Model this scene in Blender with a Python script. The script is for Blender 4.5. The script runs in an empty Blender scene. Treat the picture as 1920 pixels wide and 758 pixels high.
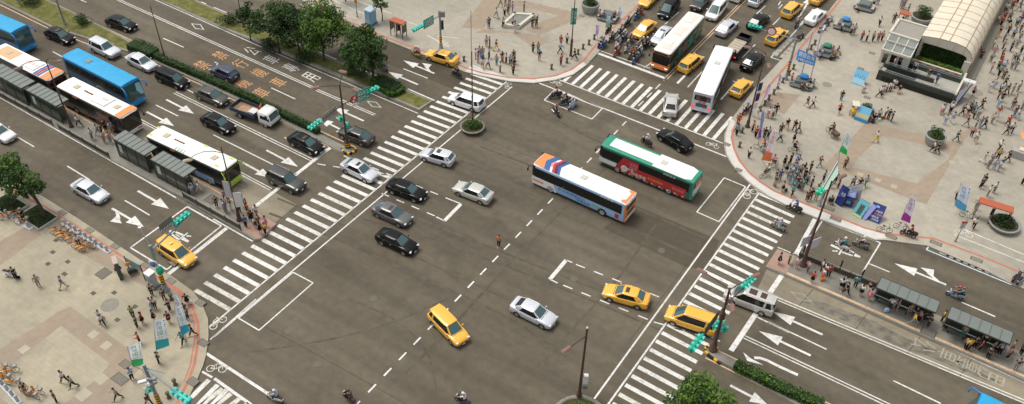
import bpy, bmesh, math, random
from mathutils import Vector, Matrix
from math import sin, cos, pi, radians as R
random.seed(7)
S = bpy.context.scene
# ---------------- camera, sky, sun, exposure ----------------
H = 65.0; F = 1661.53; PITCH = R(42.098); ROLL = R(1.6774); CX, CY = 960., 379.
fw = Vector((0, cos(PITCH), -sin(PITCH))); r0 = Vector((1, 0, 0)); u0 = r0.cross(fw)
rt = r0 * cos(ROLL) + u0 * sin(ROLL); up = -r0 * sin(ROLL) + u0 * cos(ROLL)
cam = bpy.data.cameras.new('camera'); cam.sensor_width = 36; cam.lens = F / 1920 * 36; cam.clip_end = 3000; cam.clip_start = .5
co = bpy.data.objects.new('camera', cam); S.collection.objects.link(co)
m3 = Matrix((rt, up, -fw)).transposed(); co.matrix_world = Matrix.Translation((0, 0, H)) @ m3.to_4x4()
S.camera = co
SUN_EL, SUN_AZ = 67, 152      # elevation; compass-like direction the light comes FROM, measured from +x counter-clockwise
sd = Vector((cos(R(SUN_EL)) * cos(R(SUN_AZ)), cos(R(SUN_EL)) * sin(R(SUN_AZ)), sin(R(SUN_EL))))
w = bpy.data.worlds.new('World'); S.world = w; w.use_nodes = True
nt = w.node_tree; bg = nt.nodes['Background']; sky = nt.nodes.new('ShaderNodeTexSky'); sky.sky_type = 'NISHITA'; sky.sun_disc = False
sky.sun_elevation = R(SUN_EL); sky.sun_rotation = R(90 - SUN_AZ); sky.air_density = 1.3; sky.dust_density = 4
hs = nt.nodes.new('ShaderNodeHueSaturation'); hs.inputs['Saturation'].default_value = .22
nt.links.new(sky.outputs[0], hs.inputs['Color']); nt.links.new(hs.outputs[0], bg.inputs[0]); bg.inputs[1].default_value = .15
sl = bpy.data.lights.new('sun', 'SUN'); sl.energy = 1.6; sl.angle = R(22); sl.color = (1, .93, .82)
so = bpy.data.objects.new('sun', sl); S.collection.objects.link(so); so.rotation_euler = sd.to_track_quat('Z', 'Y').to_euler()
S.view_settings.view_transform = 'Standard'; S.view_settings.look = 'None'; S.view_settings.gamma = 1; S.view_settings.exposure = .04
# ---------------- helpers ----------------
COL = S.collection
AD = R(-32.5); A = Vector((cos(AD), sin(AD), 0)); B = Vector((-sin(AD), cos(AD), 0))   # the two street directions
def W(x, y, h=0.):
    d = fw + rt * ((x - CX) / F) - up * ((y - CY) / F); t = (H - h) / -d.z
    return Vector((d.x * t, d.y * t, h))
def PX(v):
    q = Vector(v) - Vector((0, 0, H)); z = q.dot(fw); return CX + F * q.dot(rt) / z, CY - F * q.dot(up) / z
MATS = {}
def mat(name, col, rough=.6, metal=0., spec=.5, coat=0., noise=0., nscale=4., emit=None, bump=0., alpha=None):
    if name in MATS: return MATS[name]
    m = bpy.data.materials.new(name); m.use_nodes = True; n = m.node_tree.nodes; l = m.node_tree.links
    p = n['Principled BSDF']; p.inputs['Base Color'].default_value = (*col, 1); p.inputs['Roughness'].default_value = rough
    p.inputs['Metallic'].default_value = metal; p.inputs['Specular IOR Level'].default_value = spec; p.inputs['Coat Weight'].default_value = coat
    p.inputs['Coat Roughness'].default_value = .06
    if alpha is not None: p.inputs['Alpha'].default_value = alpha
    if noise:
        tc = n.new('ShaderNodeTexCoord'); t = n.new('ShaderNodeTexNoise'); t.inputs['Scale'].default_value = nscale; t.inputs['Detail'].default_value = 5
        l.new(tc.outputs['Object'], t.inputs['Vector'])
        r = n.new('ShaderNodeMapRange'); r.inputs[1].default_value = .25; r.inputs[2].default_value = .75; r.inputs[3].default_value = 1 - noise; r.inputs[4].default_value = 1 + noise
        l.new(t.outputs[0], r.inputs[0]); mx = n.new('ShaderNodeVectorMath'); mx.operation = 'SCALE'; mx.inputs[0].default_value = col
        l.new(r.outputs[0], mx.inputs['Scale']); l.new(mx.outputs[0], p.inputs['Base Color'])
        if bump:
            b = n.new('ShaderNodeBump'); b.inputs['Strength'].default_value = bump; l.new(t.outputs[0], b.inputs['Height']); l.new(b.outputs[0], p.inputs['Normal'])
    if emit: p.inputs['Emission Color'].default_value = (*col, 1); p.inputs['Emission Strength'].default_value = emit
    MATS[name] = m; return m
class MB:
    def __init__(s): s.v = []; s.f = []; s.m = []; s.mats = []; s.sm = []
    def mi(s, m):
        if m not in s.mats: s.mats.append(m)
        return s.mats.index(m)
    def face(s, pts, m, smooth=False):
        k = len(s.v); s.v += [tuple(p) for p in pts]; s.f.append(tuple(range(k, k + len(pts)))); s.m.append(s.mi(m)); s.sm.append(smooth)
    def grid(s, rows, m, closed=False, smooth=True, mf=None):
        k = len(s.v); n = len(rows[0]); s.v += [tuple(p) for r in rows for p in r]
        for i in range(len(rows) - 1):
            for j in range(n if closed else n - 1):
                a = k + i * n + j; b = k + i * n + (j + 1) % n; mm = m
                if mf: mm = mf((Vector(s.v[a]) + Vector(s.v[b + n])) / 2) or m
                s.f.append((a, b, b + n, a + n)); s.m.append(s.mi(mm)); s.sm.append(smooth)
    def cap(s, pts, m): s.face(pts, m)
    def box(s, c, d, m, rz=0., rx=0., bev=0.):
        c = Vector(c); Rm = Matrix.Rotation(rz, 3, 'Z') @ Matrix.Rotation(rx, 3, 'Y'); x, y, z = d[0] / 2, d[1] / 2, d[2] / 2
        if bev:
            e = bev; lo = [(x - e, y), (x, y - e), (x, -y + e), (x - e, -y), (-x + e, -y), (-x, -y + e), (-x, y - e), (-x + e, y)]
            rows = []
            for zz, sc in ((-z, e), (-z + e, 0), (z - e, 0), (z, e)):
                rows.append([c + Rm @ Vector((px * (1 - sc / x), py * (1 - sc / y), zz)) for px, py in lo])
            s.grid(rows, m, True, False); s.face(rows[0], m); s.face(rows[-1][::-1], m); return
        P = [c + Rm @ Vector((a * x, b * y, g * z)) for a in (-1, 1) for b in (-1, 1) for g in (-1, 1)]
        for q in ((0, 1, 3, 2), (4, 6, 7, 5), (0, 4, 5, 1), (2, 3, 7, 6), (0, 2, 6, 4), (1, 5, 7, 3)): s.face([P[i] for i in q], m)
    def prism(s, pts, z0, z1, m, ms=None):
        pts = [Vector((p[0], p[1], 0)) for p in pts]
        ar = sum(pts[i].x * pts[(i + 1) % len(pts)].y - pts[(i + 1) % len(pts)].x * pts[i].y for i in range(len(pts)))
        if ar < 0: pts = pts[::-1]
        t = [Vector((p.x, p.y, z1)) for p in pts]; b = [Vector((p.x, p.y, z0)) for p in pts]
        s.face(t, m)
        for i in range(len(pts)): j = (i + 1) % len(pts); s.face([b[i], b[j], t[j], t[i]], ms or m)
    def tube(s, pts, r, m, n=8, r2=None, caps=True, smooth=True):
        pts = [Vector(p) for p in pts]; rows = []; r2 = r if r2 is None else r2
        for i, p in enumerate(pts):
            d = (pts[min(i + 1, len(pts) - 1)] - pts[max(i - 1, 0)]).normalized()
            a = d.cross(Vector((0, 0, 1)) if abs(d.z) < .9 else Vector((1, 0, 0))).normalized(); b = d.cross(a)
            rr = r + (r2 - r) * i / (len(pts) - 1)
            rows.append([p + (a * cos(t) + b * sin(t)) * rr for t in [2 * pi * k / n for k in range(n)]])
        s.grid(rows, m, True, smooth)
        if caps: s.face(rows[0], m); s.face(rows[-1][::-1], m)
    def lathe(s, prof, c, m, n=16, axis='Z', smooth=True, mf=None):
        c = Vector(c); rows = []
        for r, z in prof:
            row = []
            for k in range(n):
                t = 2 * pi * k / n
                row.append(c + (Vector((r * cos(t), r * sin(t), z)) if axis == 'Z' else Vector((r * cos(t), z, r * sin(t))) if axis == 'Y' else Vector((z, r * cos(t), r * sin(t)))))
            rows.append(row)
        s.grid(rows, m, True, smooth, mf)
        if prof[0][0] > 1e-4: s.face(rows[0][::-1], m)
        if prof[-1][0] > 1e-4: s.face(rows[-1], m)
    def build(s, name, parent=None, sub=0, kind=None, weld=False):
        me = bpy.data.meshes.new(name); me.from_pydata(s.v, [], s.f)
        for m in s.mats: me.materials.append(m)
        me.polygons.foreach_set('material_index', s.m); me.polygons.foreach_set('use_smooth', s.sm)
        if weld or sub:
            bm = bmesh.new(); bm.from_mesh(me); bmesh.ops.remove_doubles(bm, verts=bm.verts, dist=1e-4)
            bmesh.ops.recalc_face_normals(bm, faces=bm.faces); bm.to_mesh(me); bm.free()
        me.update()
        o = bpy.data.objects.new(name, me); COL.objects.link(o)
        if sub:
            md = o.modifiers.new('s', 'SUBSURF'); md.levels = md.render_levels = sub
            bake(o)
        if parent: o.parent = parent
        if kind: o['kind'] = kind
        return o
TMP = bpy.data.scenes.new('tmp')
def tdg():
    TMP.view_layers[0].update(); return TMP.view_layers[0].depsgraph
def bake(o):
    TMP.collection.objects.link(o); dg = tdg(); me = bpy.data.meshes.new_from_object(o.evaluated_get(dg)); me.name = o.name
    TMP.collection.objects.unlink(o); o.modifiers.clear(); old = o.data; o.data = me; bpy.data.meshes.remove(old)
def tag(o, label=None, cat=None, group=None, kind=None):
    if label: o['label'] = label
    if cat: o['category'] = cat
    if group: o['group'] = group
    if kind: o['kind'] = kind
    return o
def empty(name, loc=(0, 0, 0), rz=0., label=None, cat=None, group=None):
    o = bpy.data.objects.new(name, None); COL.objects.link(o); o.location = loc; o.rotation_euler = (0, 0, rz); o.empty_display_size = .3
    return tag(o, label, cat, group)
KIDS = {}
def copy_tree(o, loc, rz, label=None, group=None, parent=None):
    c = o.copy(); COL.objects.link(c); c.parent = parent
    if parent is None:
        c.location = loc; c.rotation_euler = (0, 0, rz)
        if label: c['label'] = label
        if group: c['group'] = group
    if o.name not in KIDS: KIDS[o.name] = list(o.children)
    for ch in KIDS[o.name]: copy_tree(ch, None, None, parent=c)
    return c
TXC = {}
def textmesh(body, size=1.):
    if body in TXC: return [v.copy() for v in TXC[body][0]], TXC[body][1]
    cu = bpy.data.curves.new('t', 'FONT'); cu.body = body; cu.size = size; cu.align_x = 'CENTER'; cu.align_y = 'CENTER'
    cu.resolution_u = 2
    o = bpy.data.objects.new('t', cu); TMP.collection.objects.link(o); dg = tdg()
    me = bpy.data.meshes.new_from_object(o.evaluated_get(dg)); V = [v.co.copy() for v in me.vertices]; P = [tuple(p.vertices) for p in me.polygons]
    bpy.data.objects.remove(o); bpy.data.curves.remove(cu); bpy.data.meshes.remove(me)
    if V:
        cx = (min(v.x for v in V) + max(v.x for v in V)) / 2; cy = (min(v.y for v in V) + max(v.y for v in V)) / 2
        for v in V: v.x -= cx; v.y -= cy
    TXC[body] = ([v.copy() for v in V], P)
    return V, P
def put_text(mb, body, m, fn, size=1., unit=True):
    """write text through fn(u,v)->point; unit: text scaled to fill u,v in [-.5,.5]"""
    V, P = textmesh(body, size)
    if not V: return
    if unit:
        w_ = max(v.x for v in V) * 2 or 1; h_ = max(v.y for v in V) * 2 or 1
    else: w_ = h_ = 1
    Q = [Vector(fn(v.x / w_, v.y / h_)) for v in V]
    for p in P: mb.face([Q[i] for i in p], m)
# ---------------- ground materials ----------------
def ground_mat(name, c1, c2, scale=.05, fine=.08, rough=.85, tile=None, tcol=None, streak=0., stain=None, stainc=.6, bump=.05):
    m = bpy.data.materials.new(name); m.use_nodes = True; n = m.node_tree.nodes; l = m.node_tree.links; p = n['Principled BSDF']
    p.inputs['Roughness'].default_value = rough; p.inputs['Specular IOR Level'].default_value = .3
    tc = n.new('ShaderNodeTexCoord'); mp = n.new('ShaderNodeMapping'); mp.inputs['Rotation'].default_value = (0, 0, -AD); l.new(tc.outputs['Object'], mp.inputs[0])
    def noise(sc, det=4, vec=None, dist=0.):
        t = n.new('ShaderNodeTexNoise'); t.inputs['Scale'].default_value = sc; t.inputs['Detail'].default_value = det; t.inputs['Distortion'].default_value = dist
        l.new(vec or mp.outputs[0], t.inputs['Vector']); return t.outputs[0]
    def mr(x, a, b, c, d):
        q = n.new('ShaderNodeMapRange'); [q.inputs[i].__setattr__('default_value', v) for i, v in zip((1, 2, 3, 4), (a, b, c, d))]; l.new(x, q.inputs[0]); return q.outputs[0]
    def mix(f, a, b, mode='MIX'):
        q = n.new('ShaderNodeMix'); q.data_type = 'RGBA'; q.blend_type = mode
        if isinstance(f, float): q.inputs[0].default_value = f
        else: l.new(f, q.inputs[0])
        for v, i in ((a, 6), (b, 7)):
            if isinstance(v, tuple): q.inputs[i].default_value = (*v, 1)
            else: l.new(v, q.inputs[i])
        return q.outputs[2]
    col = mix(mr(noise(scale, 6, dist=.6), .35, .65, 0, 1), c1, c2)
    if tile:
        br = n.new('ShaderNodeTexBrick'); l.new(mp.outputs[0], br.inputs['Vector']); br.inputs['Scale'].default_value = 1.; br.inputs['Brick Width'].default_value = tile[0]; br.inputs['Row Height'].default_value = tile[1]
        br.inputs['Mortar Size'].default_value = .012; br.offset = tile[2]; br.inputs['Color1'].default_value = (1, 1, 1, 1); br.inputs['Color2'].default_value = (.94, .94, .94, 1); br.inputs['Mortar'].default_value = (.82, .81, .79, 1)
        col = mix(1., col, br.outputs[0], 'MULTIPLY')
    if streak:
        mp2 = n.new('ShaderNodeMapping'); mp2.inputs['Scale'].default_value = (.035, .55, 1); l.new(mp.outputs[0], mp2.inputs[0])
        s = mr(noise(1., 4, mp2.outputs[0]), .3, .7, 1 - streak, 1 + streak); q = n.new('ShaderNodeVectorMath'); q.operation = 'SCALE'; l.new(col, q.inputs[0]); l.new(s, q.inputs['Scale']); col = q.outputs[0]
    if stain: col = mix(mr(noise(stain, 7, dist=1.), .56, .68, 0, stainc), col, tuple(x * .55 for x in c1))
    s = mr(noise(14., 6), .3, .7, 1 - fine, 1 + fine); q = n.new('ShaderNodeVectorMath'); q.operation = 'SCALE'; l.new(col, q.inputs[0]); l.new(s, q.inputs['Scale'])
    s = mr(noise(1.3, 6), .3, .7, 1 - fine * .8, 1 + fine * .8); q2 = n.new('ShaderNodeVectorMath'); q2.operation = 'SCALE'; l.new(q.outputs[0], q2.inputs[0]); l.new(s, q2.inputs['Scale'])
    l.new(q2.outputs[0], p.inputs['Base Color'])
    b = n.new('ShaderNodeBump'); b.inputs['Strength'].default_value = bump; l.new(noise(40., 3), b.inputs['Height']); l.new(b.outputs[0], p.inputs['Normal'])
    MATS[name] = m; return m
def paint_mat(name, c, wear=.5, under=(.11, .092, .062)):
    m = bpy.data.materials.new(name); m.use_nodes = True; n = m.node_tree.nodes; l = m.node_tree.links; p = n['Principled BSDF']; p.inputs['Roughness'].default_value = .7
    tc = n.new('ShaderNodeTexCoord'); mx = n.new('ShaderNodeMix'); mx.data_type = 'RGBA'; mx.inputs[6].default_value = (*c, 1); mx.inputs[7].default_value = (*under, 1)
    t = n.new('ShaderNodeTexNoise'); t.inputs['Scale'].default_value = 2.2; t.inputs['Detail'].default_value = 9; t.inputs['Roughness'].default_value = .75; l.new(tc.outputs['Object'], t.inputs['Vector'])
    q = n.new('ShaderNodeMapRange'); q.inputs[1].default_value = .49; q.inputs[2].default_value = .68; q.inputs[4].default_value = wear; l.new(t.outputs[0], q.inputs[0]); l.new(q.outputs[0], mx.inputs[0])
    t2 = n.new('ShaderNodeTexNoise'); t2.inputs['Scale'].default_value = .12; t2.inputs['Detail'].default_value = 3; l.new(tc.outputs['Object'], t2.inputs['Vector'])
    q2 = n.new('ShaderNodeMapRange'); q2.inputs[1].default_value = .3; q2.inputs[2].default_value = .7; q2.inputs[3].default_value = .82; q2.inputs[4].default_value = 1.05; l.new(t2.outputs[0], q2.inputs[0])
    sc = n.new('ShaderNodeVectorMath'); sc.operation = 'SCALE'; l.new(mx.outputs[2], sc.inputs[0]); l.new(q2.outputs[0], sc.inputs['Scale']); l.new(sc.outputs[0], p.inputs['Base Color'])
    MATS[name] = m; return m
ASPH = ground_mat('asphalt', (.099, .083, .058), (.132, .113, .082), .045, .14, .82, streak=.2, stain=.16, stainc=.35)
ASPH2 = ground_mat('asphalt_dark', (.076, .064, .043), (.090, .077, .053), .12, .12, .8, streak=.06)
CONC = ground_mat('concrete_slab', (.29, .25, .18), (.235, .205, .15), .15, .1, .85, streak=.16, stain=.3, stainc=.4)
PLAZA = ground_mat('plaza_stone', (.43, .382, .278), (.335, .30, .222), .07, .09, .75, tile=(.9, .45, .5), stain=.25, stainc=.38)
PLAZA2 = ground_mat('plaza_stone_grey', (.425, .388, .315), (.335, .308, .25), .07, .09, .75, tile=(.9, .45, .5), stain=.25, stainc=.38)
KERBM = ground_mat('kerb_concrete', (.42, .40, .36), (.36, .345, .31), .3, .08, .8, tile=(1.2, 1.2, 0.))
RAMP = ground_mat('pale_ramp', (.62, .60, .56), (.55, .53, .49), .4, .07, .8)
BRICK = ground_mat('brick_paving', (.355, .28, .205), (.32, .26, .195), .2, .09, .8, tile=(.45, .22, .5), stain=.3, stainc=.2)
REDP = ground_mat('red_kerb_paint', (.47, .17, .11), (.42, .2, .14), 1.5, .12, .8)
ISLE = ground_mat('island_concrete', (.27, .255, .215), (.20, .19, .165), .3, .1, .8, tile=(.6, .6, 0.), stain=.4, stainc=.5)
PINK = ground_mat('pink_paving', (.42, .27, .215), (.37, .24, .19), .5, .08, .8, tile=(.4, .4, 0.))
GRASS = ground_mat('grass', (.115, .125, .03), (.16, .145, .05), .8, .35, .95, stain=1.2, stainc=.4, bump=.3)
SOIL = ground_mat('soil', (.05, .045, .025), (.08, .07, .035), .8, .3, .95)
WHITE = paint_mat('white_road_paint', (.74, .73, .69), .62)
WWORN = paint_mat('worn_white_road_paint', (.66, .64, .56), .95)
GHOST = paint_mat('faded_grey_paint', (.40, .38, .32), .9)
ORANGEP = paint_mat('orange_road_paint', (.62, .33, .15), .7)
YLINE = paint_mat('yellow_line_paint', (.66, .46, .28), .6)
GHOST2 = paint_mat('almost_gone_paint', (.40, .37, .29), 1., (.24, .205, .15))
BLUEP = paint_mat('pale_blue_road_paint', (.55, .68, .75), .5)
# ---------------- surfaces ----------------
def sheet(name, pts, z, m, label=None, h=None):
    mb = MB(); P = [W(x, y, z if h is None else h) for x, y in pts]
    ar = sum(P[i].x * P[(i + 1) % len(P)].y - P[(i + 1) % len(P)].x * P[i].y for i in range(len(P)))
    if ar < 0: P = P[::-1]
    mb.face([(p.x, p.y, z) for p in P], m); o = mb.build(name, kind='structure')
    return tag(o, label)
def slab(name, pts, z1, m, ms=None, label=None):
    mb = MB(); mb.prism([W(x, y, z1) for x, y in pts], -.02, z1, m, ms); o = mb.build(name, kind='structure'); return tag(o, label)
mb = MB(); mb.face([(-900, -300, 0), (900, -300, 0), (900, 1500, 0), (-900, 1500, 0)], ASPH); tag(mb.build('road', kind='structure'), 'grey brown asphalt roadway of the wide junction')
sheet('asphalt_patch', [(1130, 428), (1195, 387), (1350, 452), (1322, 507), (1284, 500)], .003, ASPH2, 'darker rectangular asphalt patch behind the orange and white bus')
sheet('asphalt_patch', [(700, 50), (770, 85), (905, 135), (870, 175), (700, 110), (640, 60)], .003, ASPH2, 'darker resurfaced kerbside lane beside the slip road trees')
sheet('bus_bay', [(-60, 65), (267, 229), (480, 341), (556, 384), (516, 417), (365, 336), (121, 200), (-60, 105)], .004, CONC, 'pale concrete bus bay beside the left boarding island')
sheet('bus_bay', [(1441, 498), (1557, 556), (1700, 620), (1846, 684), (1990, 748), (1960, 772), (1870, 735), (1700, 664), (1560, 603), (1419, 545)], .004, CONC, 'pale concrete bus bay below the right boarding island')
mb = MB()
for a, b in (((1601, 622), (1626, 588)), ((1700, 664), (1725, 632)), ((1799, 707), (1822, 674)), ((1495, 577), (1524, 543))):
    a, b = W(*a), W(*b); d = (b - a).normalized() * .03; d = Vector((-d.y, d.x, 0)); mb.face([v + Vector((0, 0, .009)) for v in (a - d, b - d, b + d, a + d)], SOIL)
mb.build('slab_joints', kind='structure')
# dark bus oil stain as worn ground along the bay
sheet('oil_stain', [(1495, 560), (1540, 566), (1640, 603), (1700, 635), (1760, 655), (1850, 700), (1880, 722), (1850, 714), (1740, 668), (1690, 652), (1610, 614), (1540, 583)], .008, ground_mat('oily_concrete', (.13, .12, .095), (.22, .2, .16), 1.2, .2, .6, stain=.8, stainc=.5), 'dark oily streak along the right bus bay')
NW = [(500, -60), (548, -10), (600, 20), (674, 52), (729, 77), (797, 104), (854, 127), (872, 135), (905, 143), (957, 153), (1000, 156), (1042, 150), (1075, 140), (1100, 122), (1122, 98), (1159, 56), (1206, 9), (1290, -70)]
slab('plaza', NW, .14, PLAZA2, KERBM, 'pale stone plaza at the far corner of the junction')
NE = [(1610, -50), (1568, 2), (1546, 30), (1501, 78), (1459, 118), (1420, 160), (1380, 212), (1366, 230), (1358, 252), (1357, 270), (1361, 290), (1372, 308), (1385, 325), (1405, 343), (1422, 358), (1440, 368), (1474, 385), (1535, 411), (1600, 434), (1640, 450), (1661, 450), (1740, 461), (1846, 506), (1889, 528), (1990, 572), (2200, 500), (2100, -120)]
slab('plaza', NE, .14, PLAZA2, KERBM, 'wide pale stone plaza in front of the station entrance')
SW = [(-60, 290), (0, 322), (78, 367), (145, 409), (264, 488), (321, 517), (363, 547), (379, 570), (390, 598), (391, 630), (386, 666), (381, 684), (368, 715), (356, 740), (340, 800), (-150, 850)]
slab('plaza', SW, .14, PLAZA, KERBM, 'pale stone corner pavement with brick bands at lower left')
BZ = [0]
def band(pts, m, name='paving_band', z=.142, label=None):
    BZ[0] += 1
    return sheet(name, pts, z + (BZ[0] % 14) * .0004 if z < .2 else z, m, label)
def ribbon(name, pts, w_, z, m, label=None, side=0.):
    """a painted line of real width along pixel points"""
    P = [W(x, y, z) for x, y in pts]; L, Rr = [], []
    for i, p in enumerate(P):
        d = (P[min(i + 1, len(P) - 1)] - P[max(i - 1, 0)]).normalized(); n = Vector((-d.y, d.x, 0)); L.append(p + n * (w_ / 2 + side)); Rr.append(p - n * (w_ / 2 - side))
    mb = MB(); mb.grid([L, Rr], m, smooth=False); return tag(mb.build(name, kind='structure'), label)
# pale ramps and red kerb lines
band([(884, 121), (957, 146), (1000, 148), (1042, 143), (1072, 132), (1094, 116), (1099, 121), (1075, 139), (1042, 149), (1000, 155), (957, 152), (905, 142), (872, 134)], RAMP, 'kerb_ramp', .146, 'pale dropped kerb ramp round the far plaza corner')
band([(1371, 222), (1361, 250), (1360, 270), (1363, 288), (1372, 306), (1386, 323), (1405, 341), (1440, 366), (1474, 383), (1535, 409), (1600, 432), (1640, 448), (1661, 447), (1663, 439), (1632, 432), (1620, 428), (1509.7, 384), (1451.4, 360), (1425, 343), (1405, 327), (1387, 302), (1377, 279), (1371, 262), (1371, 245), (1380, 230)], RAMP, 'kerb_ramp', .146, 'pale dropped kerb ramp round the near corner of station plaza')
for pts, lb in (([(560, -20), (640, 35), (674, 48), (729, 72), (797, 97), (854, 120), (884, 131), (905, 137), (957, 146), (1000, 148), (1042, 142), (1072, 130), (1095, 113), (1117, 85), (1159, 44), (1206, 2), (1250, -40)], 'red kerb line round the far plaza'),
                ([(1600, -30), (1568, 10), (1501, 90), (1475, 123), (1419, 188), (1390, 223), (1377, 240), (1372, 258), (1376.6, 279), (1387, 302), (1405, 324), (1425, 340), (1451, 358), (1510, 382), (1620, 427), (1664, 439), (1750, 447), (1846, 483), (1960, 530)], 'red kerb line round the station plaza'),
                ([(-20, 335), (85, 389), (178, 447), (256, 499), (306, 526), (338, 546), (359, 570), (371, 605), (372, 637), (364, 684), (352, 716), (332, 757)], 'red kerb line round lower left corner')):
    ribbon('kerb_line', pts, .28, .15, REDP, lb)
ribbon('kerb_line', [(306, 531), (334, 549), (353, 572), (364, 606), (365, 637), (357, 684), (345, 716)], .14, .151, REDP, 'second thinner red kerb line at lower left corner')
# brick bands of the plazas
BK = [('NE', [(1540, 318), (1552, 304), (1600, 314), (1718, 344), (1702, 371), (1600, 330)]), ('NE', [(1718, 344), (1777, 300), (1800, 248), (1838, 238), (1808, 262), (1737, 383), (1702, 371)]),
      ('NE', [(1622, 232), (1672, 236), (1606, 300), (1598, 313), (1552, 304)]), ('NE', [(1655, 236), (1745, 256), (1790, 268), (1780, 290), (1735, 272), (1640, 252)]),
      ('NE', [(1435, 195), (1450, 172), (1500, 178), (1470, 215)]),
      ('SW', [(0, 700), (0, 655), (113, 583), (132, 575), (145, 586), (118, 608)]), ('SW', [(132, 575), (238, 652), (206, 683), (112, 608)]), ('SW', [(238, 652), (206, 683), (180, 712), (105, 770), (200, 770), (262, 690), (265, 672)]),
      ('SW', [(86, 394), (178, 453), (256, 506), (300, 530), (318, 543), (270, 535), (214, 511), (142, 468), (80, 420)]), ('SW', [(-30, 470), (60, 418), (78, 440), (-30, 520)]), ('SW', [(0, 745), (60, 790), (-40, 790), (-60, 700)]),
      ('NW', [(905, 55), (1010, 66), (1030, 78), (1060, 70), (1000, 90), (960, 62), (890, 62)]), ('NW', [(1010, 66), (1050, 50), (1090, 34), (1072, 22), (1000, 46), (985, 56)]), ('NW', [(940, 0), (985, 2), (1072, 22), (1058, 32), (985, 14), (930, 8)]), ('NW', [(905, 0), (945, 0), (905, 55), (865, 52)])]
for k, p in BK: band(p, BRICK, label={'NE': 'reddish brick band crossing the station plaza', 'SW': 'reddish brick band crossing the lower left pavement', 'NW': 'reddish brick band crossing the far plaza'}[k])
LT = ground_mat('pale_stone', (.43, .39, .30), (.38, .345, .265), .5, .07, .75)
for (x, y, s, k) in ((175, 627, 1.1, 0), (199, 648, 1.1, 0), (1613, 327, .9, 0), (1646, 338, .9, 0), (1676, 350, .9, 0), (1785, 305, .9, 0), (1040, 60, 1.2, 0), (190, 711, 1.3, 0), (45, 655, 1.1, 0), (156, 740, 1.5, 0)):
    c = W(x, y, .14); s *= .62; q = [c + A * s * a + B * s * b for a, b in ((-.6, -.6), (.6, -.6), (.6, .6), (-.6, .6))]; mb = MB(); mb.face([(v.x, v.y, .149) for v in q], LT); tag(mb.build('paving_inset', kind='structure'), 'pale square stone set into a brick band')
# manholes and gratings
IRON = mat('cast_iron', (.10, .09, .07), .7, .3, noise=.25, nscale=9)
IRON2 = mat('stone_cover', (.24, .225, .185), .8, noise=.15, nscale=5)
def cover(x, y, a, b, m, round_=False, ang=0, z=.14, lb=''):
    c = W(x, y, z); mb = MB()
    if round_: mb.prism([c + Vector((cos(t) * a, sin(t) * a, 0)) for t in [2 * pi * k / 28 for k in range(28)]], z - .02, z + .012, m)
    else:
        X = A * cos(ang) + B * sin(ang); Y = B * cos(ang) - A * sin(ang); mb.prism([c + X * a * i + Y * b * j for i, j in ((-1, -1), (1, -1), (1, 1), (-1, 1))], z - .02, z + .012, m)
        if a > .3:
            for k in range(-3, 4): mb.prism([c + X * (a * .86) * i + Y * (b * .25 * k + j * .03) for i, j in ((-1, -1), (1, -1), (1, 1), (-1, 1))], z, z + .02, IRON2)
    tag(mb.build('manhole_cover' if round_ else 'drain_grate', kind='structure'), lb)
cover(206, 572, .85, .85, IRON2, True, lb='large round manhole cover on lower left pavement')
for x, y, a, b in ((194, 513, .62, .62), (225, 711, .75, .45), (325, 493, .5, .3), (273, 498, .5, .3), (216, 462, .5, .3), (168, 432, .5, .3), (117, 399, .5, .3), (321, 527, .5, .3), (376, 568, .5, .35), (381, 643, .5, .35), (362, 716, .5, .4), (90, 495, .25, .2), (127, 491, .25, .2), (99, 473, .25, .2), (105, 451, .25, .2), (121, 514, .3, .2), (175, 550, .25, .2), (214, 549, .25, .2), (253, 575, .25, .2), (220, 600, .25, .2), (235, 683, .5, .4)):
    cover(x, y, a, b, IRON, lb='dark rectangular drain grate in lower left pavement')
for x, y, r in ((1551, 159, .62), (1833, 174, .7), (1822, 195, .7), (640, 25, .8), (1620, 378, .12)): cover(x, y, r, r, IRON2, True, lb='round manhole cover set in plaza paving')
mb = MB(); c = W(1551, 159, .14); mb.grid([[(c.x + q * cos(t), c.y + q * sin(t), .1535) for t in [2 * pi * k / 28 for k in range(28)]] for q in (.9, .63)], LT, True); mb.build('manhole_ring', kind='structure')
for x, y, a in ((1614, 129, .4), (1626, 183, .4), (1635, 100, .4), (1554, 391, .6), (1567, 411, .6), (1671, 444, .6), (1755, 456, .6), (1831, 487, .6), (1363, 271, .4), (1385, 319, .4), (1886, 202, .5), (1876, 229, .5), (1887, 165, .4), (567, 10, .6), (656, 45, .6), (1091, 30, .4), (1694, 18, .5)): cover(x, y, a, .3, IRON, lb='dark rectangular grate in plaza paving')
cover(1554, 531, .8, .75, mat('brown_cover', (.17, .14, .1), .8), lb='large brown access cover on right boarding island')
for x, y in ((541, 621), (595, 683), (1076, 523), (700, 560), (1240, 470), (905, 250)): cover(x, y, .38, .38, mat('road_manhole', (.13, .115, .085), .8, noise=.2, nscale=5), True, z=.003, lb='faint round manhole cover in the junction asphalt')
cover(1741, 623, .7, .5, IRON, lb='dark access cover on right boarding island', z=.3); cover(397, 374, .7, .6, IRON, z=.3, lb='dark access cover on left boarding island')
TYRE = ground_mat('tyre_marks', (.082, .069, .048), (.112, .095, .067), 1.2, .14, .75, stain=.5, stainc=.4); SEAMC = ground_mat('trench_seam', (.065, .055, .04), (.09, .078, .055), 2., .15, .8)
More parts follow.
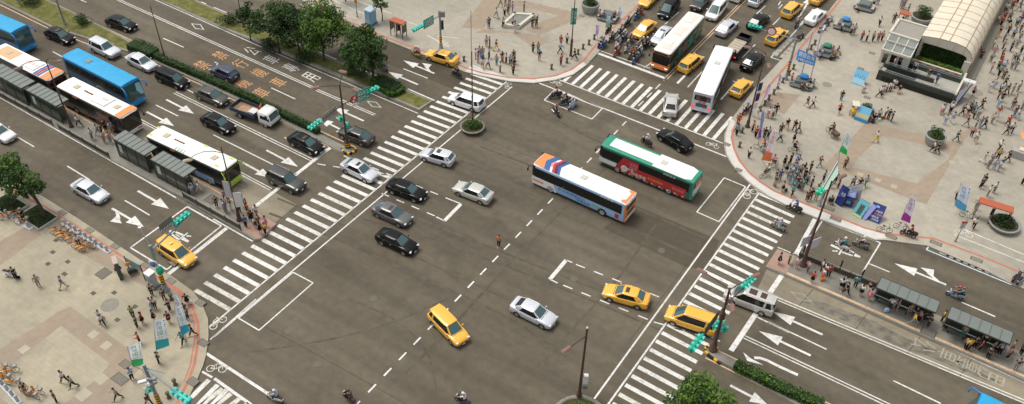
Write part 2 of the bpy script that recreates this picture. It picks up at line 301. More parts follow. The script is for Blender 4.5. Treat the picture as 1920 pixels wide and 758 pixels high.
for k, (pts, w_) in enumerate((([(505, 400), (640, 452), (790, 520), (960, 600), (1060, 670)], .3), ([(520, 372), (660, 430), (800, 492), (980, 575)], .24), ([(690, 370), (860, 440), (1010, 500), (1180, 566)], .3), ([(1240, 620), (1100, 560), (950, 500), (800, 445), (660, 405)], .22), ([(1300, 480), (1150, 415), (1000, 352), (860, 300)], .34), ([(1330, 450), (1180, 385), (1040, 328), (900, 275)], .3),
        ([(760, 700), (850, 610), (950, 500), (1060, 390), (1170, 280)], .26), ([(650, 560), (740, 600), (800, 660), (820, 740)], .24), ([(1010, 690), (1080, 610), (1160, 520), (1230, 420)], .24), ([(1000, 200), (1090, 250), (1200, 300), (1300, 345)], .28), ([(470, 660), (600, 640), (720, 610), (840, 560)], .2))):
    Q = [Vector((*p, 0)) for p in pts]; F_ = []
    for i in range(len(Q) - 1):
        a, b, c, d = Q[max(i - 1, 0)], Q[i], Q[i + 1], Q[min(i + 2, len(Q) - 1)]
        for t in [j / 6 for j in range(6)]: v = .5 * ((2 * b) + (c - a) * t + (2 * a - 5 * b + 4 * c - d) * t * t + (3 * b - a - 3 * c + d) * t ** 3); F_.append((v.x, v.y))
    ribbon('tyre_marks', F_ + [pts[-1]], w_, .0045 + k * .0003, TYRE, 'faint dark tyre track worn across the junction asphalt')
for pts in ([(455, 590), (640, 690), (760, 757)], [(880, 250), (1010, 300), (1180, 395)], [(1180, 640), (1240, 560), (1330, 440)]): ribbon('trench_seam', pts, .07, .0085, SEAMC, 'thin sealed seam in the junction asphalt')
# ---------------- medians and boarding islands ----------------
M1f = [(-10, -15), (87, -2), (194, 50), (250, 80), (313, 112), (380, 142), (470, 184), (560, 229), (600, 251), (640, 271), (666, 280)]
M1n = [(655, 287), (646, 288), (602, 265), (552, 241), (447, 188), (370, 152), (300, 120), (240, 97), (96, 51), (0, 4), (-30, -10)]
slab('median', M1f + M1n, .16, ISLE, KERBM, 'narrow kerbed median under the clipped hedge')
sheet('grass', [(0, -12), (85, 0), (192, 52), (245, 81), (240, 93), (100, 49), (0, 0)], .175, GRASS, 'worn grass on the widening median at top left')['kind'] = 'structure'
M2f = [(330, -20), (370, 1), (476, 48), (545, 77), (631, 113), (708, 145), (765, 169), (811, 189)]
M2n = [(786, 206), (690, 166), (600, 128), (480, 78), (412, 51), (364, 30), (300, 0), (270, -20)]
slab('median', M2f + M2n, .16, ISLE, KERBM, 'tree planted median beside the bus only lane')
sheet('grass', [(335, -18), (370, 4), (476, 51), (545, 80), (631, 116), (708, 148), (765, 172), (806, 189), (785, 202), (690, 161), (600, 123), (480, 73), (412, 47), (364, 26), (305, 0)], .175, GRASS, 'brownish grass under the median trees')
M3 = [(1321, 654), (1327, 650), (1341, 655), (1390, 680), (1478, 723), (1570, 768), (1500, 762), (1427, 722), (1371, 688), (1340, 672), (1322, 663)]
slab('median', M3, .16, ISLE, KERBM, 'kerbed median with striped nose at lower right')
LI = [(-60, 70), (119, 198), (240, 268), (366, 334), (416, 362), (488, 402), (518, 419), (486, 448), (477, 449), (452, 433), (340, 368), (214, 302), (100, 236), (0, 180), (-60, 147)]
slab('boarding_island', LI, .3, ISLE, KERBM, 'raised left boarding island paved in grey concrete')
band([(486, 402), (518, 419.5), (486, 448.5), (452, 432)], PINK, 'paving_band', .305, 'pink paved tip of the left boarding island')
RI = [(1435, 500), (1458, 466.5), (1494, 481), (1562, 508), (1640, 541), (1780, 600), (1920, 663), (2000, 700), (1985, 737), (1920, 712), (1846, 678), (1607, 573), (1475, 516)]
slab('boarding_island', RI, .3, ISLE, KERBM, 'raised right boarding island paved in grey concrete')
band([(1436, 499.5), (1458.5, 467.5), (1492, 481), (1473, 513)], PINK, 'paving_band', .305, 'pink paved tip of the right boarding island')
ribbon('safety_line', [(-40, 105), (121, 202), (240, 271), (366, 337), (416, 364.5), (488, 404.5)], .16, .308, ORANGEP, 'orange safety line along the left boarding island')
ribbon('safety_line', [(1475, 512), (1607, 569), (1846, 674), (1960, 722)], .3, .308, YLINE, 'orange safety line along the right boarding island')
# ---------------- painted markings ----------------
MK = {}
def mk(key, m=WHITE): return MK.setdefault(key, (MB(), m))
def line(key, a, b, w_=.15, m=WHITE, dash=None, z=.012, gap=0.):
    mb, m = mk(key, m); a, b = W(*a), W(*b); L = (b - a).length; d = (b - a).normalized(); n = Vector((-d.y, d.x, 0)) * w_ / 2; t = 0.; n0 = n
    segs = [(0, L)]
    if dash: segs = [(k * dash[1], min(k * dash[1] + dash[0], L)) for k in range(int(L / dash[1]) + 1) if k * dash[1] < L]
    offs = [0] if not gap else [-gap / 2, gap / 2]
    for s0, s1 in segs:
        for o in offs:
            q = n.normalized() * o; p0 = a + d * s0 + q; p1 = a + d * s1 + q
            mb.face([(v.x, v.y, z) for v in (p0 - n, p1 - n, p1 + n, p0 + n)], m)
def loop(key, pts, w_=.15, m=WHITE, closed=True, z=.0121):
    for i in range(len(pts) - (0 if closed else 1)): line(key, pts[i], pts[(i + 1) % len(pts)], w_, m, z=z + .0006 * (i % 2))
def zebra(key, a0, a1, b0, b1, nst, wd, skip=(), m=WHITE, seg=1, wear=None):
    a0, a1, b0, b1 = W(*a0), W(*a1), W(*b0), W(*b1)
    for i in range(nst):
        if i in skip: continue
        t = i / (nst - 1); p = a0.lerp(a1, t); q = b0.lerp(b1, t); d = (q - p).normalized(); n = Vector((-d.y, d.x, 0)) * wd / 2
        k = key + (' worn' if wear and i in wear else ''); mb, mm = mk(k, WWORN if wear and i in wear else m)
        mb.face([(v.x, v.y, .012) for v in (p - n, q - n, q + n, p + n)], mm)
# west crosswalk
p0, p1 = W(532.7, 496.4), W(827, 250); stp = (p1 - p0).length / 21; e0, e1 = W(431, 581), W(944, 158.5)
nW = round((e1 - e0).length / stp) + 1
zebra('west crosswalk', (431, 581), (943, 159), (366, 544), (884, 139), nW, .46, wear=(0, 1, 14))
zebra('east crosswalk', (1415.5, 374), (1148, 757), (1489, 407), (1226, 800), round((W(1415.5, 374) - W(1148, 757)).length / ((W(1413.7, 374.6) - W(1405, 385.7)).length)) + 1, .44, wear=(2, 26, 27, 28))
zebra('east crosswalk', (1423, 363.5), (1419, 369), (1477, 385.7), (1477.5, 386), 1 + 1, .4, skip=(1,))
zebra('north crosswalk', (1057.9, 152), (1337.5, 261), (1096, 117.5), (1373, 219.5), 18, .46, skip=())
zebra('south crosswalk', (391.7, 712.5), (425, 731), (330, 774), (365, 795), 3, .46); 
zebra('south crosswalk', (417, 729), (500, 775), (365, 770), (440, 820), 6, .46, wear=range(6))
for a, b in (((391.7, 614.4), (966, 140)), ((401, 632), (960, 163))): line('west crosswalk', a, b, .16)
line('west crosswalk', (394, 637), (480, 561), .12)
for a, b in (((1086, 787), (1407, 345)), ((1122, 784), (1424, 361))): line('east crosswalk', a, b, .17)
line('north crosswalk', (1036, 145), (1356, 269.3), .16); line('north crosswalk', (1008, 155), (1362, 294), .2); line('north crosswalk', (1044, 167), (1129, 203), .12)
line('south crosswalk', (387, 663), (520, 750), .28); line('south crosswalk', (402, 710), (472, 760), .28); line('south crosswalk', (379, 697), (398, 708), .2, WWORN)
# stop lines
for a, b, w_ in (((620.7, 276), (480, 386), .45), ((425, 428), (316, 514), .45), ((1109, 95.6), (1247, 147), .45), ((1528, 411), (1491.6, 478.6), .45), ((1466, 516), (1370.5, 658), .5)):
    line('stop line', a, b, w_)
line('stop line', (1126, 95.6), (1219, 128.6), .14); line('stop line', (1221, 118), (1208, 127), .14)
# waiting boxes
loop('waiting box', [(350.8, 387.8), (415, 424), (312.7, 505.8), (244.7, 464.7)], .17)
loop('waiting box', [(549.5, 510.8), (587, 530.8), (485.6, 619.6), (447, 596.7)], .13)
loop('waiting box', [(1020.5, 188), (1040, 168.5), (1129, 204), (1109.6, 223.6)], .15)
loop('waiting box', [(1358, 333.7), (1398, 350.4), (1348, 416), (1306.5, 397.8)], .14)
loop('waiting box', [(1509, 466), (1541.5, 414.5), (1650.8, 455.5), (1618, 509.6)], .15, closed=False)
line('waiting box', (850.4, 377), (864.6, 382.5), .15); line('waiting box', (864, 383), (833.3, 414.5), .42); line('waiting box', (833.3, 414.5), (817.6, 406.7), .15)
line('waiting box', (1061.5, 488), (1031, 524), .42); line('waiting box', (1061.5, 488), (1073, 492.5), .15); line('waiting box', (1031, 524), (1045.5, 531), .15)
# guide dashes through the junction
for a, b in (((850, 377), (634, 288)), ((815, 405), (716, 363)), ((1080, 496), (1248, 562)), ((1056, 535), (1226, 604))): line('guide dashes', a, b, .15, dash=(1.0, 2.0))
line('guide dashes', (1226, 604), (1350, 640), .15, dash=(1., 2.)); line('guide dashes', (595, 307.5), (735, 330), .15, dash=(1., 1.9)); line('guide dashes', (1197, 199), (1245, 151), .15, dash=(1.3, 2.3))
line('guide dashes', (660, 768), (1176, 226), .17, dash=(1.05, 2.15))
# lanes
line('lane lines', (-60, 149), (474, 453), .17); line('lane lines', (400, 411), (330, 371), .12)
for a, b in (((126, 311.6), (168.5, 337.6)), ((234, 376), (280.6, 403.8)), ((33.8, 257.8), (64, 275.6)), ((99, 97), (117, 107)), ((292, 197), (334, 218)), ((400, 253), (512, 309)), ((345.4, 165.6), (363, 174.5)), ((533, 258), (539, 260.7)),
             ((306, 72), (344.7, 89)), ((508.5, 165), (553.7, 186)), ((151, 0), (162, 4.6)), ((402, 116.5), (409, 119.5)), ((630.7, 220.7), (653, 232)), ((756, 129), (801.6, 147)), ((1628.7, 494.4), (1668, 510.4)), ((1803, 567), (1866, 594)),
             ((1420, 595), (1480, 624)), ((1440, 603.7), (1550, 655.4)), ((1675, 714), (1764, 757)), ((1246.7, 46), (1273, 23)), ((1391.6, 108.6), (1416, 83.7)), ((1289.4, 163.8), (1316, 135)), ((1449, 47), (1465, 31)), ((1416, 29), (1435, 11)), ((1498, 49), (1522.7, 20.6)), ((1464, 3), (1459, 10)),
             ((377, 3.7), (387, 8)), ((401, 13.8), (425, 24)), ((447, 33), (476.7, 47)), ((507, 59), (528, 68)), ((545, 75.5), (563, 83.5)), ((596.7, 97), (631, 111.5)), ((660, 123.5), (708, 143)), ((1460, 16), (1467, 9))):
    line('lane lines', a, b, .15)
line('lane lines', (765, 167), (814.7, 188.7), .2); line('lane lines', (1269.8, 156.7), (1287, 139), .32); line('lane lines', (1351.7, 187), (1380, 155), .24); line('lane lines', (1374, 152), (1383, 156), .2)
line('lane lines', (200, -10), (588.6, 165.6), .12, gap=.3); line('lane lines', (594, 169), (702.6, 215.5), .12, gap=.3)
line('lane lines', (327.6, 173.8), (585, 300.5), .12, gap=.34); line('lane lines', (280, -5), (480, 84), .12); line('lane lines', (480, 84), (784, 213), .12)
line('lane lines', (258, 223), (508, 355.5), .12, gap=.3); line('lane lines', (-60, 62), (20, 100), .12)
line('lane lines', (1447, 556), (1700, 661.5), .12, gap=.36); line('lane lines', (1700, 661.5), (1960, 770), .12, gap=.36); line('lane lines', (1395.6, 632), (1700, 776), .12, gap=.34)
line('island edge line', (1441, 503), (1700, 617), .1); line('island edge line', (1700, 617), (1960, 735), .1)
line('island edge line', (1458, 464), (1640, 537), .12); line('island edge line', (1570, 500), (1615, 518), .09)
# orange edge lines
for a, b in (((85, -1), (194, 51)), ((194, 51), (259, 82)), ((312, 109), (379, 138.5)), ((379, 138.5), (560, 227)), ((598, 245), (666, 276)), ((0, 9), (96, 56)), ((96, 56), (210, 101)), ((210, 101), (293, 121)), ((293, 121), (448, 192)), ((448, 192), (556, 244)), ((603, 268), (649, 290)),
             ((1341, 655), (1390, 679)), ((1390, 679), (1560, 760)), ((1322.5, 671), (1497, 759))): line('yellow edge lines', a, b, .15, YLINE)
line('yellow centre line', (1248.5, 147.8), (1420, -24), .14, YLINE, gap=.36)
# parking bays in pale blue
loop('scooter bay', [(1737, 468.5), (1747, 454), (1898, 519), (1896, 534)], .15, BLUEP); loop('scooter bay', [(1445.5, 108), (1520, 28), (1545, 40), (1480, 119)], .15, BLUEP)
for k in range(9):
    t = k / 8.6; a = W(1772, 476).lerp(W(1888, 524), t); mb, m = mk('scooter bay', BLUEP); mb.face([(v.x, v.y, .014) for v in [a + A * i + B * j for i, j in ((-.55, -.28), (.45, -.28), (.45, .28), (-.55, .28))]], GHOST)
for k in range(5):
    for s in (-.55, .55):
        a = W(1462, 103).lerp(W(1488, 76), k / 4) + A * s; mb, m = mk('scooter bay', BLUEP); mb.face([(v.x, v.y, .014) for v in [a + A * i + B * j for i, j in ((-.38, -.55), (.38, -.55), (.38, .5), (-.38, .5))]], GHOST)
# bike lane lines on the plazas
for a, b in (((1788, 442), (1960, 510)), ((1795, 427), (1960, 497)), ((1110, 16), (1112, 18))): line('cycle lane lines', a, b, .13, z=.156)
for a, b in (((620, 0), (700, 36)), ((660, 0), (735, 28)), ((757, 40), (785, 50)), ((800, 68), (842, 90)), ((820, 70), (862, 74))): line('cycle lane lines', a, b, .12, WWORN, z=.156)
NAMES = {'west crosswalk': ('crosswalk', 'long white zebra crossing over the left arm of junction'), 'east crosswalk': ('crosswalk', 'long white zebra crossing over the right arm of junction'), 'north crosswalk': ('crosswalk', 'white zebra crossing over the far arm in front of waiting scooters'), 'south crosswalk': ('crosswalk', 'partly worn zebra crossing at the lower left edge'),
         'west crosswalk worn': ('crosswalk', 'worn stripes within the left zebra crossing'), 'east crosswalk worn': ('crosswalk', 'worn stripes within the right zebra crossing'), 'south crosswalk worn': ('crosswalk', 'badly worn stripes of the lower left zebra crossing')}
for k, (mb, m) in MK.items():
    n_, lb = NAMES.get(k, (k.replace(' ', '_'), 'painted %s on the roadway' % k)); tag(mb.build(n_, kind='structure'), lb)
# arrows
def arrow(tail, tip, head=.42, hw=.62, sw=.13, branch=None, lb='', m=WHITE):
    a, b = W(*tail), W(*tip); L = (b - a).length; d = (b - a).normalized(); n = Vector((-d.y, d.x, 0)); mb = MB(); P = lambda s, t, z=.013: (*(a + d * s + n * t).xy, z)
    hl = L * head; mb.face([P(0, -sw), P(L - hl, -sw), P(L - hl, sw), P(0, sw)], m); mb.face([P(L - hl, -hw), P(L, 0), P(L - hl, hw)], m)
    if branch:
        s = branch; y0 = L * .12
        mb.face([P(y0, s * sw * .6, .0135), P(y0 + L * .22, s * .75, .0135), P(y0 + L * .22 + .35, s * .55, .0135), P(y0 + .6, s * sw * .6, .0135)][::s], m)
        mb.face([P(y0 + L * .18, s * 1.45, .0138), P(y0 + L * .42, s * .95, .0138), P(y0 + L * .14, s * .35, .0138)][::-s], m)
    tag(mb.build('direction_arrow', kind='structure'), lb)
for t, p, br, lb in (((311.6, 187), (364, 213.7), 0, 'white arrow left of the black sedans'), ((275, 210), (326.6, 236.8), 0, 'white arrow beside the parked buses'), ((499.6, 282), (559, 313), 0, 'white arrow before the stop line'),
                     ((455, 305), (508, 334), 0, 'white arrow under the dark SUV'), ((258, 358), (317, 392), 0, 'white arrow beside the left island'), ((210, 391), (270, 426), -1, 'white forward and turn arrow near the rental bikes'),
                     ((814.5, 138), (756, 113.5), -1, 'white forward and turn arrow beside the kerbside taxi'), ((783.8, 159), (726.8, 134.5), 0, 'white arrow beside the square hedge'), ((682, 227), (624, 200.7), 0, 'white arrow under the signal gantry'), ((650, 249), (597, 222), 0, 'white arrow beside the departing old sedan'),
                     ((1774, 534.3), (1676.8, 494), -1, 'white forward and turn arrow beside the right shelters'), ((1542.6, 628), (1447, 584), 0, 'white arrow behind the silver minivan'), ((1520, 667), (1422.8, 621), 0, 'white arrow below the silver minivan'), ((1369, 723), (1440, 760), 0, 'white arrow beside the lower tree'), ((1500, 30), (1522, -8), 0, 'white arrow at top beside the far taxi')):
    arrow(t, p, branch=br or None, lb=lb)
# curved left turn arrow at lower right
mb = MB(); pts = [(1496, 703.4), (1462, 688), (1438, 676), (1425, 671.5), (1414, 671)]; P = [W(*p) for p in pts]; L_, R_ = [], []
for i, p in enumerate(P):
    d = (P[min(i + 1, 4)] - P[max(i - 1, 0)]).normalized(); n = Vector((-d.y, d.x, 0)) * .15; L_.append((*(p + n).xy, .013)); R_.append((*(p - n).xy, .013))
mb.grid([L_, R_], WHITE, smooth=False); mb.face([(*W(x, y).xy, .0135) for x, y in ((1393.5, 661), (1401, 677), (1432, 685), (1408, 672.5))], WHITE); tag(mb.build('direction_arrow', kind='structure'), 'curved white left turn arrow beside the lower right median')
# diamonds
def diamond(pts, m=WHITE, z=.013, lb=''):
    P = [W(*p) for p in pts]; c = sum(P, Vector()) / 4; mb = MB()
    for i in range(4):
        a, b = P[i], P[(i + 1) % 4]; mb.face([(v.x, v.y, z) for v in (a, b, b.lerp(c, .18), a.lerp(c, .18))], m)
    tag(mb.build('diamond_marking', kind='structure'), lb)
diamond([(358.5, 44.5), (376, 46), (383, 56), (366, 54)], lb='white diamond marking in far bus lane'); diamond([(687.7, 190), (705.6, 191.6), (715.5, 202), (698, 200.7)], lb='white diamond marking under the green signals')
diamond([(1481.7, 547), (1507.5, 552), (1523.8, 567), (1498, 562.6)], GHOST, lb='faded diamond marking in the right bus bay'); diamond([(447, 344.8), (455, 347), (461, 358.5), (438.6, 354.3)], GHOST, lb='faded diamond marking before the green bus')
# road lettering
def letter(ch, x, y, m, wd=1.25, ln=2.3, up_=-1, lb='', z=.014, name='road_lettering'):
    c = W(x, y); mb = MB(); put_text(mb, ch, m, lambda u, v: (*(c + B * (u * wd) * (-up_) + A * (v * ln) * up_).xy, z)); tag(mb.build(name, kind='structure'), lb)
for ch, x, y in (('禁', 413, 104), ('行', 450.5, 120), ('機', 486, 137), ('車', 522, 154.5)): letter(ch, x, y, ORANGEP, 1.45, 2.4, lb='orange character %s painted in the upper lane' % ch)
for ch, x, y in (('禁', 379, 122), ('行', 418, 140), ('機', 454.5, 156.5), ('車', 490, 174)): letter(ch, x, y, ORANGEP, 1.45, 2.4, lb='orange character %s painted in the lower lane' % ch)
for ch, x, y in (('公', 472.7, 95.6), ('車', 509, 111.8), ('專', 546, 127), ('用', 583, 145)): letter(ch, x, y, WHITE, 1.35, 2.5, lb='white character %s painted in bus lane' % ch)
for ch, x, y in (('公', 1732, 648), ('車', 1780, 668), ('專', 1818, 686), ('用', 1860, 706)): letter(ch, x, y, GHOST2, 1.3, 2.2, 1, lb='worn character %s in the right bus bay' % ch)
# bicycle and scooter pictograms
def picto_bike(x, y, ux, uy, s=1., z=.014, m=WWORN, lb=''):
    s *= .88; c = W(x, y); X = (A * ux + B * uy).normalized(); Y = Vector((-X.y, X.x, 0)); mb = MB(); T = lambda a, b, dz=0: (*(c + X * a * s + Y * b * s).xy, z + dz)
    for cx_ in (-.62, .62):
        i_ = [T(cx_ + .34 * cos(t), .34 * sin(t)) for t in [2 * pi * k / 20 for k in range(20)]]; o_ = [T(cx_ + .44 * cos(t), .44 * sin(t)) for t in [2 * pi * k / 20 for k in range(20)]]; mb.grid([i_, o_], m, True, False)
    for k, (a, b) in enumerate((((-.62, 0), (-.2, .6)), ((-.2, .6), (.45, .62)), ((.45, .62), (0, 0)), ((0, 0), (-.2, .6)), ((.45, .55), (.62, 0)), ((.45, .62), (.38, .85)), ((-.62, 0), (0, 0)))):
        a, b = Vector(a), Vector(b); d = (b - a).normalized() * .04; mb.face([T(*v, .0005 + .0004 * k) for v in (a + Vector((d.y, -d.x)), b + Vector((d.y, -d.x)), b + Vector((-d.y, d.x)), a + Vector((-d.y, d.x)))], m)
    tag(mb.build('bicycle_pictogram', kind='structure'), lb)
picto_bike(409, 606, .1, 1, lb='white bicycle pictogram at the lower left crossing'); picto_bike(953, 161, -.3, 1, .8, lb='white bicycle pictogram by the far plaza'); picto_bike(1042, 156, 1, 0, .9, lb='white bicycle pictogram at the far crossing'); picto_bike(1336, 273, 1, 0, .9, lb='white bicycle pictogram right of black sedan')
picto_bike(1407, 364, .3, 1, 1.15, lb='white bicycle pictogram at the right crossing'); picto_bike(406, 692, .7, .4, 1., lb='white bicycle pictogram at bottom left'); picto_bike(1806, 440, 1, .2, 1., .158, WWORN, lb='worn bicycle pictogram on the station plaza'); picto_bike(831, 83, 1, -.2, 1., .158, WWORN, lb='worn bicycle pictogram on the far plaza')
def picto_moto(x, y, s=1., lb='', dr=1):
    c = W(x, y); mb = MB(); T = lambda a, b: (*(c + A * a * s * dr + B * b * s).xy, .014)
    for pts in ([(-1.4, -.1), (-.9, -.22), (-.9, .22), (-1.4, .1)], [(-.8, -.3), (.1, -.42), (.1, -.2), (-.8, -.12)], [(-.8, .3), (-.8, .12), (.1, .2), (.1, .42)], [(.15, -.8), (.3, -.75), (.3, .75), (.15, .8)], [(.35, -.2), (1.2, -.12), (1.2, .12), (.35, .2)], [(-.55, -.07), (0, -.07), (0, .07), (-.55, .07)], [(.5, .35), (.9, .6), (.8, .7), (.4, .5)], [(.5, -.35), (.4, -.5), (.8, -.7), (.9, -.6)]): mb.face([T(*p) for p in pts], WHITE)
    tag(mb.build('scooter_pictogram', kind='structure'), lb)
picto_moto(337, 444, 1.1, 'white scooter pictogram in front of the kerbside taxi'); picto_moto(1583, 470, 1.2, 'white scooter pictogram under the right scooters', -1)
# ---------------- vehicle materials ----------------
PAINT = {'black': (.012, .012, .013), 'silver': (.64, .66, .70), 'white': (.80, .80, .79), 'taxi': (.86, .45, .04), 'grey': (.12, .12, .12), 'brown': (.055, .046, .038), 'blue': (.012, .022, .065), 'champagne': (.56, .55, .51), 'dgrey': (.045, .045, .043)}
def paint(c):
    if c == 'black': return mat('car_paint_black', (.006, .006, .006), .16, 0, .28, 0)
    met = c in ('silver', 'grey', 'champagne', 'dgrey', 'brown')
    return mat('car_paint_' + c, PAINT[c], .32 if met else .3, .25 if met else 0, .5, .8)
GLASS = mat('car_glass', (.05, .105, .11), .05, 0, .9); GLASSD = mat('dark_tinted_glass', (.008, .009, .009), .08, 0, .6)
RUB = mat('tyre_rubber', (.015, .015, .015), .85); RIM = mat('alloy_rim', (.42, .42, .42), .35, .7); DARK = mat('black_trim', (.012, .012, .012), .55)
HLT = mat('headlight_glass', (.75, .78, .78), .12, .3, .8); TLT = mat('taillight_red', (.42, .012, .01), .25); PLATE = mat('number_plate', (.7, .72, .7), .5); CHR = mat('chrome', (.6, .6, .6), .2, .9)
AMB = mat('amber_lens', (.8, .25, .02), .3); BRAKE = mat('brake_light_on', (.9, .03, .02), .3, emit=1.2); LAMPON = mat('lit_headlight', (1, .9, .7), .3, emit=1.5)
UNDER = mat('underbody', (.008, .008, .008), .95)
def wheel(par, x, y, r, w_, side, rimm=None):
    mb = MB(); o = y; pr = [(r * .60, w_ / 2 - .02), (r * .93, w_ / 2), (r, w_ * .32), (r, -w_ * .32), (r * .93, -w_ / 2), (r * .6, -w_ / 2 + .02)]
    mb.lathe(pr, (0, 0, 0), RUB, 20, 'Y'); t = mb.build('tyre'); t.name = 'wheel'; t.parent = par; t.location = (x, y, r)
    mb = MB(); s = side; mb.lathe([(r * .64, s * (w_ / 2 - .005)), (r * .60, s * (w_ / 2 - .03)), (r * .2, s * (w_ / 2 - .02)), (.001, s * (w_ / 2 - .01))], (0, 0, 0), rimm or RIM, 20, 'Y')
    for k in range(5):
        a = 2 * pi * k / 5 + .3; q = [Vector((cos(a + da) * rr, s * (w_ / 2 - .006), sin(a + da) * rr)) for da, rr in ((.32, r * .28), (.2, r * .56), (.9, r * .56), (.82, r * .28))]; mb.face(q, DARK)
    mb.build('rim', t)
# ---------------- vertical finder ----------------
def hfor(base, top, z0=0.):
    g = W(*base, z0); best = (1e9, 3)
    for k in range(5, 300):
        h = k * .1; x, y = PX((g.x, g.y, z0 + h)); e = (x - top[0]) ** 2 + (y - top[1]) ** 2
        if e < best[0]: best = (e, h)
    return best[1]
STEEL = mat('galvanised_steel', (.32, .33, .33), .45, .5); BROWN = mat('brown_pole_paint', (.085, .045, .032), .5); BROWNL = mat('lamp_housing', (.22, .12, .095), .55); DGR = mat('dark_green_metal', (.02, .03, .025), .5)
PGREY = mat('grey_blue_pole', (.22, .27, .30), .5); SIGG = mat('signal_green', (.0, .32, .19), .4); SIGT = mat('signal_turquoise', (.05, .5, .42), .4); SGREEN = mat('sign_green', (0, .33, .22), .45); WSIGN = mat('sign_white', (.72, .72, .7), .5); SRED = mat('sign_red', (.55, .03, .03), .5); SBLUE = mat('sign_blue', (.02, .2, .5), .5)
YEL2 = mat('hazard_yellow', (.75, .42, .02), .5); BLK = mat('hazard_black', (.015, .015, .015), .6)
# ---------------- bus shelters ----------------
ROOFS = mat('shelter_roof', (.17, .19, .175), .5, .1, noise=.08, nscale=.8); SEAM = mat('roof_seam', (.10, .11, .10), .6); FRAME = mat('shelter_frame', (.035, .04, .03), .5); SGL = mat('shelter_glass', (.03, .045, .035), .12, 0, .7); POSTER = mat('poster_white', (.5, .55, .52), .5); POSTG = mat('poster_teal', (.05, .2, .16), .5); SEAT = mat('bench_slats', (.1, .12, .09), .6)
def shelter(cor, z, wall, label, base=.3, seams=7):
    c = [W(x, y, z) for x, y in cor]; ctr = sum(c, Vector()) / 4; L = ((c[1] - c[2]).length + (c[0] - c[3]).length) / 2; D = ((c[0] - c[1]).length + (c[3] - c[2]).length) / 2 * .97
    root = empty('bus_shelter', (ctr.x, ctr.y, base), AD, label, 'bus shelter', 'glass bus shelters on the islands'); hz = z - base
    mb = MB(); t = .10; s_ = wall
    mb.box((0, 0, hz), (L, D, .07), ROOFS, rx=0); mb.build('roof', root)
    for k in range(1, seams): mb = MB(); mb.box((-L / 2 + L * k / seams, 0, hz + .055), (.05, D, .04), SEAM); mb.build('roof_seam', root)
    mb = MB(); 
    for y in (-D / 2, D / 2): mb.box((0, y, hz - .02), (L + .06, .07, .14), FRAME)
    for x in (-L / 2, L / 2): mb.box((x, 0, hz - .02), (.07, D, .14), FRAME)
    mb.build('roof_frame', root)
    yw = s_ * (D / 2 - .12); n = max(3, int(L / 1.7))
    for k in range(n + 1): x = -L / 2 + .1 + (L - .2) * k / n; mb = MB(); mb.box((x, yw, hz / 2), (.09, .09, hz), FRAME); mb.build('post', root)
    for k in range(n):
        x = -L / 2 + .1 + (L - .2) * (k + .5) / n; mb = MB(); mb.box((x, yw, hz * .52), ((L - .2) / n - .12, .03, hz * .74), SGL); g = mb.build('glass_panel', root)
        if k % 3 == 0: mb = MB(); mb.box((0 * x + x - .1, yw + s_ * .03, hz * .55), (.55, .02, 1.1), POSTER if k == 0 else POSTG); mb.build('poster', root)
    mb = MB(); mb.box((0, yw, .12), (L - .2, .12, .24), FRAME); mb.build('kick_rail', root)
    for x in (-L / 2 + .1, L / 2 - .1):
        mb = MB(); mb.box((x, yw - s_ * D * .22, hz * .5), (.05, D * .42, hz * .72), SGL); mb.build('end_panel', root)
    for x in (-L * .25, L * .22):
        mb = MB(); mb.box((x, yw - s_ * .5, .45), (1.7, .42, .07), SEAT, bev=.02)
        for dx in (-.7, .7): mb.box((x + dx, yw - s_ * .5, .21), (.06, .3, .42), FRAME)
        mb.build('bench', root)
    mb = MB(); mb.box((0, yw - s_ * .5, hz - .25), (1.8, .1, .3), FRAME); mb.box((0, yw - s_ * .5 - .055, hz - .25), (1.6, .012, .2), SGREEN); mb.build('route_sign', root)
    return root
shelter([(209.8, 259.7), (235, 243.8), (294.6, 276.1), (270.6, 292.8)], 2.9, -1, 'bus shelter on the left island directly behind the silver sedan')
shelter([(281.3, 300.5), (304.5, 283.4), (368.6, 315.5), (345.4, 333.3)], 2.9, -1, 'bus shelter nearest the crossing on the left island')
shelter([(47.5, 170.5), (70, 155), (126.8, 185.4), (108.8, 200)], 2.9, -1, 'bus shelter behind the orange and striped roof bus')
shelter([(-22, 134), (2, 119), (63.8, 151.5), (43.5, 167)], 2.9, -1, 'bus shelter cut by the left edge of the photo')
shelter([(1642, 539.6), (1653.7, 520), (1764, 566.3), (1753.4, 587)], 2.9, 1, 'first grey roofed bus shelter beyond the railing on right island', seams=6)
shelter([(1774.8, 596), (1783.7, 576), (1902, 622.6), (1892, 646.5)], 2.9, 1, 'second grey roofed bus shelter at the right edge of the island', seams=6)
def railing(a, b, z, label, hh=.95, n=None, name='railing', panel=None):
    a, b = W(*a, z), W(*b, z); L = (b - a).length; d = b - a; root = empty(name, a, math.atan2(d.y, d.x), label, 'railing', 'railings along the islands'); n = n or max(2, int(L / 2))
    for k in range(n + 1): mb = MB(); mb.box((L * k / n, 0, hh / 2), (.08, .08, hh), FRAME); mb.build('post', root)
    for zz in (hh - .03, hh * .55, .15): mb = MB(); mb.box((L / 2, 0, zz), (L, .05, .05), STEEL if zz > hh * .8 else FRAME); mb.build('rail', root)
    if panel: mb = MB(); mb.box((L / 2, 0, hh * .42), (L, .03, hh * .62), panel); mb.build('panel', root)
MUR = mat('planter_brown', (.075, .065, .04), .8, noise=.3, nscale=2)
railing((345, 371), (452, 432), .3, 'railing along the front of left boarding island', panel=MUR); railing((112, 243), (206, 297), .3, 'railing between the two left shelters beside waiting passengers', panel=MUR); railing((-10, 176), (100, 236), .3, 'railing in front of the far left shelters', panel=MUR)
railing((1497, 484), (1640, 541), .3, 'railing behind waiting people on the right island', panel=MUR)
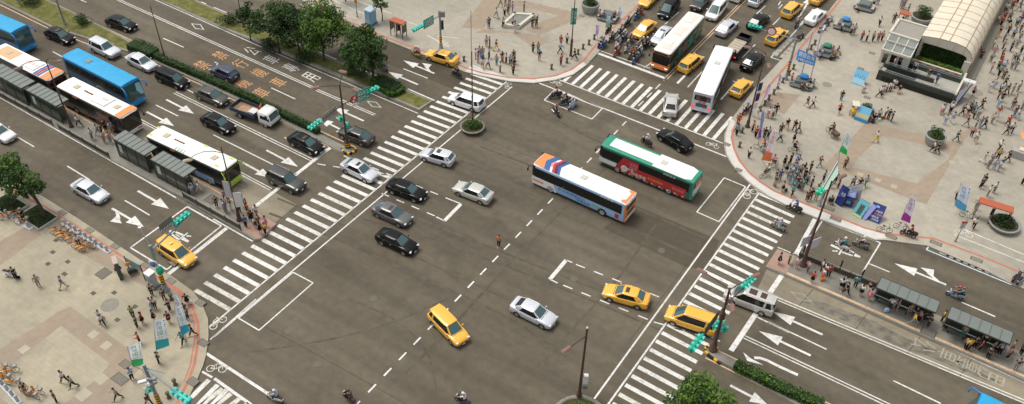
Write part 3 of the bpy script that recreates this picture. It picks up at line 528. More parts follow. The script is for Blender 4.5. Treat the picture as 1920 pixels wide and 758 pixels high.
for x, y in ((1503, 483), (1572, 511), (1612, 528)):
    root = empty('bollard_post', W(x, y, .3), 0, {1503: 'black slim post at the tip of right island railing', 1572: 'black slim post in the middle of right island railing', 1612: 'black slim post at the shelter end of right island railing'}[x], 'post', 'black posts on the right island'); mb = MB(); mb.lathe([(.13, 0), (.13, .1), (.08, .15), (.08, 1.5), (.1, 1.52), (.07, 1.7), (.001, 1.74)], (0, 0, 0), BLK, 12); mb.build('shaft', root)
# ---------------- poles ----------------
def pole(name, base, z0, h, r, m, label, cat, grp=None, r2=None, foot=True):
    g = W(*base, z0); root = empty(name, g, 0, label, cat, grp); mb = MB(); mb.tube([(0, 0, 0), (0, 0, h * .3), (0, 0, h)], r, m, 10, r2 or r * .6); mb.build('pole', root)
    if foot: mb = MB(); mb.lathe([(r * 2.2, 0), (r * 2.2, .12), (r * 1.5, .2), (r * 1.35, .9), (r * 1.1, 1.0)], (0, 0, 0), m, 10); mb.build('base', root)
    return root, g
def arm_to(root, g, z1, px, z2, m, r=.05, lamp=None, bow=.35, nm='arm'):
    e = W(*px, z2) - g; s = Vector((0, 0, z1)); e = Vector((e.x, e.y, z2)) ; e.z -= 0; gz = g.z
    s.z -= 0; mid = (s + e) / 2; mid.z += bow; loc = lambda v: Vector((v.x, v.y, v.z - gz))
    pts = [loc(s)] + [loc(s * (1 - t) ** 2 + mid * 2 * t * (1 - t) + e * t * t) for t in (.25, .5, .75)] + [loc(e)]
    mb = MB(); mb.tube(pts, r, m, 8, r * .7); mb.build(nm, root); q = loc(e); d = (e - s); d.z = 0; rz = math.atan2(d.y, d.x)
    if lamp: mb = MB(); mb.box(q + Vector((0, 0, -.03)), (1.0, .42, .22), lamp, rz=rz, bev=.1); o = mb.build('lamp_head', root); mb = MB(); mb.box(q + Vector((0, 0, -.15)), (.7, .3, .05), mat('lamp_lens', (.5, .48, .4), .3), rz=rz, bev=.02); mb.build('lens', o)
    return q, rz
def signal(root, q, rz, n=4, s=1., m=None, m2=None, facing=0, vert=False):
    """signal head lying along its arm, a row of hooded lenses"""
    mb = MB(); mm = m or SIGG; Ll = .42 * n * s; Rm = Matrix.Rotation(rz, 3, 'Z'); mb.box(q, (Ll, .24, .42 * s) if not vert else (.36, .24, .4 * n * s), mm, rz=rz, bev=.04); body = mb.build('signal_head', root)
    for k in range(n):
        o = Vector((-Ll / 2 + .42 * s * (k + .5), 0, 0)) if not vert else Vector((0, 0, .4 * s * (k - (n - 1) / 2)))
        for sg in (-1, 1):
            mb = MB(); c = q + Rm @ (o + Vector((0, sg * .2, .02))); pts = [c + Rm @ Vector((.17 * s * cos(t), dy * sg, .17 * s * sin(t))) for dy in (-.1, .14) for t in ()]
            rows = [[c + Rm @ Vector((.18 * s * cos(t), dy * sg, .18 * s * sin(t))) for t in [pi * j / 8 - .2 * (1 - j / 4) for j in range(9)]] for dy in (-.09, .13)]; mb.grid(rows, m2 or SIGT); mb.build('hood', body)
            mb = MB(); mb.face([c + Rm @ Vector((.13 * s * cos(t), -.075 * sg, .13 * s * sin(t))) for t in [2 * pi * j / 12 for j in range(12)]], BLK if k < n - 1 else mat('lit_green', (.1, .8, .4), .4)); mb.build('lens', body)
def hazard(root, z0, z1, r):
    mb = MB(); n = int((z1 - z0) / .16)
    for k in range(n): mb.lathe([(r, z0 + k * .16), (r, z0 + (k + 1) * .16)], (0, 0, 0), YEL2 if k % 2 else BLK, 12)
    mb.build('hazard_band', root)
def plate(root, c, w_, h_, rz, m, text=None, tm=None, nm='sign_plate', fs=.8):
    mb = MB(); c = Vector(c); mb.box(c, (w_, .05, h_), m, rz=rz, bev=.01); o = mb.build(nm, root)
    if text:
        for sg in (-1, 1):
            mb = MB(); Rm = Matrix.Rotation(rz, 3, 'Z'); put_text(mb, text, tm or WSIGN, lambda u, v: c + Rm @ Vector((u * w_ * fs * -sg * -1 if sg < 0 else -u * w_ * fs, sg * .035, v * h_ * fs))); mb.build('lettering', o)
    return o
# gantry at the left median with three lamps and signals
b0, t0 = (652, 276), (637, 158); h = hfor(b0, t0); r_, g = pole('signal_gantry', b0, .16, h - .16, .17, BROWN, 'brown signal gantry with three lamps at the hedge median end', 'signal pole', 'brown signal gantries', .09)
for px in ((592, 164), (668, 168), (643, 134)): arm_to(r_, g, h, px, h + (.4 if px[0] != 643 else 2.0), BROWN, .05, BROWNL, .1)
zb = 6.2; q1, rz = arm_to(r_, g, zb, (706, 166), zb, BROWN, .07, bow=0); q2, rz2 = arm_to(r_, g, zb, (584, 240), zb, BROWN, .07, bow=0)
for q, rr in ((q1, rz), (q2, rz2)): signal(r_, q - Vector((cos(rr), sin(rr), 0)) * .6, rr, 4, 1.15)
mid = lambda q, t: Vector((q.x * t, q.y * t, q.z))
plate(r_, mid(q1, .60), 1.9, 1.5, rz, SGREEN, '忠孝西路', fs=.8); mb = MB(); c = mid(q1, .33); Rm = Matrix.Rotation(rz, 3, 'Z')
mb.face([c + Rm @ Vector((.5 * cos(t), -.05, .5 * sin(t))) for t in [2 * pi * k / 24 for k in range(24)]], SRED); mb.face([c + Rm @ Vector((.5 * cos(t), .0, .5 * sin(t))) for t in [-2 * pi * k / 24 for k in range(24)]], SRED); o = mb.build('round_sign', r_); mb = MB()
for s in (-.17, .17): mb.face([c + Rm @ Vector((.15 * cos(t) + s * .5, -.06, .19 * sin(t) + s)) for t in [2 * pi * k / 16 for k in range(16)]], WSIGN)
mb.build('sign_face', o); plate(r_, mid(q1, .36) + Vector((0, 0, -.75)), 1.0, .35, rz, WSIGN, nm='white_plate')
gl = mat('grey_back_plate', (.30, .28, .24), .7, noise=.3, nscale=3); plate(r_, mid(q2, .42), 2.4, 1.1, rz2, gl, nm='sign_back'); signal(r_, Vector((.3, 0, 3.1)), 0, 2, .9, vert=True); signal(r_, Vector((-.35, .2, 3.9)), 1.5, 2, .9, vert=True)
hazard(r_, .1, 1.0, .36)
def nose(pts, label, z=.16):
    root = empty('striped_kerb', W(*pts[0], 0), 0, label, 'kerb'); o = W(*pts[0], 0)
    for i in range(len(pts) - 1):
        a, b = W(*pts[i], 0) - o, W(*pts[i + 1], 0) - o; n = max(2, int((b - a).length / .3)); rz = math.atan2((b - a).y, (b - a).x)
        for k in range(n): c = a.lerp(b, (k + .5) / n); mb = MB(); mb.box((c.x, c.y, .14), ((b - a).length / n - .004, .18, .28), YEL2 if k % 2 else BLK, rz=rz); mb.build('painted_block', root)
nose([(640, 281), (646, 289), (656, 290.5), (665, 286), (668, 280)], 'yellow and black striped kerb round the left gantry foot')
# gantry at the right median
b0, t0 = (1337, 656), (1367, 538); h = hfor(b0, t0); r_, g = pole('signal_gantry', b0, .16, h - .16, .2, BROWN, 'brown signal gantry with three lamps beside the yellow minivan taxi', 'signal pole', 'brown signal gantries', .1)
for px in ((1316, 508), (1418, 516), (1374, 577)): arm_to(r_, g, h - .2, px, h + .25, BROWN, .055, BROWNL, .15)
zb = 6.4; q1, rz = arm_to(r_, g, zb, (1412, 522), zb, BROWN, .08, bow=0); q2, rz2 = arm_to(r_, g, zb, (1300, 652), zb, BROWN, .08, bow=0); signal(r_, q1 - Vector((cos(rz), sin(rz), 0)) * .8, rz, 4, 1.15); signal(r_, q2 - Vector((cos(rz2), sin(rz2), 0)) * .6, rz2, 4, 1.25)
plate(r_, mid(q2, .45), 2.6, 1.2, rz2, mat('dark_sign_back', (.05, .05, .05), .6, noise=.3, nscale=5), nm='sign_back'); signal(r_, Vector((-.35, .1, 3.2)), .3, 2, .9, vert=True); signal(r_, Vector((.45, -.1, 3.1)), 1.6, 2, .9, vert=True); signal(r_, Vector((.1, .35, 3.6)), 1., 2, .8)
for z_ in (4.5, 5.0): mb = MB(); mb.box((0, 0, z_), (.5, .3, .35), BROWN, bev=.04); mb.build('control_box', r_)
nose([(1350, 684), (1332, 671), (1321, 661), (1322, 654), (1330, 651), (1345, 657)], 'yellow and black striped kerb round the right gantry foot')
# lamp post at bottom with planter bush
b0 = (1085, 748); h = hfor(b0, (1092, 614)); r_, g = pole('street_lamp', b0, 0, h, .17, BROWN, 'brown street lamp with one drooping lamp at bottom centre', 'street lamp', 'brown street lamps', .08); arm_to(r_, g, h - .9, (1062, 655), h - .9, BROWN, .06, BROWNL, -.1); arm_to(r_, g, h - .9, (1103, 618), h - .2, BROWN, .04, None, 0)
for k, z_ in enumerate((1.9, 2.6, 3.2)): mb = MB(); mb.box((.4, 0, z_), (.4, .35, .5), WSIGN if k else STEEL, bev=.03); mb.build('control_box', r_)
mb = MB(); mb.lathe([(.09, 0), (.1, .12), (.001, .2)], (0, 0, h), WSIGN, 10); mb.build('cap', r_)
# left island lamps
b0 = (134, 238); h = hfor(b0, (79, 116), .3); r_, g = pole('street_lamp', b0, .3, h, .13, BROWN, 'leaning looking brown lamp post in front of the second bus', 'street lamp', 'brown street lamps', .06)
for px in ((34, 128), (108, 114)): arm_to(r_, g, h + .2, px, h + .3, BROWN, .05, BROWNL, .9)
b0 = (449, 413); h = hfor(b0, (407, 277), .3); r_, g = pole('street_lamp', b0, .3, h, .15, BROWN, 'brown lamp post with white banners at the left island tip', 'street lamp', 'brown street lamps', .05)
arm_to(r_, g, h - .5, (352, 300), h - .4, mat('pale_arm', (.3, .26, .2), .5), .05, mat('pale_lamp', (.4, .33, .24), .5), 1.2); plate(r_, (.45, -.1, 3.0), .8, 2.0, .2, WSIGN, nm='hanging_banner'); plate(r_, (-.55, .2, 4.1), .7, 2.2, -.2, mat('grey_white_cloth', (.5, .51, .52), .6), nm='hanging_banner')
# thin lamp poles by the hedge and the top left
for b0, t0, lb in (((310, 111), (281, 12), 'tall thin dark pole rising from the hedge'), ((457, 51), (446, -10), 'thin dark pole among the median trees at top')):
    h = hfor(b0, t0); pole('lamp_pole', b0, .16, h, .09, BROWN, lb, 'pole', 'thin poles', .05)
b0 = (122, 46); pole('lamp_pole', b0, .16, 9, .13, STEEL, 'grey pole standing on the top left grass', 'pole', 'thin poles', .09)
# centre mast in its planter with green street sign
b0 = (886, 232); h = hfor(b0, (885, 98)); r_, g = pole('sign_mast', b0, .6, h, .09, BROWN, 'thin brown mast with green sign rising from the round planter', 'mast', None, .05, foot=False); plate(r_, (.0, 0, 3.4), .42, 1.6, 1.2, SGREEN, '中華路', nm='street_sign')
# far plaza masts
b0 = (1070, 105); h = hfor(b0, (1078, -20)); r_, g = pole('sign_mast', b0, .14, h, .10, BROWN, 'tall mast with green street sign on the far plaza', 'mast', None, .05); plate(r_, (0, 0, 6.0), .75, 2.4, .1, SGREEN, '中華路', nm='street_sign')
mb = MB(); mb.tube([(0, 0, 0), (0, 0, 2.6)], .17, mat('mast_foot', (.09, .07, .04), .6), 10); mb.build('mast_sleeve', r_)
b0 = (884, 125); h = hfor(b0, (880, 20)); pole('lamp_pole', b0, .14, h, .05, STEEL, 'thin grey pole behind the far plaza crowd', 'pole', 'thin poles', .04)
# signal pole far plaza
b0 = (827, 92); h = hfor(b0, (823, 20)); r_, g = pole('signal_pole', b0, .14, h, .16, PGREY, 'grey signal pole behind the kerbside yellow taxi', 'signal pole', 'grey signal poles', .12); hazard(r_, .5, 2.1, .18)
q1, rz = arm_to(r_, g, h - .6, (782, 54), h - .6, PGREY, .08, bow=.1); signal(r_, q1 + Vector((cos(rz), sin(rz), 0)) * -.2, rz, 4, 1.1, SIGT); plate(r_, mid(q1, .5), 1.9, 1.3, rz, SGREEN, '忠孝西路', fs=.8); mb = MB(); mb.box((.25, 0, h - .5), (.9, .3, .9), STEEL, bev=.1); mb.build('signal_back', r_)
mb = MB(); mb.box((.3, 0, 3.7), (.3, .25, 1.3), BLK); mb.build('control_box', r_)
# lower left signal pole
b0 = (311, 545); h = hfor(b0, (277, 462)); r_, g = pole('signal_pole', b0, .14, h, .19, PGREY, 'blue-grey signal pole above the yellow taxi at lower left', 'signal pole', 'grey signal poles', .15); hazard(r_, 1.0, 2.4, .21)
q1, rz = arm_to(r_, g, h - .5, (352, 404), h + .2, PGREY, .10, bow=-.2); signal(r_, q1 - Vector((cos(rz), sin(rz), -.15)) * .7, rz, 4, 1.2); arm_to(r_, g, h, (262, 427), h + 1.4, STEEL, .05, bow=.2); mb = MB(); q = W(262, 427, h + 1.4) - g; mb.box((q.x, q.y, q.z), (.3, .2, .12), WSIGN); mb.build('camera', r_)
for t in (.35, .42, .49, .56): mb = MB(); mb.box(mid(q1, t) + Vector((0, 0, .35)), (.06, .3, .4), STEEL); mb.build('bracket', r_)
plate(r_, mid(q1, .5) + Vector((-.2, .2, .7)), 1.6, .8, rz, mat('clear_sign_back', (.2, .19, .16), .5), nm='sign_back')
mb = MB(); mb.box((-.1, -.32, 4.0), (.8, .08, .9), WSIGN, bev=.02); o = mb.build('blue_sign', r_); mb = MB(); mb.face([(-.1 + .33 * cos(t), -.37, 4.0 + .33 * sin(t)) for t in [2 * pi * k / 20 for k in range(20)]], SBLUE); mb.build('blue_disc', o); mb = MB(); put_text(mb, '↰', WSIGN, lambda u, v: (-.1 + u * .36, -.375, 4.0 + v * .36)); mb.build('arrow_symbol', o)
mb = MB(); mb.lathe([(.001, -.35), (.3, -.3), (.36, 0), (.3, .3), (.001, .35)], (.25, -.25, 3.1), SIGG, 14); mb.build('signal_back', r_)
# bottom left signal pole
b0 = (304, 768); h = hfor(b0, (272, 684)); r_, g = pole('signal_pole', b0, .14, h, .18, PGREY, 'grey signal pole with turquoise signal at the bottom left', 'signal pole', 'grey signal poles', .14); hazard(r_, 1.0, 2.4, .20)
q1, rz = arm_to(r_, g, h - .3, (352, 752), h - 1.2, PGREY, .08, bow=.1); signal(r_, q1 - Vector((cos(rz), sin(rz), 0)) * .8, rz, 4, 1.3, SIGT); arm_to(r_, g, h - .2, (308, 700), h - .2, PGREY, .06, bow=0)
for k, (a, z_) in enumerate(((.3, 4.6), (-.5, 4.2), (.2, 3.9), (-.3, 3.6))): mb = MB(); mb.box((a, -.2, z_), (.8, .3, .26), WSIGN if k % 2 else STEEL, rz=.4 * k, bev=.05); mb.build('camera', r_)
signal(r_, Vector((-.3, -.1, 2.9)), .6, 2, .9)
# lamp post on station plaza kerb
b0 = (1401, 238); h = hfor(b0, (1434, 98), .14); r_, g = pole('street_lamp', b0, .14, h, .15, BROWN, 'brown lamp post with dark blue flags at the station plaza kerb', 'street lamp', 'brown street lamps', .05)
for px in ((1402, 88), (1442, 123)): arm_to(r_, g, h, px, h + .3, BROWN, .045, BROWNL, .5)
NAVY = mat('navy_flag', (.01, .02, .13), .6)
for z_ in (4.4, 5.9): plate(r_, (.35, 0, z_), .6, 1.1, .5, NAVY, nm='pole_flag')
plate(r_, (.35, 0, 3.2), .6, .9, .5, WSIGN, nm='pole_flag'); plate(r_, (.35, 0, 5.15), .6, .35, .5, WSIGN, nm='pole_flag')
# sign post with no turning sign
b0 = (1473, 149); h = hfor(b0, (1490, 72), .14); r_, g = pole('signal_pole', b0, .14, h, .15, PGREY, 'grey signal pole with red ringed sign by the scooter bay', 'signal pole', 'grey signal poles', .12); hazard(r_, 1.3, 2.9, .17)
q1, rz = arm_to(r_, g, h, (1404, 48), h + .3, PGREY, .07, bow=0); signal(r_, q1 * 1. - Vector((cos(rz), sin(rz), 0)) * .8, rz, 4, 1.1); c = mid(q1, .52); Rm = Matrix.Rotation(rz, 3, 'Z')
for R2, m, dy in ((.62, SRED, .05), (.46, WSIGN, .06)):
    mb = MB()
    for sg in (-1, 1): mb.face([c + Rm @ Vector((R2 * cos(t * sg), dy * sg * 1., R2 * sin(t * sg))) for t in [2 * pi * k / 24 for k in range(24)]][::1], m)
    mb.build('round_sign', r_)
# right kerb lamp post with posters
b0 = (1505, 497); h = hfor(b0, (1556, 338), .3); r_, g = pole('street_lamp', b0, .3, h, .2, BROWN, 'tall brown lamp post with white posters at the right island tip', 'street lamp', 'brown street lamps', .07)
arm_to(r_, g, h - .5, (1580, 330), h + .4, BROWN, .05, BROWNL, .1); WP = mat('poster_print', (.62, .60, .66), .6)
for px, zz in (((1511, 452), 3.0), ((1529, 456), 2.6)):
    q = W(*px, zz + .3) - g; plate(r_, (q.x, q.y, zz), 1.15, 1.25, .5, WP, nm='poster'); 
for (dx, z_, m) in ((-.1, 3.2, SRED), (.75, 2.9, BLK), (.75, 2.45, BLK)):
    q = W(1520, 452, 3.1) - g; mb = MB(); Rm = Matrix.Rotation(.5, 3, 'Z'); c = Vector((q.x, q.y, z_)) + Rm @ Vector((dx - .2, -.05, 0)); i_ = [c + Rm @ Vector((.15 * cos(t), 0, .2 * sin(t))) for t in [2 * pi * k / 16 for k in range(16)]]; o_ = [c + Rm @ Vector((.2 * cos(t), 0, .27 * sin(t))) for t in [2 * pi * k / 16 for k in range(16)]]; mb.grid([i_, o_], m, True); mb.build('poster_ring', r_)
# small signal on the station plaza kerb
b0 = (1536, 386); r_, g = pole('signal_pole', b0, .14, 3.6, .12, STEEL, 'short signal pole with bright green head in the plaza crowd', 'signal pole', 'grey signal poles', .1); q = W(1540, 357, 3.7) - g; signal(r_, Vector((q.x, q.y, 3.56)), .9, 3, 1.3, mat('bright_green', (.0, .45, .22), .4), mat('bright_green2', (.02, .5, .3), .4))
q2 = W(1571, 303, 5.6) - g; mb = MB(); mb.tube([(q.x, q.y, 3.6), (q2.x, q2.y, 5.5)], .11, STEEL, 8); mb.build('arm', r_); mb = MB(); e = Vector((q2.x, q2.y, 5.4)); s0 = Vector((q.x, q.y, 3.6)); dn = Vector((.25, -.35, -.1)); mb.face([s0 + dn, s0.lerp(e, .75) + dn * 1.6, e, s0], mat('green_white_print', (.35, .52, .42), .5)); mb.build('hanging_banner', r_)
# info signs lower left
b0 = (273, 526); r_ = empty('map_board', W(*b0, .14), 0, 'tall glass map board beside the telephone box', 'sign'); 
for x in (0, -1.9): mb = MB(); mb.box((x, 1.1 * (x < 0), 1.1), (.08, .08, 2.2), DGR); mb.build('post', r_)
mb = MB(); mb.box((-.95, .55, 1.65), (2.0, .06, 1.0), mat('blue_glass_board', (.22, .32, .34), .2), rz=-.52); mb.build('board', r_)
def kiosk(px, label, w_=1.1):
    r_ = empty('information_kiosk', W(*px, .14), R(-60), label, 'kiosk'); mb = MB(); mb.box((0, 0, 1.15), (w_, .35, 2.3), mat('kiosk_dark', (.05, .06, .045), .5), bev=.04); mb.build('case', r_); mb = MB(); mb.box((0, 0, 2.34), (w_ + .1, .45, .1), mat('kiosk_top', (.45, .36, .3), .5)); mb.build('top', r_)
    mb = MB(); mb.box((0, -.19, 1.35), (w_ * .8, .02, 1.6), mat('kiosk_glass', (.3, .24, .2), .3)); mb.build('screen', r_)
kiosk((227, 519), 'tall dark information kiosk with a person photographing it')
r_ = empty('telephone_box', W(289, 537, .14), R(-32), 'pale grey box with coloured panel at foot of signal pole', 'kiosk'); mb = MB(); mb.box((0, 0, .95), (.75, .7, 1.9), mat('pale_cabinet', (.42, .45, .45), .4), bev=.05); mb.build('case', r_); mb = MB(); mb.box((.05, -.36, 1.2), (.6, .02, .7), mat('cabinet_screen', (.05, .25, .3), .3)); mb.build('panel', r_); mb = MB(); mb.box((0, 0, .12), (.95, .9, .24), mat('cabinet_plinth', (.2, .2, .18), .7)); mb.build('plinth', r_); mb = MB(); mb.box((0, 0, 1.96), (.85, .8, .08), WSIGN, bev=.03); mb.build('lid', r_)
r_ = empty('street_cleaning_cart', W(251, 513, .14), .6, 'small cart with orange flag beside the map board', 'cart'); mb = MB(); mb.box((0, 0, .5), (.9, .5, .5), DGR, bev=.05); mb.build('body', r_); mb = MB(); mb.box((-.2, 0, 1.5), (.5, .12, .4), OR_ := mat('orange_flag', (.75, .3, .04), .6), bev=.03); mb.build('flag', r_); mb = MB(); mb.tube([(-.2, 0, .6), (-.2, 0, 1.5)], .03, STEEL, 6); mb.build('mast', r_)
for x in (-.3, .3): wheel(r_, x, .25, .18, .08, 1)
# ---------------- bollards ----------------
bp = MB(); BOLM = mat('bollard_bronze', (.10, .09, .05), .6); bp.lathe([(.2, 0), (.2, .1), (.13, .16), (.12, .5), (.2, .62), (.2, .72), (.11, .8), (.001, .82)], (0, 0, 0), BOLM, 12); bol = None
ROWS = (('station plaza kerb', [(1487, 130), (1479, 141), (1467, 155), (1458, 166), (1450, 177), (1441, 187), (1433, 198), (1425, 208), (1391, 249), (1386, 276), (1527, 84), (1520, 93), (1512, 101), (1499, 115)]),
        ('far plaza kerb', [(1104, 84), (1093, 92), (1083.6, 102), (1062.7, 118), (1034, 130), (1114, 74), (854, 109), (870, 115)]), ('lower left kerb', [(322, 562), (337, 578), (329, 722), (317, 746)]))
for nm, L_ in ROWS:
    for x, y in L_:
        if bol is None: bol = o = bp.build('bollard'); 
        else: o = bol.copy(); COL.objects.link(o)
        o.location = W(x, y, .14); tag(o, 'short bronze bollard at the ' + nm, 'bollard', 'short bronze bollards')
# ---------------- foliage ----------------
def leafmat(n, c): return mat(n, c, .65, 0, .3)
LF = [leafmat('leaf_dark', (.016, .040, .008)), leafmat('leaf_mid', (.038, .085, .012)), leafmat('leaf_light', (.10, .19, .022)), leafmat('leaf_yellow', (.16, .21, .03))]
BARK = mat('bark', (.06, .045, .03), .9, noise=.3, nscale=8)
def leaf(mb, c, s, m, rnd, flat=.5):
    n = Vector((rnd.gauss(0, 1), rnd.gauss(0, 1), abs(rnd.gauss(0, 1)) + flat)).normalized(); a = n.cross(Vector((rnd.random() - .5, rnd.random() - .5, .1))).normalized() * s; b = n.cross(a) * .6
    mb.face([c - a, c + b * .9, c + a, c - b * .9], m)
def crown(rnd, R3, centers, nl, s, cols=(0, 1, 2), cr=.9, hollow=.25):
    mb = MB()
    for (c, r) in centers:
        base = rnd.random()
        for k in range(int(nl * r * r)):
            d = Vector((rnd.gauss(0, 1), rnd.gauss(0, 1), rnd.gauss(0, 1))).normalized(); rr = r * (1 - hollow * rnd.random() ** 2) * (1 if rnd.random() < .85 else rnd.random()); p = c + Vector((d.x * rr, d.y * rr, d.z * rr * .8))
            q = rnd.random() * .6 + base * .5; m = LF[cols[min(len(cols) - 1, int(q * len(cols) / 1.1))]]; leaf(mb, p, s * (.7 + rnd.random() * .6), m, rnd)
    return mb
def tree(base, z0, hc, rad, thick, label, seed, n=26, cols=(0, 1, 2), name='broadleaf_tree', grp='trees beside the roads', ls=.17, nl=230, off=(0, 0), flat=.7):
    rnd = random.Random(seed); g = W(*base, z0); root = empty(name, g, 0, label, 'tree', grp); ox, oy = off; cs = []
    for k in range(n):
        while True:
            v = Vector((rnd.uniform(-1, 1), rnd.uniform(-1, 1), rnd.uniform(-.9, 1)))
            if .25 < v.length < 1: break
        v *= (.55 + .45 * rnd.random()) / max(v.length, .6) if v.length < .6 else 1; cs.append((Vector((v.x * rad * .8 + ox, v.y * rad * .8 + oy, hc + v.z * rad * flat)), rad * rnd.uniform(.22, .38)))
    crown(rnd, rad, cs, nl / max(1, rad * .45), ls, cols).build('crown', root)
    mb = MB(); mb.tube([(0, 0, -.05), (.05, .03, hc * .3), (ox * .3, oy * .3 + .1, hc * .62)], thick, BARK, 8, thick * .7)
    for k in range(7):
        c, r = cs[k]; s0 = Vector((ox * .3, oy * .3 + .1, hc * .6)); m_ = s0.lerp(c, .5) + Vector((0, 0, .3)); mb.tube([s0 - Vector((0, 0, .3 * (k % 3))), m_, c], thick * .5, BARK, 6, thick * .15)
    mb.build('trunk', root); return root
tree((524, 98), .16, 4.6, 3.6, .16, 'broad dark tree leftmost of the three full median trees', 3, cols=(0, 0, 1, 1), off=(-.5, 1))
tree((562, 106), .16, 4.0, 3.0, .13, 'dark green tree squeezed between two larger median trees', 4, n=22, cols=(0, 0, 1), off=(-.3, .6))
tree((608, 115), .16, 4.8, 3.9, .17, 'bright green tree in the middle of the tree planted median', 5, n=34, cols=(0, 1, 2, 2), off=(-.2, .8))
tree((700, 149), .16, 4.3, 3.4, .17, 'round dark green tree behind the square hedge', 8, n=30, cols=(0, 1, 1), off=(-.6, .2))
tree((660, 130), .16, 2.6, 1.2, .08, 'small bright sapling beside the dashed lane line', 9, n=10, cols=(1, 1, 2), off=(-.3, 0))
tree((470, 75), .16, 4.2, 2.2, .1, 'thin tree behind the far left median pole', 10, n=12, cols=(0, 1))
tree((1303, 812), 0, 3.8, 3.0, .2, 'large bright green tree at the bottom edge', 11, n=40, cols=(0, 1, 2, 2), ls=.16, nl=210)
tree((84, 408), .14, 4.7, 2.2, .2, 'leafy tree beside the orange rental bikes at left', 12, n=20, cols=(0, 1, 1, 2), off=(-.9, .4), flat=1.0)
tree((28, 385), .14, 4.6, 2.7, .16, 'pale leaved tree behind the rental bikes at far left', 13, n=20, cols=(1, 1, 2), off=(-.6, .5))
tree((717, 40), .14, 3.0, 1.4, .08, 'small round street tree beside the orange shelter frame', 14, n=12, cols=(1, 1, 2))
tree((648, 3), .14, 3.8, 1.9, .1, 'small tree at the top edge beside the blue cabin', 15, n=9, cols=(0, 1))
def shrub(px, z, rad, hh, label, seed, cols=(0, 1), name='shrub', grp='shrubs', nl=190, ls=.11, wide=1.):
    rnd = random.Random(seed); g = W(*px, z); root = empty(name, g, 0, label, 'shrub', grp); cs = [(Vector((rnd.uniform(-.6, .6) * rad * wide, rnd.uniform(-.6, .6) * rad, hh * rnd.uniform(.35, .7))), rad * rnd.uniform(.45, .6)) for k in range(9)]
    crown(rnd, rad, cs, nl / max(.5, rad * .8), ls, cols).build('foliage', root); mb = MB(); mb.tube([(0, 0, 0), (0, 0, hh * .6)], .06, BARK, 6); mb.build('stem', root); return root
shrub((158, 44), .16, 1.2, 1.3, 'round dark green bush on the top left grass', 21); shrub((57, 5), .16, 1.6, 1.2, 'low bush at the top left edge', 22); shrub((430, 45), .16, 1.5, 1.4, 'dark bush beside the thin median pole', 23, (0, 0, 1))
shrub((508, 92), .16, 1.5, 1.1, 'dark low bush under the leftmost median tree', 24, (0, 0, 1)); shrub((575, 112), .16, 1.7, 1.2, 'dark low bush between two median trees', 25, (0, 0, 1)); shrub((668, 140), .16, 1.7, 1.2, 'dark round bush beside the square hedge', 26, (0, 0, 1))
def hedge(pts, z, w_, hh, label, seed, cols=(0, 1, 1), dens=170, ls=.10, name='hedge', cat='hedge', grp=None):
    rnd = random.Random(seed); P = [W(x, y, z) for x, y in pts]; o = P[0].copy(); root = empty(name, o, 0, label, cat, grp); mb = MB(); lm = MB()
    for a, b in zip(P, P[1:]):
        d = b - a; L = d.length; rz = math.atan2(d.y, d.x); c = (a + b) / 2 - o; mb.box((c.x, c.y, hh * .45), (L + w_ * .2, w_ * .86, hh * .9), LF[0], rz=rz, bev=.1); n = Vector((-d.y, d.x, 0)).normalized(); dn = d.normalized()
        for k in range(int(L * dens)):
            t = rnd.random() * L; u = rnd.uniform(-1, 1); v = rnd.random()
            if rnd.random() < .5: q = Vector((0, 0, hh * (.92 + .1 * rnd.random() + .06 * sin(t * 1.7 + seed)))) + n * u * w_ / 2
            else: q = n * (w_ / 2 * (1 if u > 0 else -1) * (.92 + .14 * rnd.random())) + Vector((0, 0, hh * v))
            leaf(lm, a - o + dn * t + q, ls * (.7 + .6 * rnd.random()), LF[cols[rnd.randrange(len(cols))]], rnd)
    mb.build('hedge_core', root); lm.build('foliage', root)
hedge([(249, 90), (268, 96), (290, 106)], .16, 1.9, 1.05, 'wide rounded start of the clipped hedge behind silver sedan', 31, (0, 1, 1, 1))
hedge([(292, 108), (312, 118), (380, 147), (470, 188), (560, 232), (598, 250)], .16, .8, .8, 'long narrow clipped hedge along the left median', 32, (0, 1, 1), 150)
hedge([(1378, 688), (1430, 714), (1490, 742), (1540, 764)], .16, 1.0, .75, 'clipped hedge along the lower right median', 33, (0, 1, 2), 190, .11)
hedge([(697, 157), (733, 182), (757, 172), (716, 148), (697, 157)], .16, .7, .7, 'bright green square hedge frame beside the median end', 34, (1, 2, 2, 1), 150)
hedge([(712, 160), (745, 173)], .17, 1.9, .95, 'dark plants filling the square hedge frame', 35, (0, 0, 0), 260)
# round planters
def planter(px, z, R1, hh, label, seed, plant=1., m=None, cols=(0, 1, 1), grp='round planters', squash=1.):
    m = m or mat('planter_stone', (.28, .30, .29), .7, noise=.12, nscale=2); root = empty('round_planter', W(*px, z), 0, label, 'planter', grp); mb = MB(); mb.lathe([(R1 * .72, 0), (R1 * .86, hh * .25), (R1, hh * .8), (R1 * 1.03, hh * .86), (R1 * 1.03, hh), (R1 * .9, hh), (R1 * .88, hh - .12)], (0, 0, 0), m, 28); mb.face([(R1 * .88 * cos(t), R1 * .88 * sin(t), hh - .1) for t in [2 * pi * k / 24 for k in range(24)]], SOIL); mb.build('bowl', root)
    rnd = random.Random(seed); cs = [(Vector((R1 * .55 * cos(t) * rnd.random(), R1 * .55 * sin(t) * rnd.random(), hh + plant * rnd.uniform(.2, .6))), R1 * .42) for t in [2 * pi * k / 10 for k in range(10)]]; crown(rnd, 1, cs, 260, .10, cols).build('foliage', root); return root
planter((886, 243), 0, 1.45, .55, 'low round planter in the road at the foot of the thin mast', 41, .5, mat('planter_brick', (.22, .21, .16), .8, noise=.3, nscale=3), (0, 1, 2))
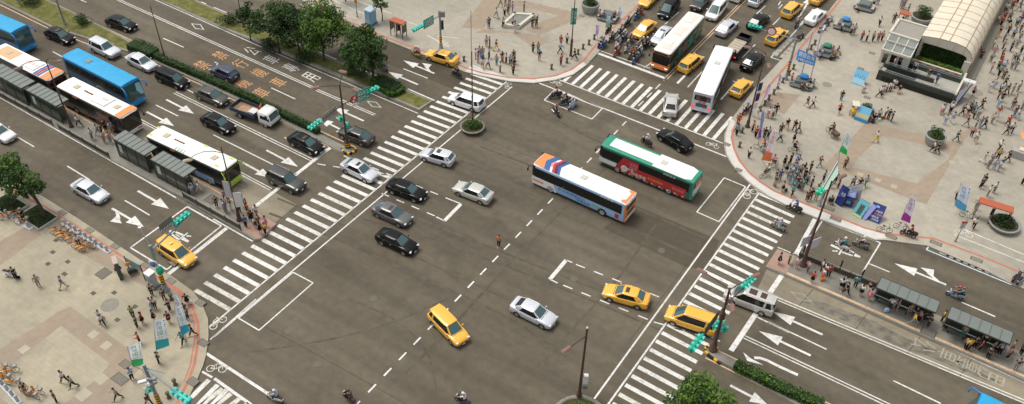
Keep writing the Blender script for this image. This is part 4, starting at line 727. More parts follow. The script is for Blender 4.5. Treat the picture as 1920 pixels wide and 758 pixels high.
planter((1087, 790), 0, 2.4, .4, 'leafy planter at the foot of the bottom street lamp', 42, .9, mat('planter_brick', (.22, .21, .16), .8), (0, 1, 2))
planter((1621, 217), .14, 1.15, .8, 'round stone planter with bush behind the blue beach board', 43, .9); planter((1749, 269), .14, 1.15, 1.25, 'tall round stone planter with bush on the station plaza', 44, 1.2); planter((1106, 22), .14, 1.3, 1.4, 'large round stone planter at the top of the far plaza', 45, .6, cols=(0, 0, 1)); planter((1726, 40), .14, 1.5, .9, 'round stone planter with a ball shaped tree by station roof', 46, 1.9); planter((1880, 425), .14, 1.6, .6, 'low planter with spiky dark plants by the orange frame', 47, .5, cols=(0, 0, 1))
# ---------------- station entrance ----------------
CREAM = mat('cream_stone', (.60, .56, .46), .6, noise=.06, nscale=1.5); CREAMR = mat('roof_panel', (.72, .65, .51), .35, 0, .5, .2, noise=.08, nscale=.6); RIB = mat('roof_rib', (.42, .30, .18), .6, noise=.3, nscale=2); GRAN = mat('dark_granite', (.035, .042, .035), .35, noise=.25, nscale=5); GRANL = mat('ramp_paving', (.36, .35, .31), .7, noise=.15, nscale=3); GLG = mat('roof_glass', (.20, .22, .20), .35, 0, .5, noise=.2, nscale=1.)
FL = W(1712, 118, 0); wA = 6.7; zt = 4.2; st = empty('station_entrance', FL, AD, 'cream station entrance hall with long rounded panel roof and green wall', 'building')
prof = [(-.15, zt - .05), (wA * .3, zt + .3), (wA * .6, zt + .35), (wA * .8, zt + .15), (wA * .91, zt - .35), (wA * .98, zt - 1.1), (wA * 1.01, zt - 1.9)]
D = 46.; mb = MB(); mb.grid([[Vector((a, y, z)) for a, z in prof] for y in [k * D / 24 for k in range(25)]][::-1], CREAMR); mb.build('roof', st)
for k in range(25): mb = MB(); mb.tube([(a, k * D / 24, z + .01) for a, z in prof], .04, RIB, 6, caps=False); mb.build('roof_rib', st)
for a, z in (prof[1], (wA * .48, zt + .34), prof[3], prof[5]): mb = MB(); mb.tube([(a, 0, z + .02), (a, D, z + .02)], .06, RIB, 6); mb.build('roof_rib', st)
mb = MB(); top = [(a, z) for a, z in prof]; low = [(a, z) for a, z in ((0, 3.35), (wA * .3, 3.4), (wA * .6, 3.4), (wA * .8, 3.3), (wA * .88, 3.1), (wA * .9, 2.6), (wA * .93, 1.9))]
mb.grid([[Vector((a, -.12, z)) for a, z in top], [Vector((a, -.12, z)) for a, z in low]], CREAM, smooth=False)
for i in range(1, 4): mb.box((prof[i][0], -.14, zt - .35), (.04, .03, .9), RIB)
mb.build('fascia', st)
mb = MB(); mb.box((.15, D / 2, 1.7), (.5, D, 3.6), CREAM); mb.box((wA * .93, -.1, 1.3), (.8, .5, 2.6), CREAM); mb.box((wA * .98, D / 2, .75), (.7, D, 1.5), mat('side_plinth', (.30, .27, .2), .7, noise=.1)); mb.build('wall', st)
mb = MB(); mb.box((wA * 1.1, D / 2, .2), (.9, D, .4), mat('side_step', (.26, .24, .19), .8, noise=.1)); mb.build('step', st)
mb = MB(); mb.box((wA * .45, .35, 1.9), (wA * .95, .1, 3.2), LF[0]); rnd = random.Random(5)
for k in range(9000): leaf(mb, Vector((rnd.uniform(.3, wA * .88), .2 - rnd.random() * .25, rnd.uniform(.9, 3.45))), .10, LF[(0, 0, 0, 0, 1)[rnd.randrange(5)]], rnd, 0)
mb.build('green_wall', st)
mb = MB()
for k in range(2600): leaf(mb, Vector((rnd.uniform(.2, wA * .9), -.75 + rnd.random() * .7, 1.05 + rnd.random() * .28)), .11, LF[(1, 2, 3, 2)[rnd.randrange(4)]], rnd)
mb.build('planting', st); mb = MB(); mb.box((wA * .45, -1.0, .75), (wA * .95, .3, .8), CREAM, bev=.03)
for k in range(5): mb.box((.8 + k * 1.2, -1.17, 1.0), (.5, .03, .16), mat('orange_flowers', (.55, .16, .06), .8))
mb.build('planter_wall', st)
# annexe with flat glass roof and canopy
def L2(px, z): v = W(*px, z) - FL; c, s = cos(-AD), sin(-AD); return Vector((v.x * c - v.y * s, v.x * s + v.y * c, v.z))
an = empty('station_porch', FL, AD, 'cream station porch with glass canopy left of the rounded roof', 'building'); a0, a1 = L2((1668, 64), 4.0), L2((1722, 78), 4.0); x0, x1 = a0.x, -.12; yf = (a0.y + a1.y) / 2; yb = L2((1680, 43), 4.0).y + 1
mb = MB(); mb.box(((x0 + x1) / 2, (yf + yb) / 2 + .3, 2.0), (x1 - x0 - .3, yb - yf - .5, 3.9), CREAM); mb.build('wall', an)
mb = MB(); mb.box(((x0 + x1) / 2, (yf + yb) / 2, 4.0), (x1 - x0, yb - yf, .14), mat('flat_roof_grey', (.3, .28, .24), .7, noise=.1)); mb.build('roof', an)
for (cx_, cy_, dx, dy) in (((x0 + x1) / 2, yf, x1 - x0, .3), ((x0 + x1) / 2, yb, x1 - x0, .3), (x0, (yf + yb) / 2, .3, yb - yf)): mb = MB(); mb.box((cx_, cy_, 4.1), (dx + .05, dy, .34), CREAM, bev=.03); mb.build('parapet', an)
c0 = L2((1655, 92), 3.1); yc = c0.y; mb = MB(); g = [[Vector((x, yf - .16, 3.95)), Vector((x, (yf + yc) / 2, 3.5)), Vector((x, yc, 3.05))] for x in (x0 + .1, (x0 + x1) / 2, x1)]; mb.grid(g, GLG, smooth=False); mb.build('glass_canopy', an)
for x in (x0 + .1, x0 + (x1 - x0) * .35, x0 + (x1 - x0) * .68, x1): mb = MB(); mb.tube([(x, yf - .16, 4.0), (x, (yf + yc) / 2, 3.56), (x, yc, 3.11)], .06, WSIGN, 6); mb.build('canopy_beam', an)
mb = MB(); mb.box(((x0 + x1) / 2, yc, 3.0), (x1 - x0 + .1, .22, .4), CREAM, bev=.04); mb.build('canopy_edge', an); mb = MB(); mb.box(((x0 + x1) / 2, (yf + yc) / 2, 3.72), (x1 - x0, .1, .16), CREAM); mb.build('canopy_beam', an)
for x in (x0 + .25, x0 + 1.2, x1 - 1.5, x1 - .4): mb = MB(); mb.box((x, yc + .5, 1.9), (.35 if x < x1 - 1 else .9, .35, 2.1), CREAM, bev=.02); mb.build('pillar', an)
mb = MB(); mb.box((x0 + 2.3, yc + .9, 1.9), (1.9, .1, 2.1), mat('doorway_dark', (.03, .018, .01), .7)); mb.build('doorway', an)
# ramp: granite walls, sloping paving, handrails
rp = empty('access_ramp', FL, AD, 'dark granite access ramp with double handrails in front of the station', 'ramp')
lf = L2((1641, 150), 0); rt2 = L2((1786, 196), 0); yA = min(lf.y, rt2.y); xa, xb = lf.x, rt2.x; yB = yc - .1
mb = MB(); mb.box(((xa + xb) / 2, (yA + -1.2) / 2, .45), (xb - xa, -1.2 - yA, .9), GRAN); mb.build('plinth', rp); print('ramp', xa, xb, yA, yB, yf, yb, x0)
ws = (-1.2 - yA) / 3.
for i in range(3):
    y = yA + .12 + i * ws; x_l, x_r = (xa, xb) if i != 1 else (xa + .2, xb - 3.2); mb = MB(); mb.box(((x_l + x_r) / 2, y, .75), (x_r - x_l, .24, 1.5), GRAN); mb.build('wall', rp)
    for zz in (1.62, 1.85): mb = MB(); mb.tube([(x_l, y, zz), (x_r, y, zz)], .035, STEEL, 6); mb.build('handrail', rp)
    for k in range(8): mb = MB(); x = x_l + (x_r - x_l) * (k + .5) / 8; mb.tube([(x, y, 1.45), (x, y, 1.86)], .025, STEEL, 6); mb.build('rail_post', rp)
mb = MB(); y = yA + .24; mb.face([(xa + 4.5, y, .93), (xb - .2, y, 1.0), (xb - .2, y + ws - .24, 1.0), (xa + 4.5, y + ws - .24, .93)], GRANL); mb.build('paving', rp); mb = MB(); y = yA + ws + .24; mb.face([(xa + 3.5, y, 1.15), (xb - 3.2, y, 1.0), (xb - 3.2, y + ws - .24, 1.0), (xa + 3.5, y + ws - .24, 1.15)], GRANL); mb.build('paving', rp)
mb = MB(); mb.box((xb - 1.7, (yA + ws * 2) / 2 + yA * .0 - .0 + (-ws * 0), .98), (3., 1, .06), GRANL); 
mb.face([(xb - 3.2, yA + .24, 1.012), (xb - .2, yA + .24, 1.012), (xb - .2, yA + 2 * ws, 1.012), (xb - 3.2, yA + 2 * ws, 1.012)], GRANL); mb = MB(); mb.face([(xb - 3.2, yA + .24, 1.012), (xb - .2, yA + .24, 1.012), (xb - .2, yA + 2 * ws, 1.012), (xb - 3.2, yA + 2 * ws, 1.012)], GRANL); mb.build('landing', rp)
mb = MB(); mb.box((xb - .12, (yA - 1.2) / 2, .8), (.24, -1.2 - yA, 1.6), CREAM); mb.build('end_wall', rp)
mb = MB(); mb.box((xa + .4, (yA + yB) / 2 + .5, .5), (.5, yB - yA + 1, 1.0), mat('bench_wall', (.42, .39, .32), .7)); mb.build('low_wall', rp)
mb = MB(); mb.box(((x0 + .1) / 2, (yc - 1.2) / 2 + .7, .47), (-x0, yc + 1.2 + 2.2, .94), GRAN); mb.build('porch_platform', rp)
# far plaza sunken light well
r_ = empty('sunken_light_well', W(965, 50, .14), AD, 'dark sloping light well with pale stone rim on far plaza', 'structure'); mb = MB(); P = [W(x, y, .14) - W(965, 50, .14) for x, y in ((943, 50), (965, 30), (1000, 32), (972, 54))]
c, s = cos(-AD), sin(-AD); P = [Vector((v.x * c - v.y * s, v.x * s + v.y * c, 0)) for v in P]; ctr = sum(P, Vector()) / 4
mb.face([v + Vector((0, 0, .35)) for v in P], mat('well_slope', (.20, .21, .18), .5, noise=.2, nscale=3)); mb.build('glass_slope', r_)
for i in range(4): a, b = P[i], P[(i + 1) % 4]; d = b - a; m_ = (a + b) / 2; mb = MB(); mb.box((m_.x, m_.y, .25), (d.length + .4, .45, .5), CREAM, rz=math.atan2(d.y, d.x), bev=.04); mb.build('rim', r_)
def carbody(kind):
    """profile tables: stations (x, halfwidth, zbottom, ztop) rear to front, then cabin"""
    if kind == 'sedan': L, Wd, Hh = 4.6, 1.78, 1.46; P = [(-.5, .80, .38, .86), (-.49, .90, .27, .97), (-.455, .96, .22, 1.03), (-.38, .99, .2, 1.05), (-.2, 1, .19, 1.0), (.05, 1, .19, .96), (.2, 1, .19, .95), (.3, .99, .19, .92), (.4, .97, .2, .84), (.455, .90, .23, .77), (.487, .76, .28, .70), (.5, .56, .36, .60)]; C = (-.405, -.245, .07, .245)
    elif kind == 'hatch': L, Wd, Hh = 4.1, 1.72, 1.48; P = [(-.5, .82, .38, .8), (-.49, .92, .28, .96), (-.46, .97, .23, 1.0), (-.38, .99, .2, 1.0), (-.2, 1, .19, .98), (.05, 1, .19, .95), (.2, 1, .19, .94), (.3, .99, .19, .91), (.4, .97, .2, .83), (.455, .92, .23, .75), (.487, .82, .28, .68), (.5, .68, .36, .58)]; C = (-.475, -.36, .07, .235)
    elif kind == 'mpv': L, Wd, Hh = 4.65, 1.78, 1.6; P = [(-.5, .84, .4, .9), (-.493, .93, .28, 1.02), (-.465, .97, .23, 1.06), (-.38, .99, .2, 1.05), (-.2, 1, .19, 1.03), (.05, 1, .19, 1.0), (.2, 1, .19, .98), (.3, .99, .19, .94), (.4, .97, .2, .86), (.455, .92, .23, .78), (.487, .82, .28, .7), (.5, .68, .36, .6)]; C = (-.485, -.425, .115, .285)
    elif kind == 'suv': L, Wd, Hh = 4.6, 1.86, 1.74; P = [(-.5, .86, .5, 1.0), (-.493, .94, .38, 1.12), (-.465, .97, .32, 1.17), (-.38, .99, .28, 1.17), (-.2, 1, .27, 1.14), (.05, 1, .27, 1.1), (.18, 1, .27, 1.09), (.28, .99, .27, 1.06), (.4, .97, .28, 1.0), (.46, .93, .32, .93), (.49, .86, .38, .84), (.5, .76, .46, .74)]; C = (-.485, -.42, .06, .2)
    elif kind == 'van': L, Wd, Hh = 4.95, 1.9, 1.8; P = [(-.5, .86, .42, .98), (-.493, .94, .3, 1.1), (-.465, .97, .24, 1.13), (-.38, .99, .21, 1.13), (-.2, 1, .2, 1.1), (.05, 1, .2, 1.07), (.2, 1, .2, 1.05), (.32, .99, .2, 1.0), (.41, .96, .21, .9), (.46, .91, .24, .82), (.488, .82, .3, .72), (.5, .68, .38, .6)]; C = (-.488, -.44, .14, .335)
    return L, Wd, Hh, P, C
PROTO = {}
def make_car(kind, col, roofmark=None, sunroof=False, wood=False, tail=None, skirt=None, spoiler=False):
    L, Wd, Hh, P, C = carbody(kind); pm = paint(col); root = empty('sedan_car' if kind == 'sedan' else {'hatch': 'hatchback', 'mpv': 'estate_car', 'suv': 'suv', 'van': 'minivan'}[kind])
    hw = Wd / 2; rows = []
    for (x, wf, zb, zt) in P:
        w_ = hw * wf; x *= L; zs = zt - .09; h = [(0, zb), (w_ * .80, zb), (w_ * .95, zb + .04), (w_ * .985, zb + .16), (w_, zb + (zs - zb) * .55), (w_ * .985, zs - .04), (w_ * .95, zs + .03), (w_ * .86, zt - .015), (w_ * .6, zt + .015), (0, zt + .03)]
        rows.append([Vector((x, y, z)) for y, z in h] + [Vector((x, -y, z)) for y, z in h[-2:0:-1]])
    lower = mat('plastic_' + skirt, (.03, .03, .03), .6) if skirt else None
    mb = MB(); mb.grid(rows, pm, True, True, (lambda c: UNDER if c.z < .24 else (lower if skirt and c.z < P[5][2] + .17 else None))); mb.face(rows[0][::-1], pm, True); mb.face(rows[-1], pm, True)
    xr, xf, r = -L * .295, L * .305, (.36 if kind == 'suv' else .32)
    for x in (xr, xf):
        for s in (-1, 1):
            pts = [(x + (r + .055) * cos(t), s * (hw + .004), r + (r + .055) * sin(t)) for t in [pi * k / 14 for k in range(15)]]; pts += [(x - r - .055, s * (hw + .004), P[4][2] + .02), (x + r + .055, s * (hw + .004), P[4][2] + .02)]
            mb.face(pts[::s], DARK)
    bodymb = mb
    for x in (xr, xf):
        for s in (-1, 1): wheel(root, x, s * (hw - .085), r, .2, s)
    # cabin
    br, tr, tf, bf = [c * L for c in C]
    def zb(x):
        for i in range(len(P) - 1):
            if P[i][0] * L <= x <= P[i + 1][0] * L:
                t = (x - P[i][0] * L) / (P[i + 1][0] * L - P[i][0] * L); return P[i][3] * (1 - t) + P[i + 1][3] * t
        return P[0][3] if x < 0 else P[-1][3]
    wb, wt = hw * .90, hw * .73; zr, zf = zb(br) - .03, zb(bf) - .03; zm = zb(0) - .03; zt = Hh - .04
    def cab(t, u, off=0.):   # t 0..1 rear->front, u 0..1 base->roof ; side plane point
        xb = br + (bf - br) * t; xt = tr + (tf - tr) * t; x = xb + (xt - xb) * u; z0 = zb(max(min(xb, bf), br)) - .05; end = min(t, 1 - t); wbb = wb * (1 - .10 * max(0, 1 - end * 7)); wtt = wt * (1 - .09 * max(0, 1 - end * 6))
        return Vector((x, wbb + (wtt - wbb) * u ** 1.25 + off, z0 + (zt - z0) * u))
    T = [0, .06, .2, .4, .6, .8, .94, 1]; U = [0, .3, .6, .85, 1.]
    for s in (-1, 1):
        mb = MB(); g = [[Vector((p.x, p.y * s, p.z)) for p in [cab(t, u) for t in T]] for u in U]; mb.grid(g[::s], GLASSD); mb.build('side_window', root)
    for nm, t, sg in (('rear_window', 0, 1), ('windshield', 1, -1)):
        mb = MB(); g = []
        for u in U:
            p = cab(t, u); bow = .10 * (1 if t else -.7); g.append([Vector((p.x + bow * (1 - v * v) * (1 - u * .6), p.y * v, p.z)) for v in (-1, -.6, 0, .6, 1)])
        mb.grid(g[::sg], GLASS if t or tail != 'tint' else GLASSD); mb.build(nm, root)
    # roof and pillars
    mb = MB(); g = []
    for t in (0, .04, .12, .3, .5, .7, .88, .96, 1):
        p = cab(t, 1); xx = p.x + (-.07 * (1 - t) + .09 * t if 0 else 0); e = 1 if .03 < t < .97 else .0
        ww = p.y + .012; zz = zt + .012; cr = .055 * (.3 + .7 * e); bow = (.035 if t > .5 else -.03) * (1 if t in (0, 1) else 0)
        g.append([Vector((p.x + bow * (1 - v * v), ww * v, zz - (.03 if abs(v) == 1 else 0) + cr * (1 - v * v))) for v in (-1, -.93, -.6, 0, .6, .93, 1)])
    mb.grid(g, pm); roof = mb.build('roof', root)
    mb = MB(); pw = .05
    for s in (-1, 1):
        for t, wd in ((0.0, .07 if kind == 'sedan' else .05), (1.0, .035), (.52, .02)) + (((.22, .03),) if kind in ('mpv', 'van', 'suv') else ()) + (((.16, .07),) if kind in ('sedan', 'hatch') else ()):
            ts = (max(0, t - wd), min(1, t + wd)); g = []
            for u in U:
                g.append([Vector((q.x, s * (q.y + .008), q.z)) for q in (cab(ts[0], u), cab((ts[0] + ts[1]) / 2, u), cab(ts[1], u))])
            mb.grid(g[::s], pm if t != .52 else DARK)
            if t in (0, 1):
                g = []
                for u in U:
                    q = cab(t, u); dx = .012 if t else -.012; g.append([Vector((q.x + dx, s * (q.y + .008), q.z + .004)), Vector((q.x + dx + (.03 if t else -.02), s * (q.y - .085), q.z + .004))])
                mb.grid(g if (s > 0) ^ (t == 0) else g[::-1], pm)
        for u, rr in ((.98, .03), (.03, .02)): mb.tube([Vector((q.x, s * (q.y + .004), q.z)) for q in [cab(t, u) for t in T]], rr, pm if u > .5 else DARK, 6)
    mb.build('pillar', root, weld=True)
    # bonnet gap, bumpers, lights
    zf = P[-3][3]; xF = L * .487; wl = hw * .72
    for s in (-1, 1):
        mb = MB(); hz = P[-3][3] - .045; mb.box((L * .468, s * hw * .70, hz - .03), (.2, .34, .13), HLT, rz=-s * .45, bev=.03); mb.build('headlight', root)
        mb = MB(); mb.box((-L * .482, s * hw * .76, P[1][3] - .13), (.14, .3, .16), TLT, rz=s * .35, bev=.03); mb.build('taillight', root)
        mb = MB(); q = cab(.9, .12); mb.box((q.x + .05, s * (hw + .06), q.z + .06), (.12, .2, .13), pm, bev=.03); mb.build('mirror', root)
        for xx in (-.04, -.24): mb = MB(); mb.box((xx * L, s * (hw + .003), zb(0) - .17), (.16, .02, .025), CHR); mb.build('door_handle', root)
    mb = MB(); zc = P[-1][3] - .08; mb.box((L * .497, 0, zc), (.05, hw * .75, .11), DARK, bev=.015); mb.build('grille', root)
    mb = MB(); mb.box((L * .502, 0, zc - .17), (.03, .34, .13), PLATE); mb.build('number_plate', root)
    mb = MB(); mb.box((-L * .503, 0, P[1][3] - .22), (.03, .34, .13), PLATE); mb.build('number_plate', root)
    # panel gaps
    mb = bodymb
    for tx in (bf / L + .0, .02, -.2):
        x = tx * L
        if x > bf - .01: x = bf + .02
        for s in (-1, 1): mb.face([(x, s * (hw + .0025), .35), (x + .014, s * (hw + .0025), .35), (x + .014, s * (hw * .99 + .004), zb(x) - .13), (x, s * (hw * .99 + .004), zb(x) - .13)][::-s], DARK)
    if kind == 'sedan':
        x = br - .03; mb.box((x, 0, zb(x) + .027), (.014, hw * 1.5, .012), DARK)
    x = bf + .06; mb.box((x, 0, zb(x) + .014), (.05, hw * 1.45, .03), DARK)
    mb.build('body', root, weld=True)
    if sunroof: mb = MB(); mb.box((tr + (tf - tr) * .72, 0, zt + .068), ((tf - tr) * .26, wt * 1.05, .015), mat('sunroof_glass', (.06, .03, .015), .1, 0, .8), bev=.006); mb.build('sunroof', root)
    if sunroof == 2: mb = MB(); mb.box((tr + (tf - tr) * .36, 0, zt + .068), ((tf - tr) * .2, wt * 1.05, .015), MATS['sunroof_glass'], bev=.006); mb.build('sunroof', root)
    if roofmark: mb = MB(); mb.box((tr + (tf - tr) * .62, 0, zt + .13), (.16, .36, .12), mat('taxi_lamp', (.75, .62, .4), .4), bev=.03); mb.build('roof_lamp', root)
    if kind in ('suv', 'van') or wood:
        for s in (-1, 1): mb = MB(); mb.tube([(tr + .15, s * wt * .92, zt + .075), (tf - .15, s * wt * .92, zt + .075)], .02, CHR if col != 'black' else DARK, 6); mb.build('roof_rail', root)
    if spoiler or kind in ('mpv', 'van', 'hatch', 'suv'): mb = MB(); mb.box((tr - .05, 0, zt + .02), (.22, wt * 1.8, .035), pm, bev=.01); mb.build('spoiler', root)
    return root
HGT = .72
def place(kind, col, r, f, label, grp='cars on the road', cat='car', h=HGT, **kw):
    key = (kind, col, tuple(sorted(kw.items()))); a, b = W(*r, h), W(*f, h); c = (a + b) / 2; d = b - a; rz = math.atan2(d.y, d.x)
    if key not in PROTO: PROTO[key] = o = make_car(kind, col, **kw); o.location = (c.x, c.y, 0); o.rotation_euler = (0, 0, rz)
    else: o = copy_tree(PROTO[key], (c.x, c.y, 0), rz)
    return tag(o, label, cat, grp)
G1 = 'cars queuing on the left arm'; G2 = 'cars driving through the junction'; G3 = 'cars on the far arm'; GT = 'yellow taxis'
place('sedan', 'silver', (141, 342), (197, 372), 'silver sedan alone in the lower left lane beside the bus shelters', G1)
place('mpv', 'taxi', (303, 455), (359, 491), 'yellow estate taxi stopped under the blue-grey signal pole', GT, 'taxi', roofmark=True)
place('sedan', 'white', (-30, 233), (24, 260), 'white sedan cut by the left edge beside the bus shelters', G1)
place('sedan', 'black', (86, 55), (138, 77), 'dark sedan behind the silver SUV near the top left grass', G1, sunroof=1)
place('suv', 'silver', (172, 80), (222, 103), 'silver grey SUV with dark sides beside the blue coach', G1)
place('sedan', 'silver', (241, 104), (289, 127), 'silver sedan between the silver SUV and black estate by the hedge', G1)
place('mpv', 'black', (298, 137), (349, 158), 'black estate car with a lit lamp beside the hedge', G1)
place('sedan', 'brown', (370, 168), (425, 191), 'dark brown sedan behind the flatbed truck', G1)
place('sedan', 'black', (382, 217), (437, 243), 'black sedan in the middle lane beside the flatbed truck', G1)
place('hatch', 'blue', (445, 146), (396, 124), 'dark blue hatchback driving away over the orange road characters', G1)
place('sedan', 'black', (203, 35), (252, 51), 'black sedan alone in the far lane at the top left', G1, spoiler=True)
place('sedan', 'black', (543, 253), (605, 283), 'black sedan at the stop line beside the striped median end', G1, sunroof=1)
place('sedan', 'dgrey', (699, 265), (636, 240), 'boxy old dark sedan driving away under the gantry', G1)
place('suv', 'dgrey', (506, 324), (568, 353), 'dark grey SUV halfway over the stop line', G1)
place('sedan', 'silver', (643, 303), (706, 333), 'silver sedan with sunroof on the left zebra crossing', G2, sunroof=1)
place('mpv', 'white', (901, 198), (847, 180), 'white estate car crossing the zebra beside the round planter', G2)
place('hatch', 'silver', (846, 300), (795, 285), 'small silver hatchback leaving below the round planter', G2, sunroof=1)
place('sedan', 'champagne', (919, 371), (856, 347), 'pale silver sedan driving away left of the orange and white bus', G2)
place('sedan', 'black', (726, 342), (800, 369), 'large glossy black luxury sedan on the dashed waiting lines', G2, spoiler=True, tail='tint')
place('sedan', 'grey', (704, 386), (767, 414), 'dark grey sedan with sunroof between two black cars', G2, sunroof=1)
place('sedan', 'black', (711, 436), (778, 467), 'black sedan lowest of the three turning cars', G2, tail='tint')
place('sedan', 'silver', (964, 567), (1038, 603), 'silver sedan between the yellow estate taxi and yellow sedan taxi', G2, tail='tint')
place('mpv', 'taxi', (814, 584), (869, 639), 'yellow estate taxi driving alone at the bottom middle', GT, 'taxi', skirt='dark')
place('sedan', 'taxi', (1214, 564), (1135, 542), 'yellow sedan taxi with sunroof inside the dashed lines', GT, 'taxi', sunroof=1)
place('van', 'taxi', (1338, 613), (1255, 585), 'yellow minivan taxi crossing the right zebra under the signal gantry', GT, 'taxi', skirt='dark', tail='tint')
place('van', 'champagne', (1446, 576), (1368, 546), 'champagne minivan with two sunroofs behind the stop line', G2, sunroof=2, tail='tint')
place('sedan', 'black', (1290, 276), (1241, 247), 'black sedan with red tail lights right of the green bus', G2, tail='tint')
place('sedan', 'champagne', (1256, 211), (1260, 178), 'silver sedan seen from behind on the far zebra crossing', G3, tail='tint')
place('hatch', 'taxi', (1376, 177), (1404, 149), 'yellow hatchback taxi beside the white bus near the plaza kerb', GT, 'taxi')
place('mpv', 'taxi', (1279, 131), (1312, 103), 'yellow estate taxi between the two far buses', GT, 'taxi', roofmark=True)
place('sedan', 'black', (1398, 127), (1425, 102), 'black sedan with lit tail lights right of the white bus', G3)
place('mpv', 'taxi', (1443, 80), (1470, 55), 'yellow estate taxi beside the pale blue scooter bay', GT, 'taxi', roofmark=True)
place('mpv', 'taxi', (1473, 28), (1497, 6), 'yellow estate taxi driving away at the top right lane', GT, 'taxi')
place('sedan', 'silver', (1349, 63), (1377, 38), 'silver sedan just behind the white bus on the far arm', G3)
place('sedan', 'black', (1408, 51), (1436, 27), 'black sedan in the far arm above the pickup', G3, tail='tint')
place('van', 'white', (1357, 2), (1329, 36), 'white minivan behind the long orange fronted bus', G3)
place('suv', 'dgrey', (1325, -12), (1301, 18), 'dark grey SUV behind the orange fronted bus at the top edge', G3)
place('van', 'black', (1266, 2), (1242, 30), 'black minivan waiting in the far arm at the top', G3)
place('sedan', 'taxi', (1223, 42), (1193, 66), 'yellow sedan taxi waiting behind the scooters', GT, 'taxi')
place('sedan', 'silver', (1254, 53), (1228, 80), 'silver sedan tucked beside the orange fronted bus', G3, sunroof=1)
place('sedan', 'taxi', (1228, -14), (1206, 8), 'yellow taxi cut by the top edge behind the scooters', GT, 'taxi', roofmark=True)
place('sedan', 'taxi', (854, 114), (803, 98), 'yellow sedan taxi stopped at the kerb of the far plaza', GT, 'taxi', roofmark=True).rotation_euler.z += pi if 0 else 0
place('sedan', 'white', (1516, 42), (1542, 18), 'white sedan parked by the top kerb of station plaza', G3)
place('sedan', 'white', (1378, -4), (1396, -22), 'white sedan cut by the top edge beyond the far stop line', G3)
place('hatch', 'silver', (1412, 6), (1430, -12), 'silver hatchback cut by the top edge in the far arm', G3)
place('hatch', 'taxi', (1527, 2), (1545, -14), 'yellow hatchback taxi cut by the top edge near the kerb', GT, 'taxi')
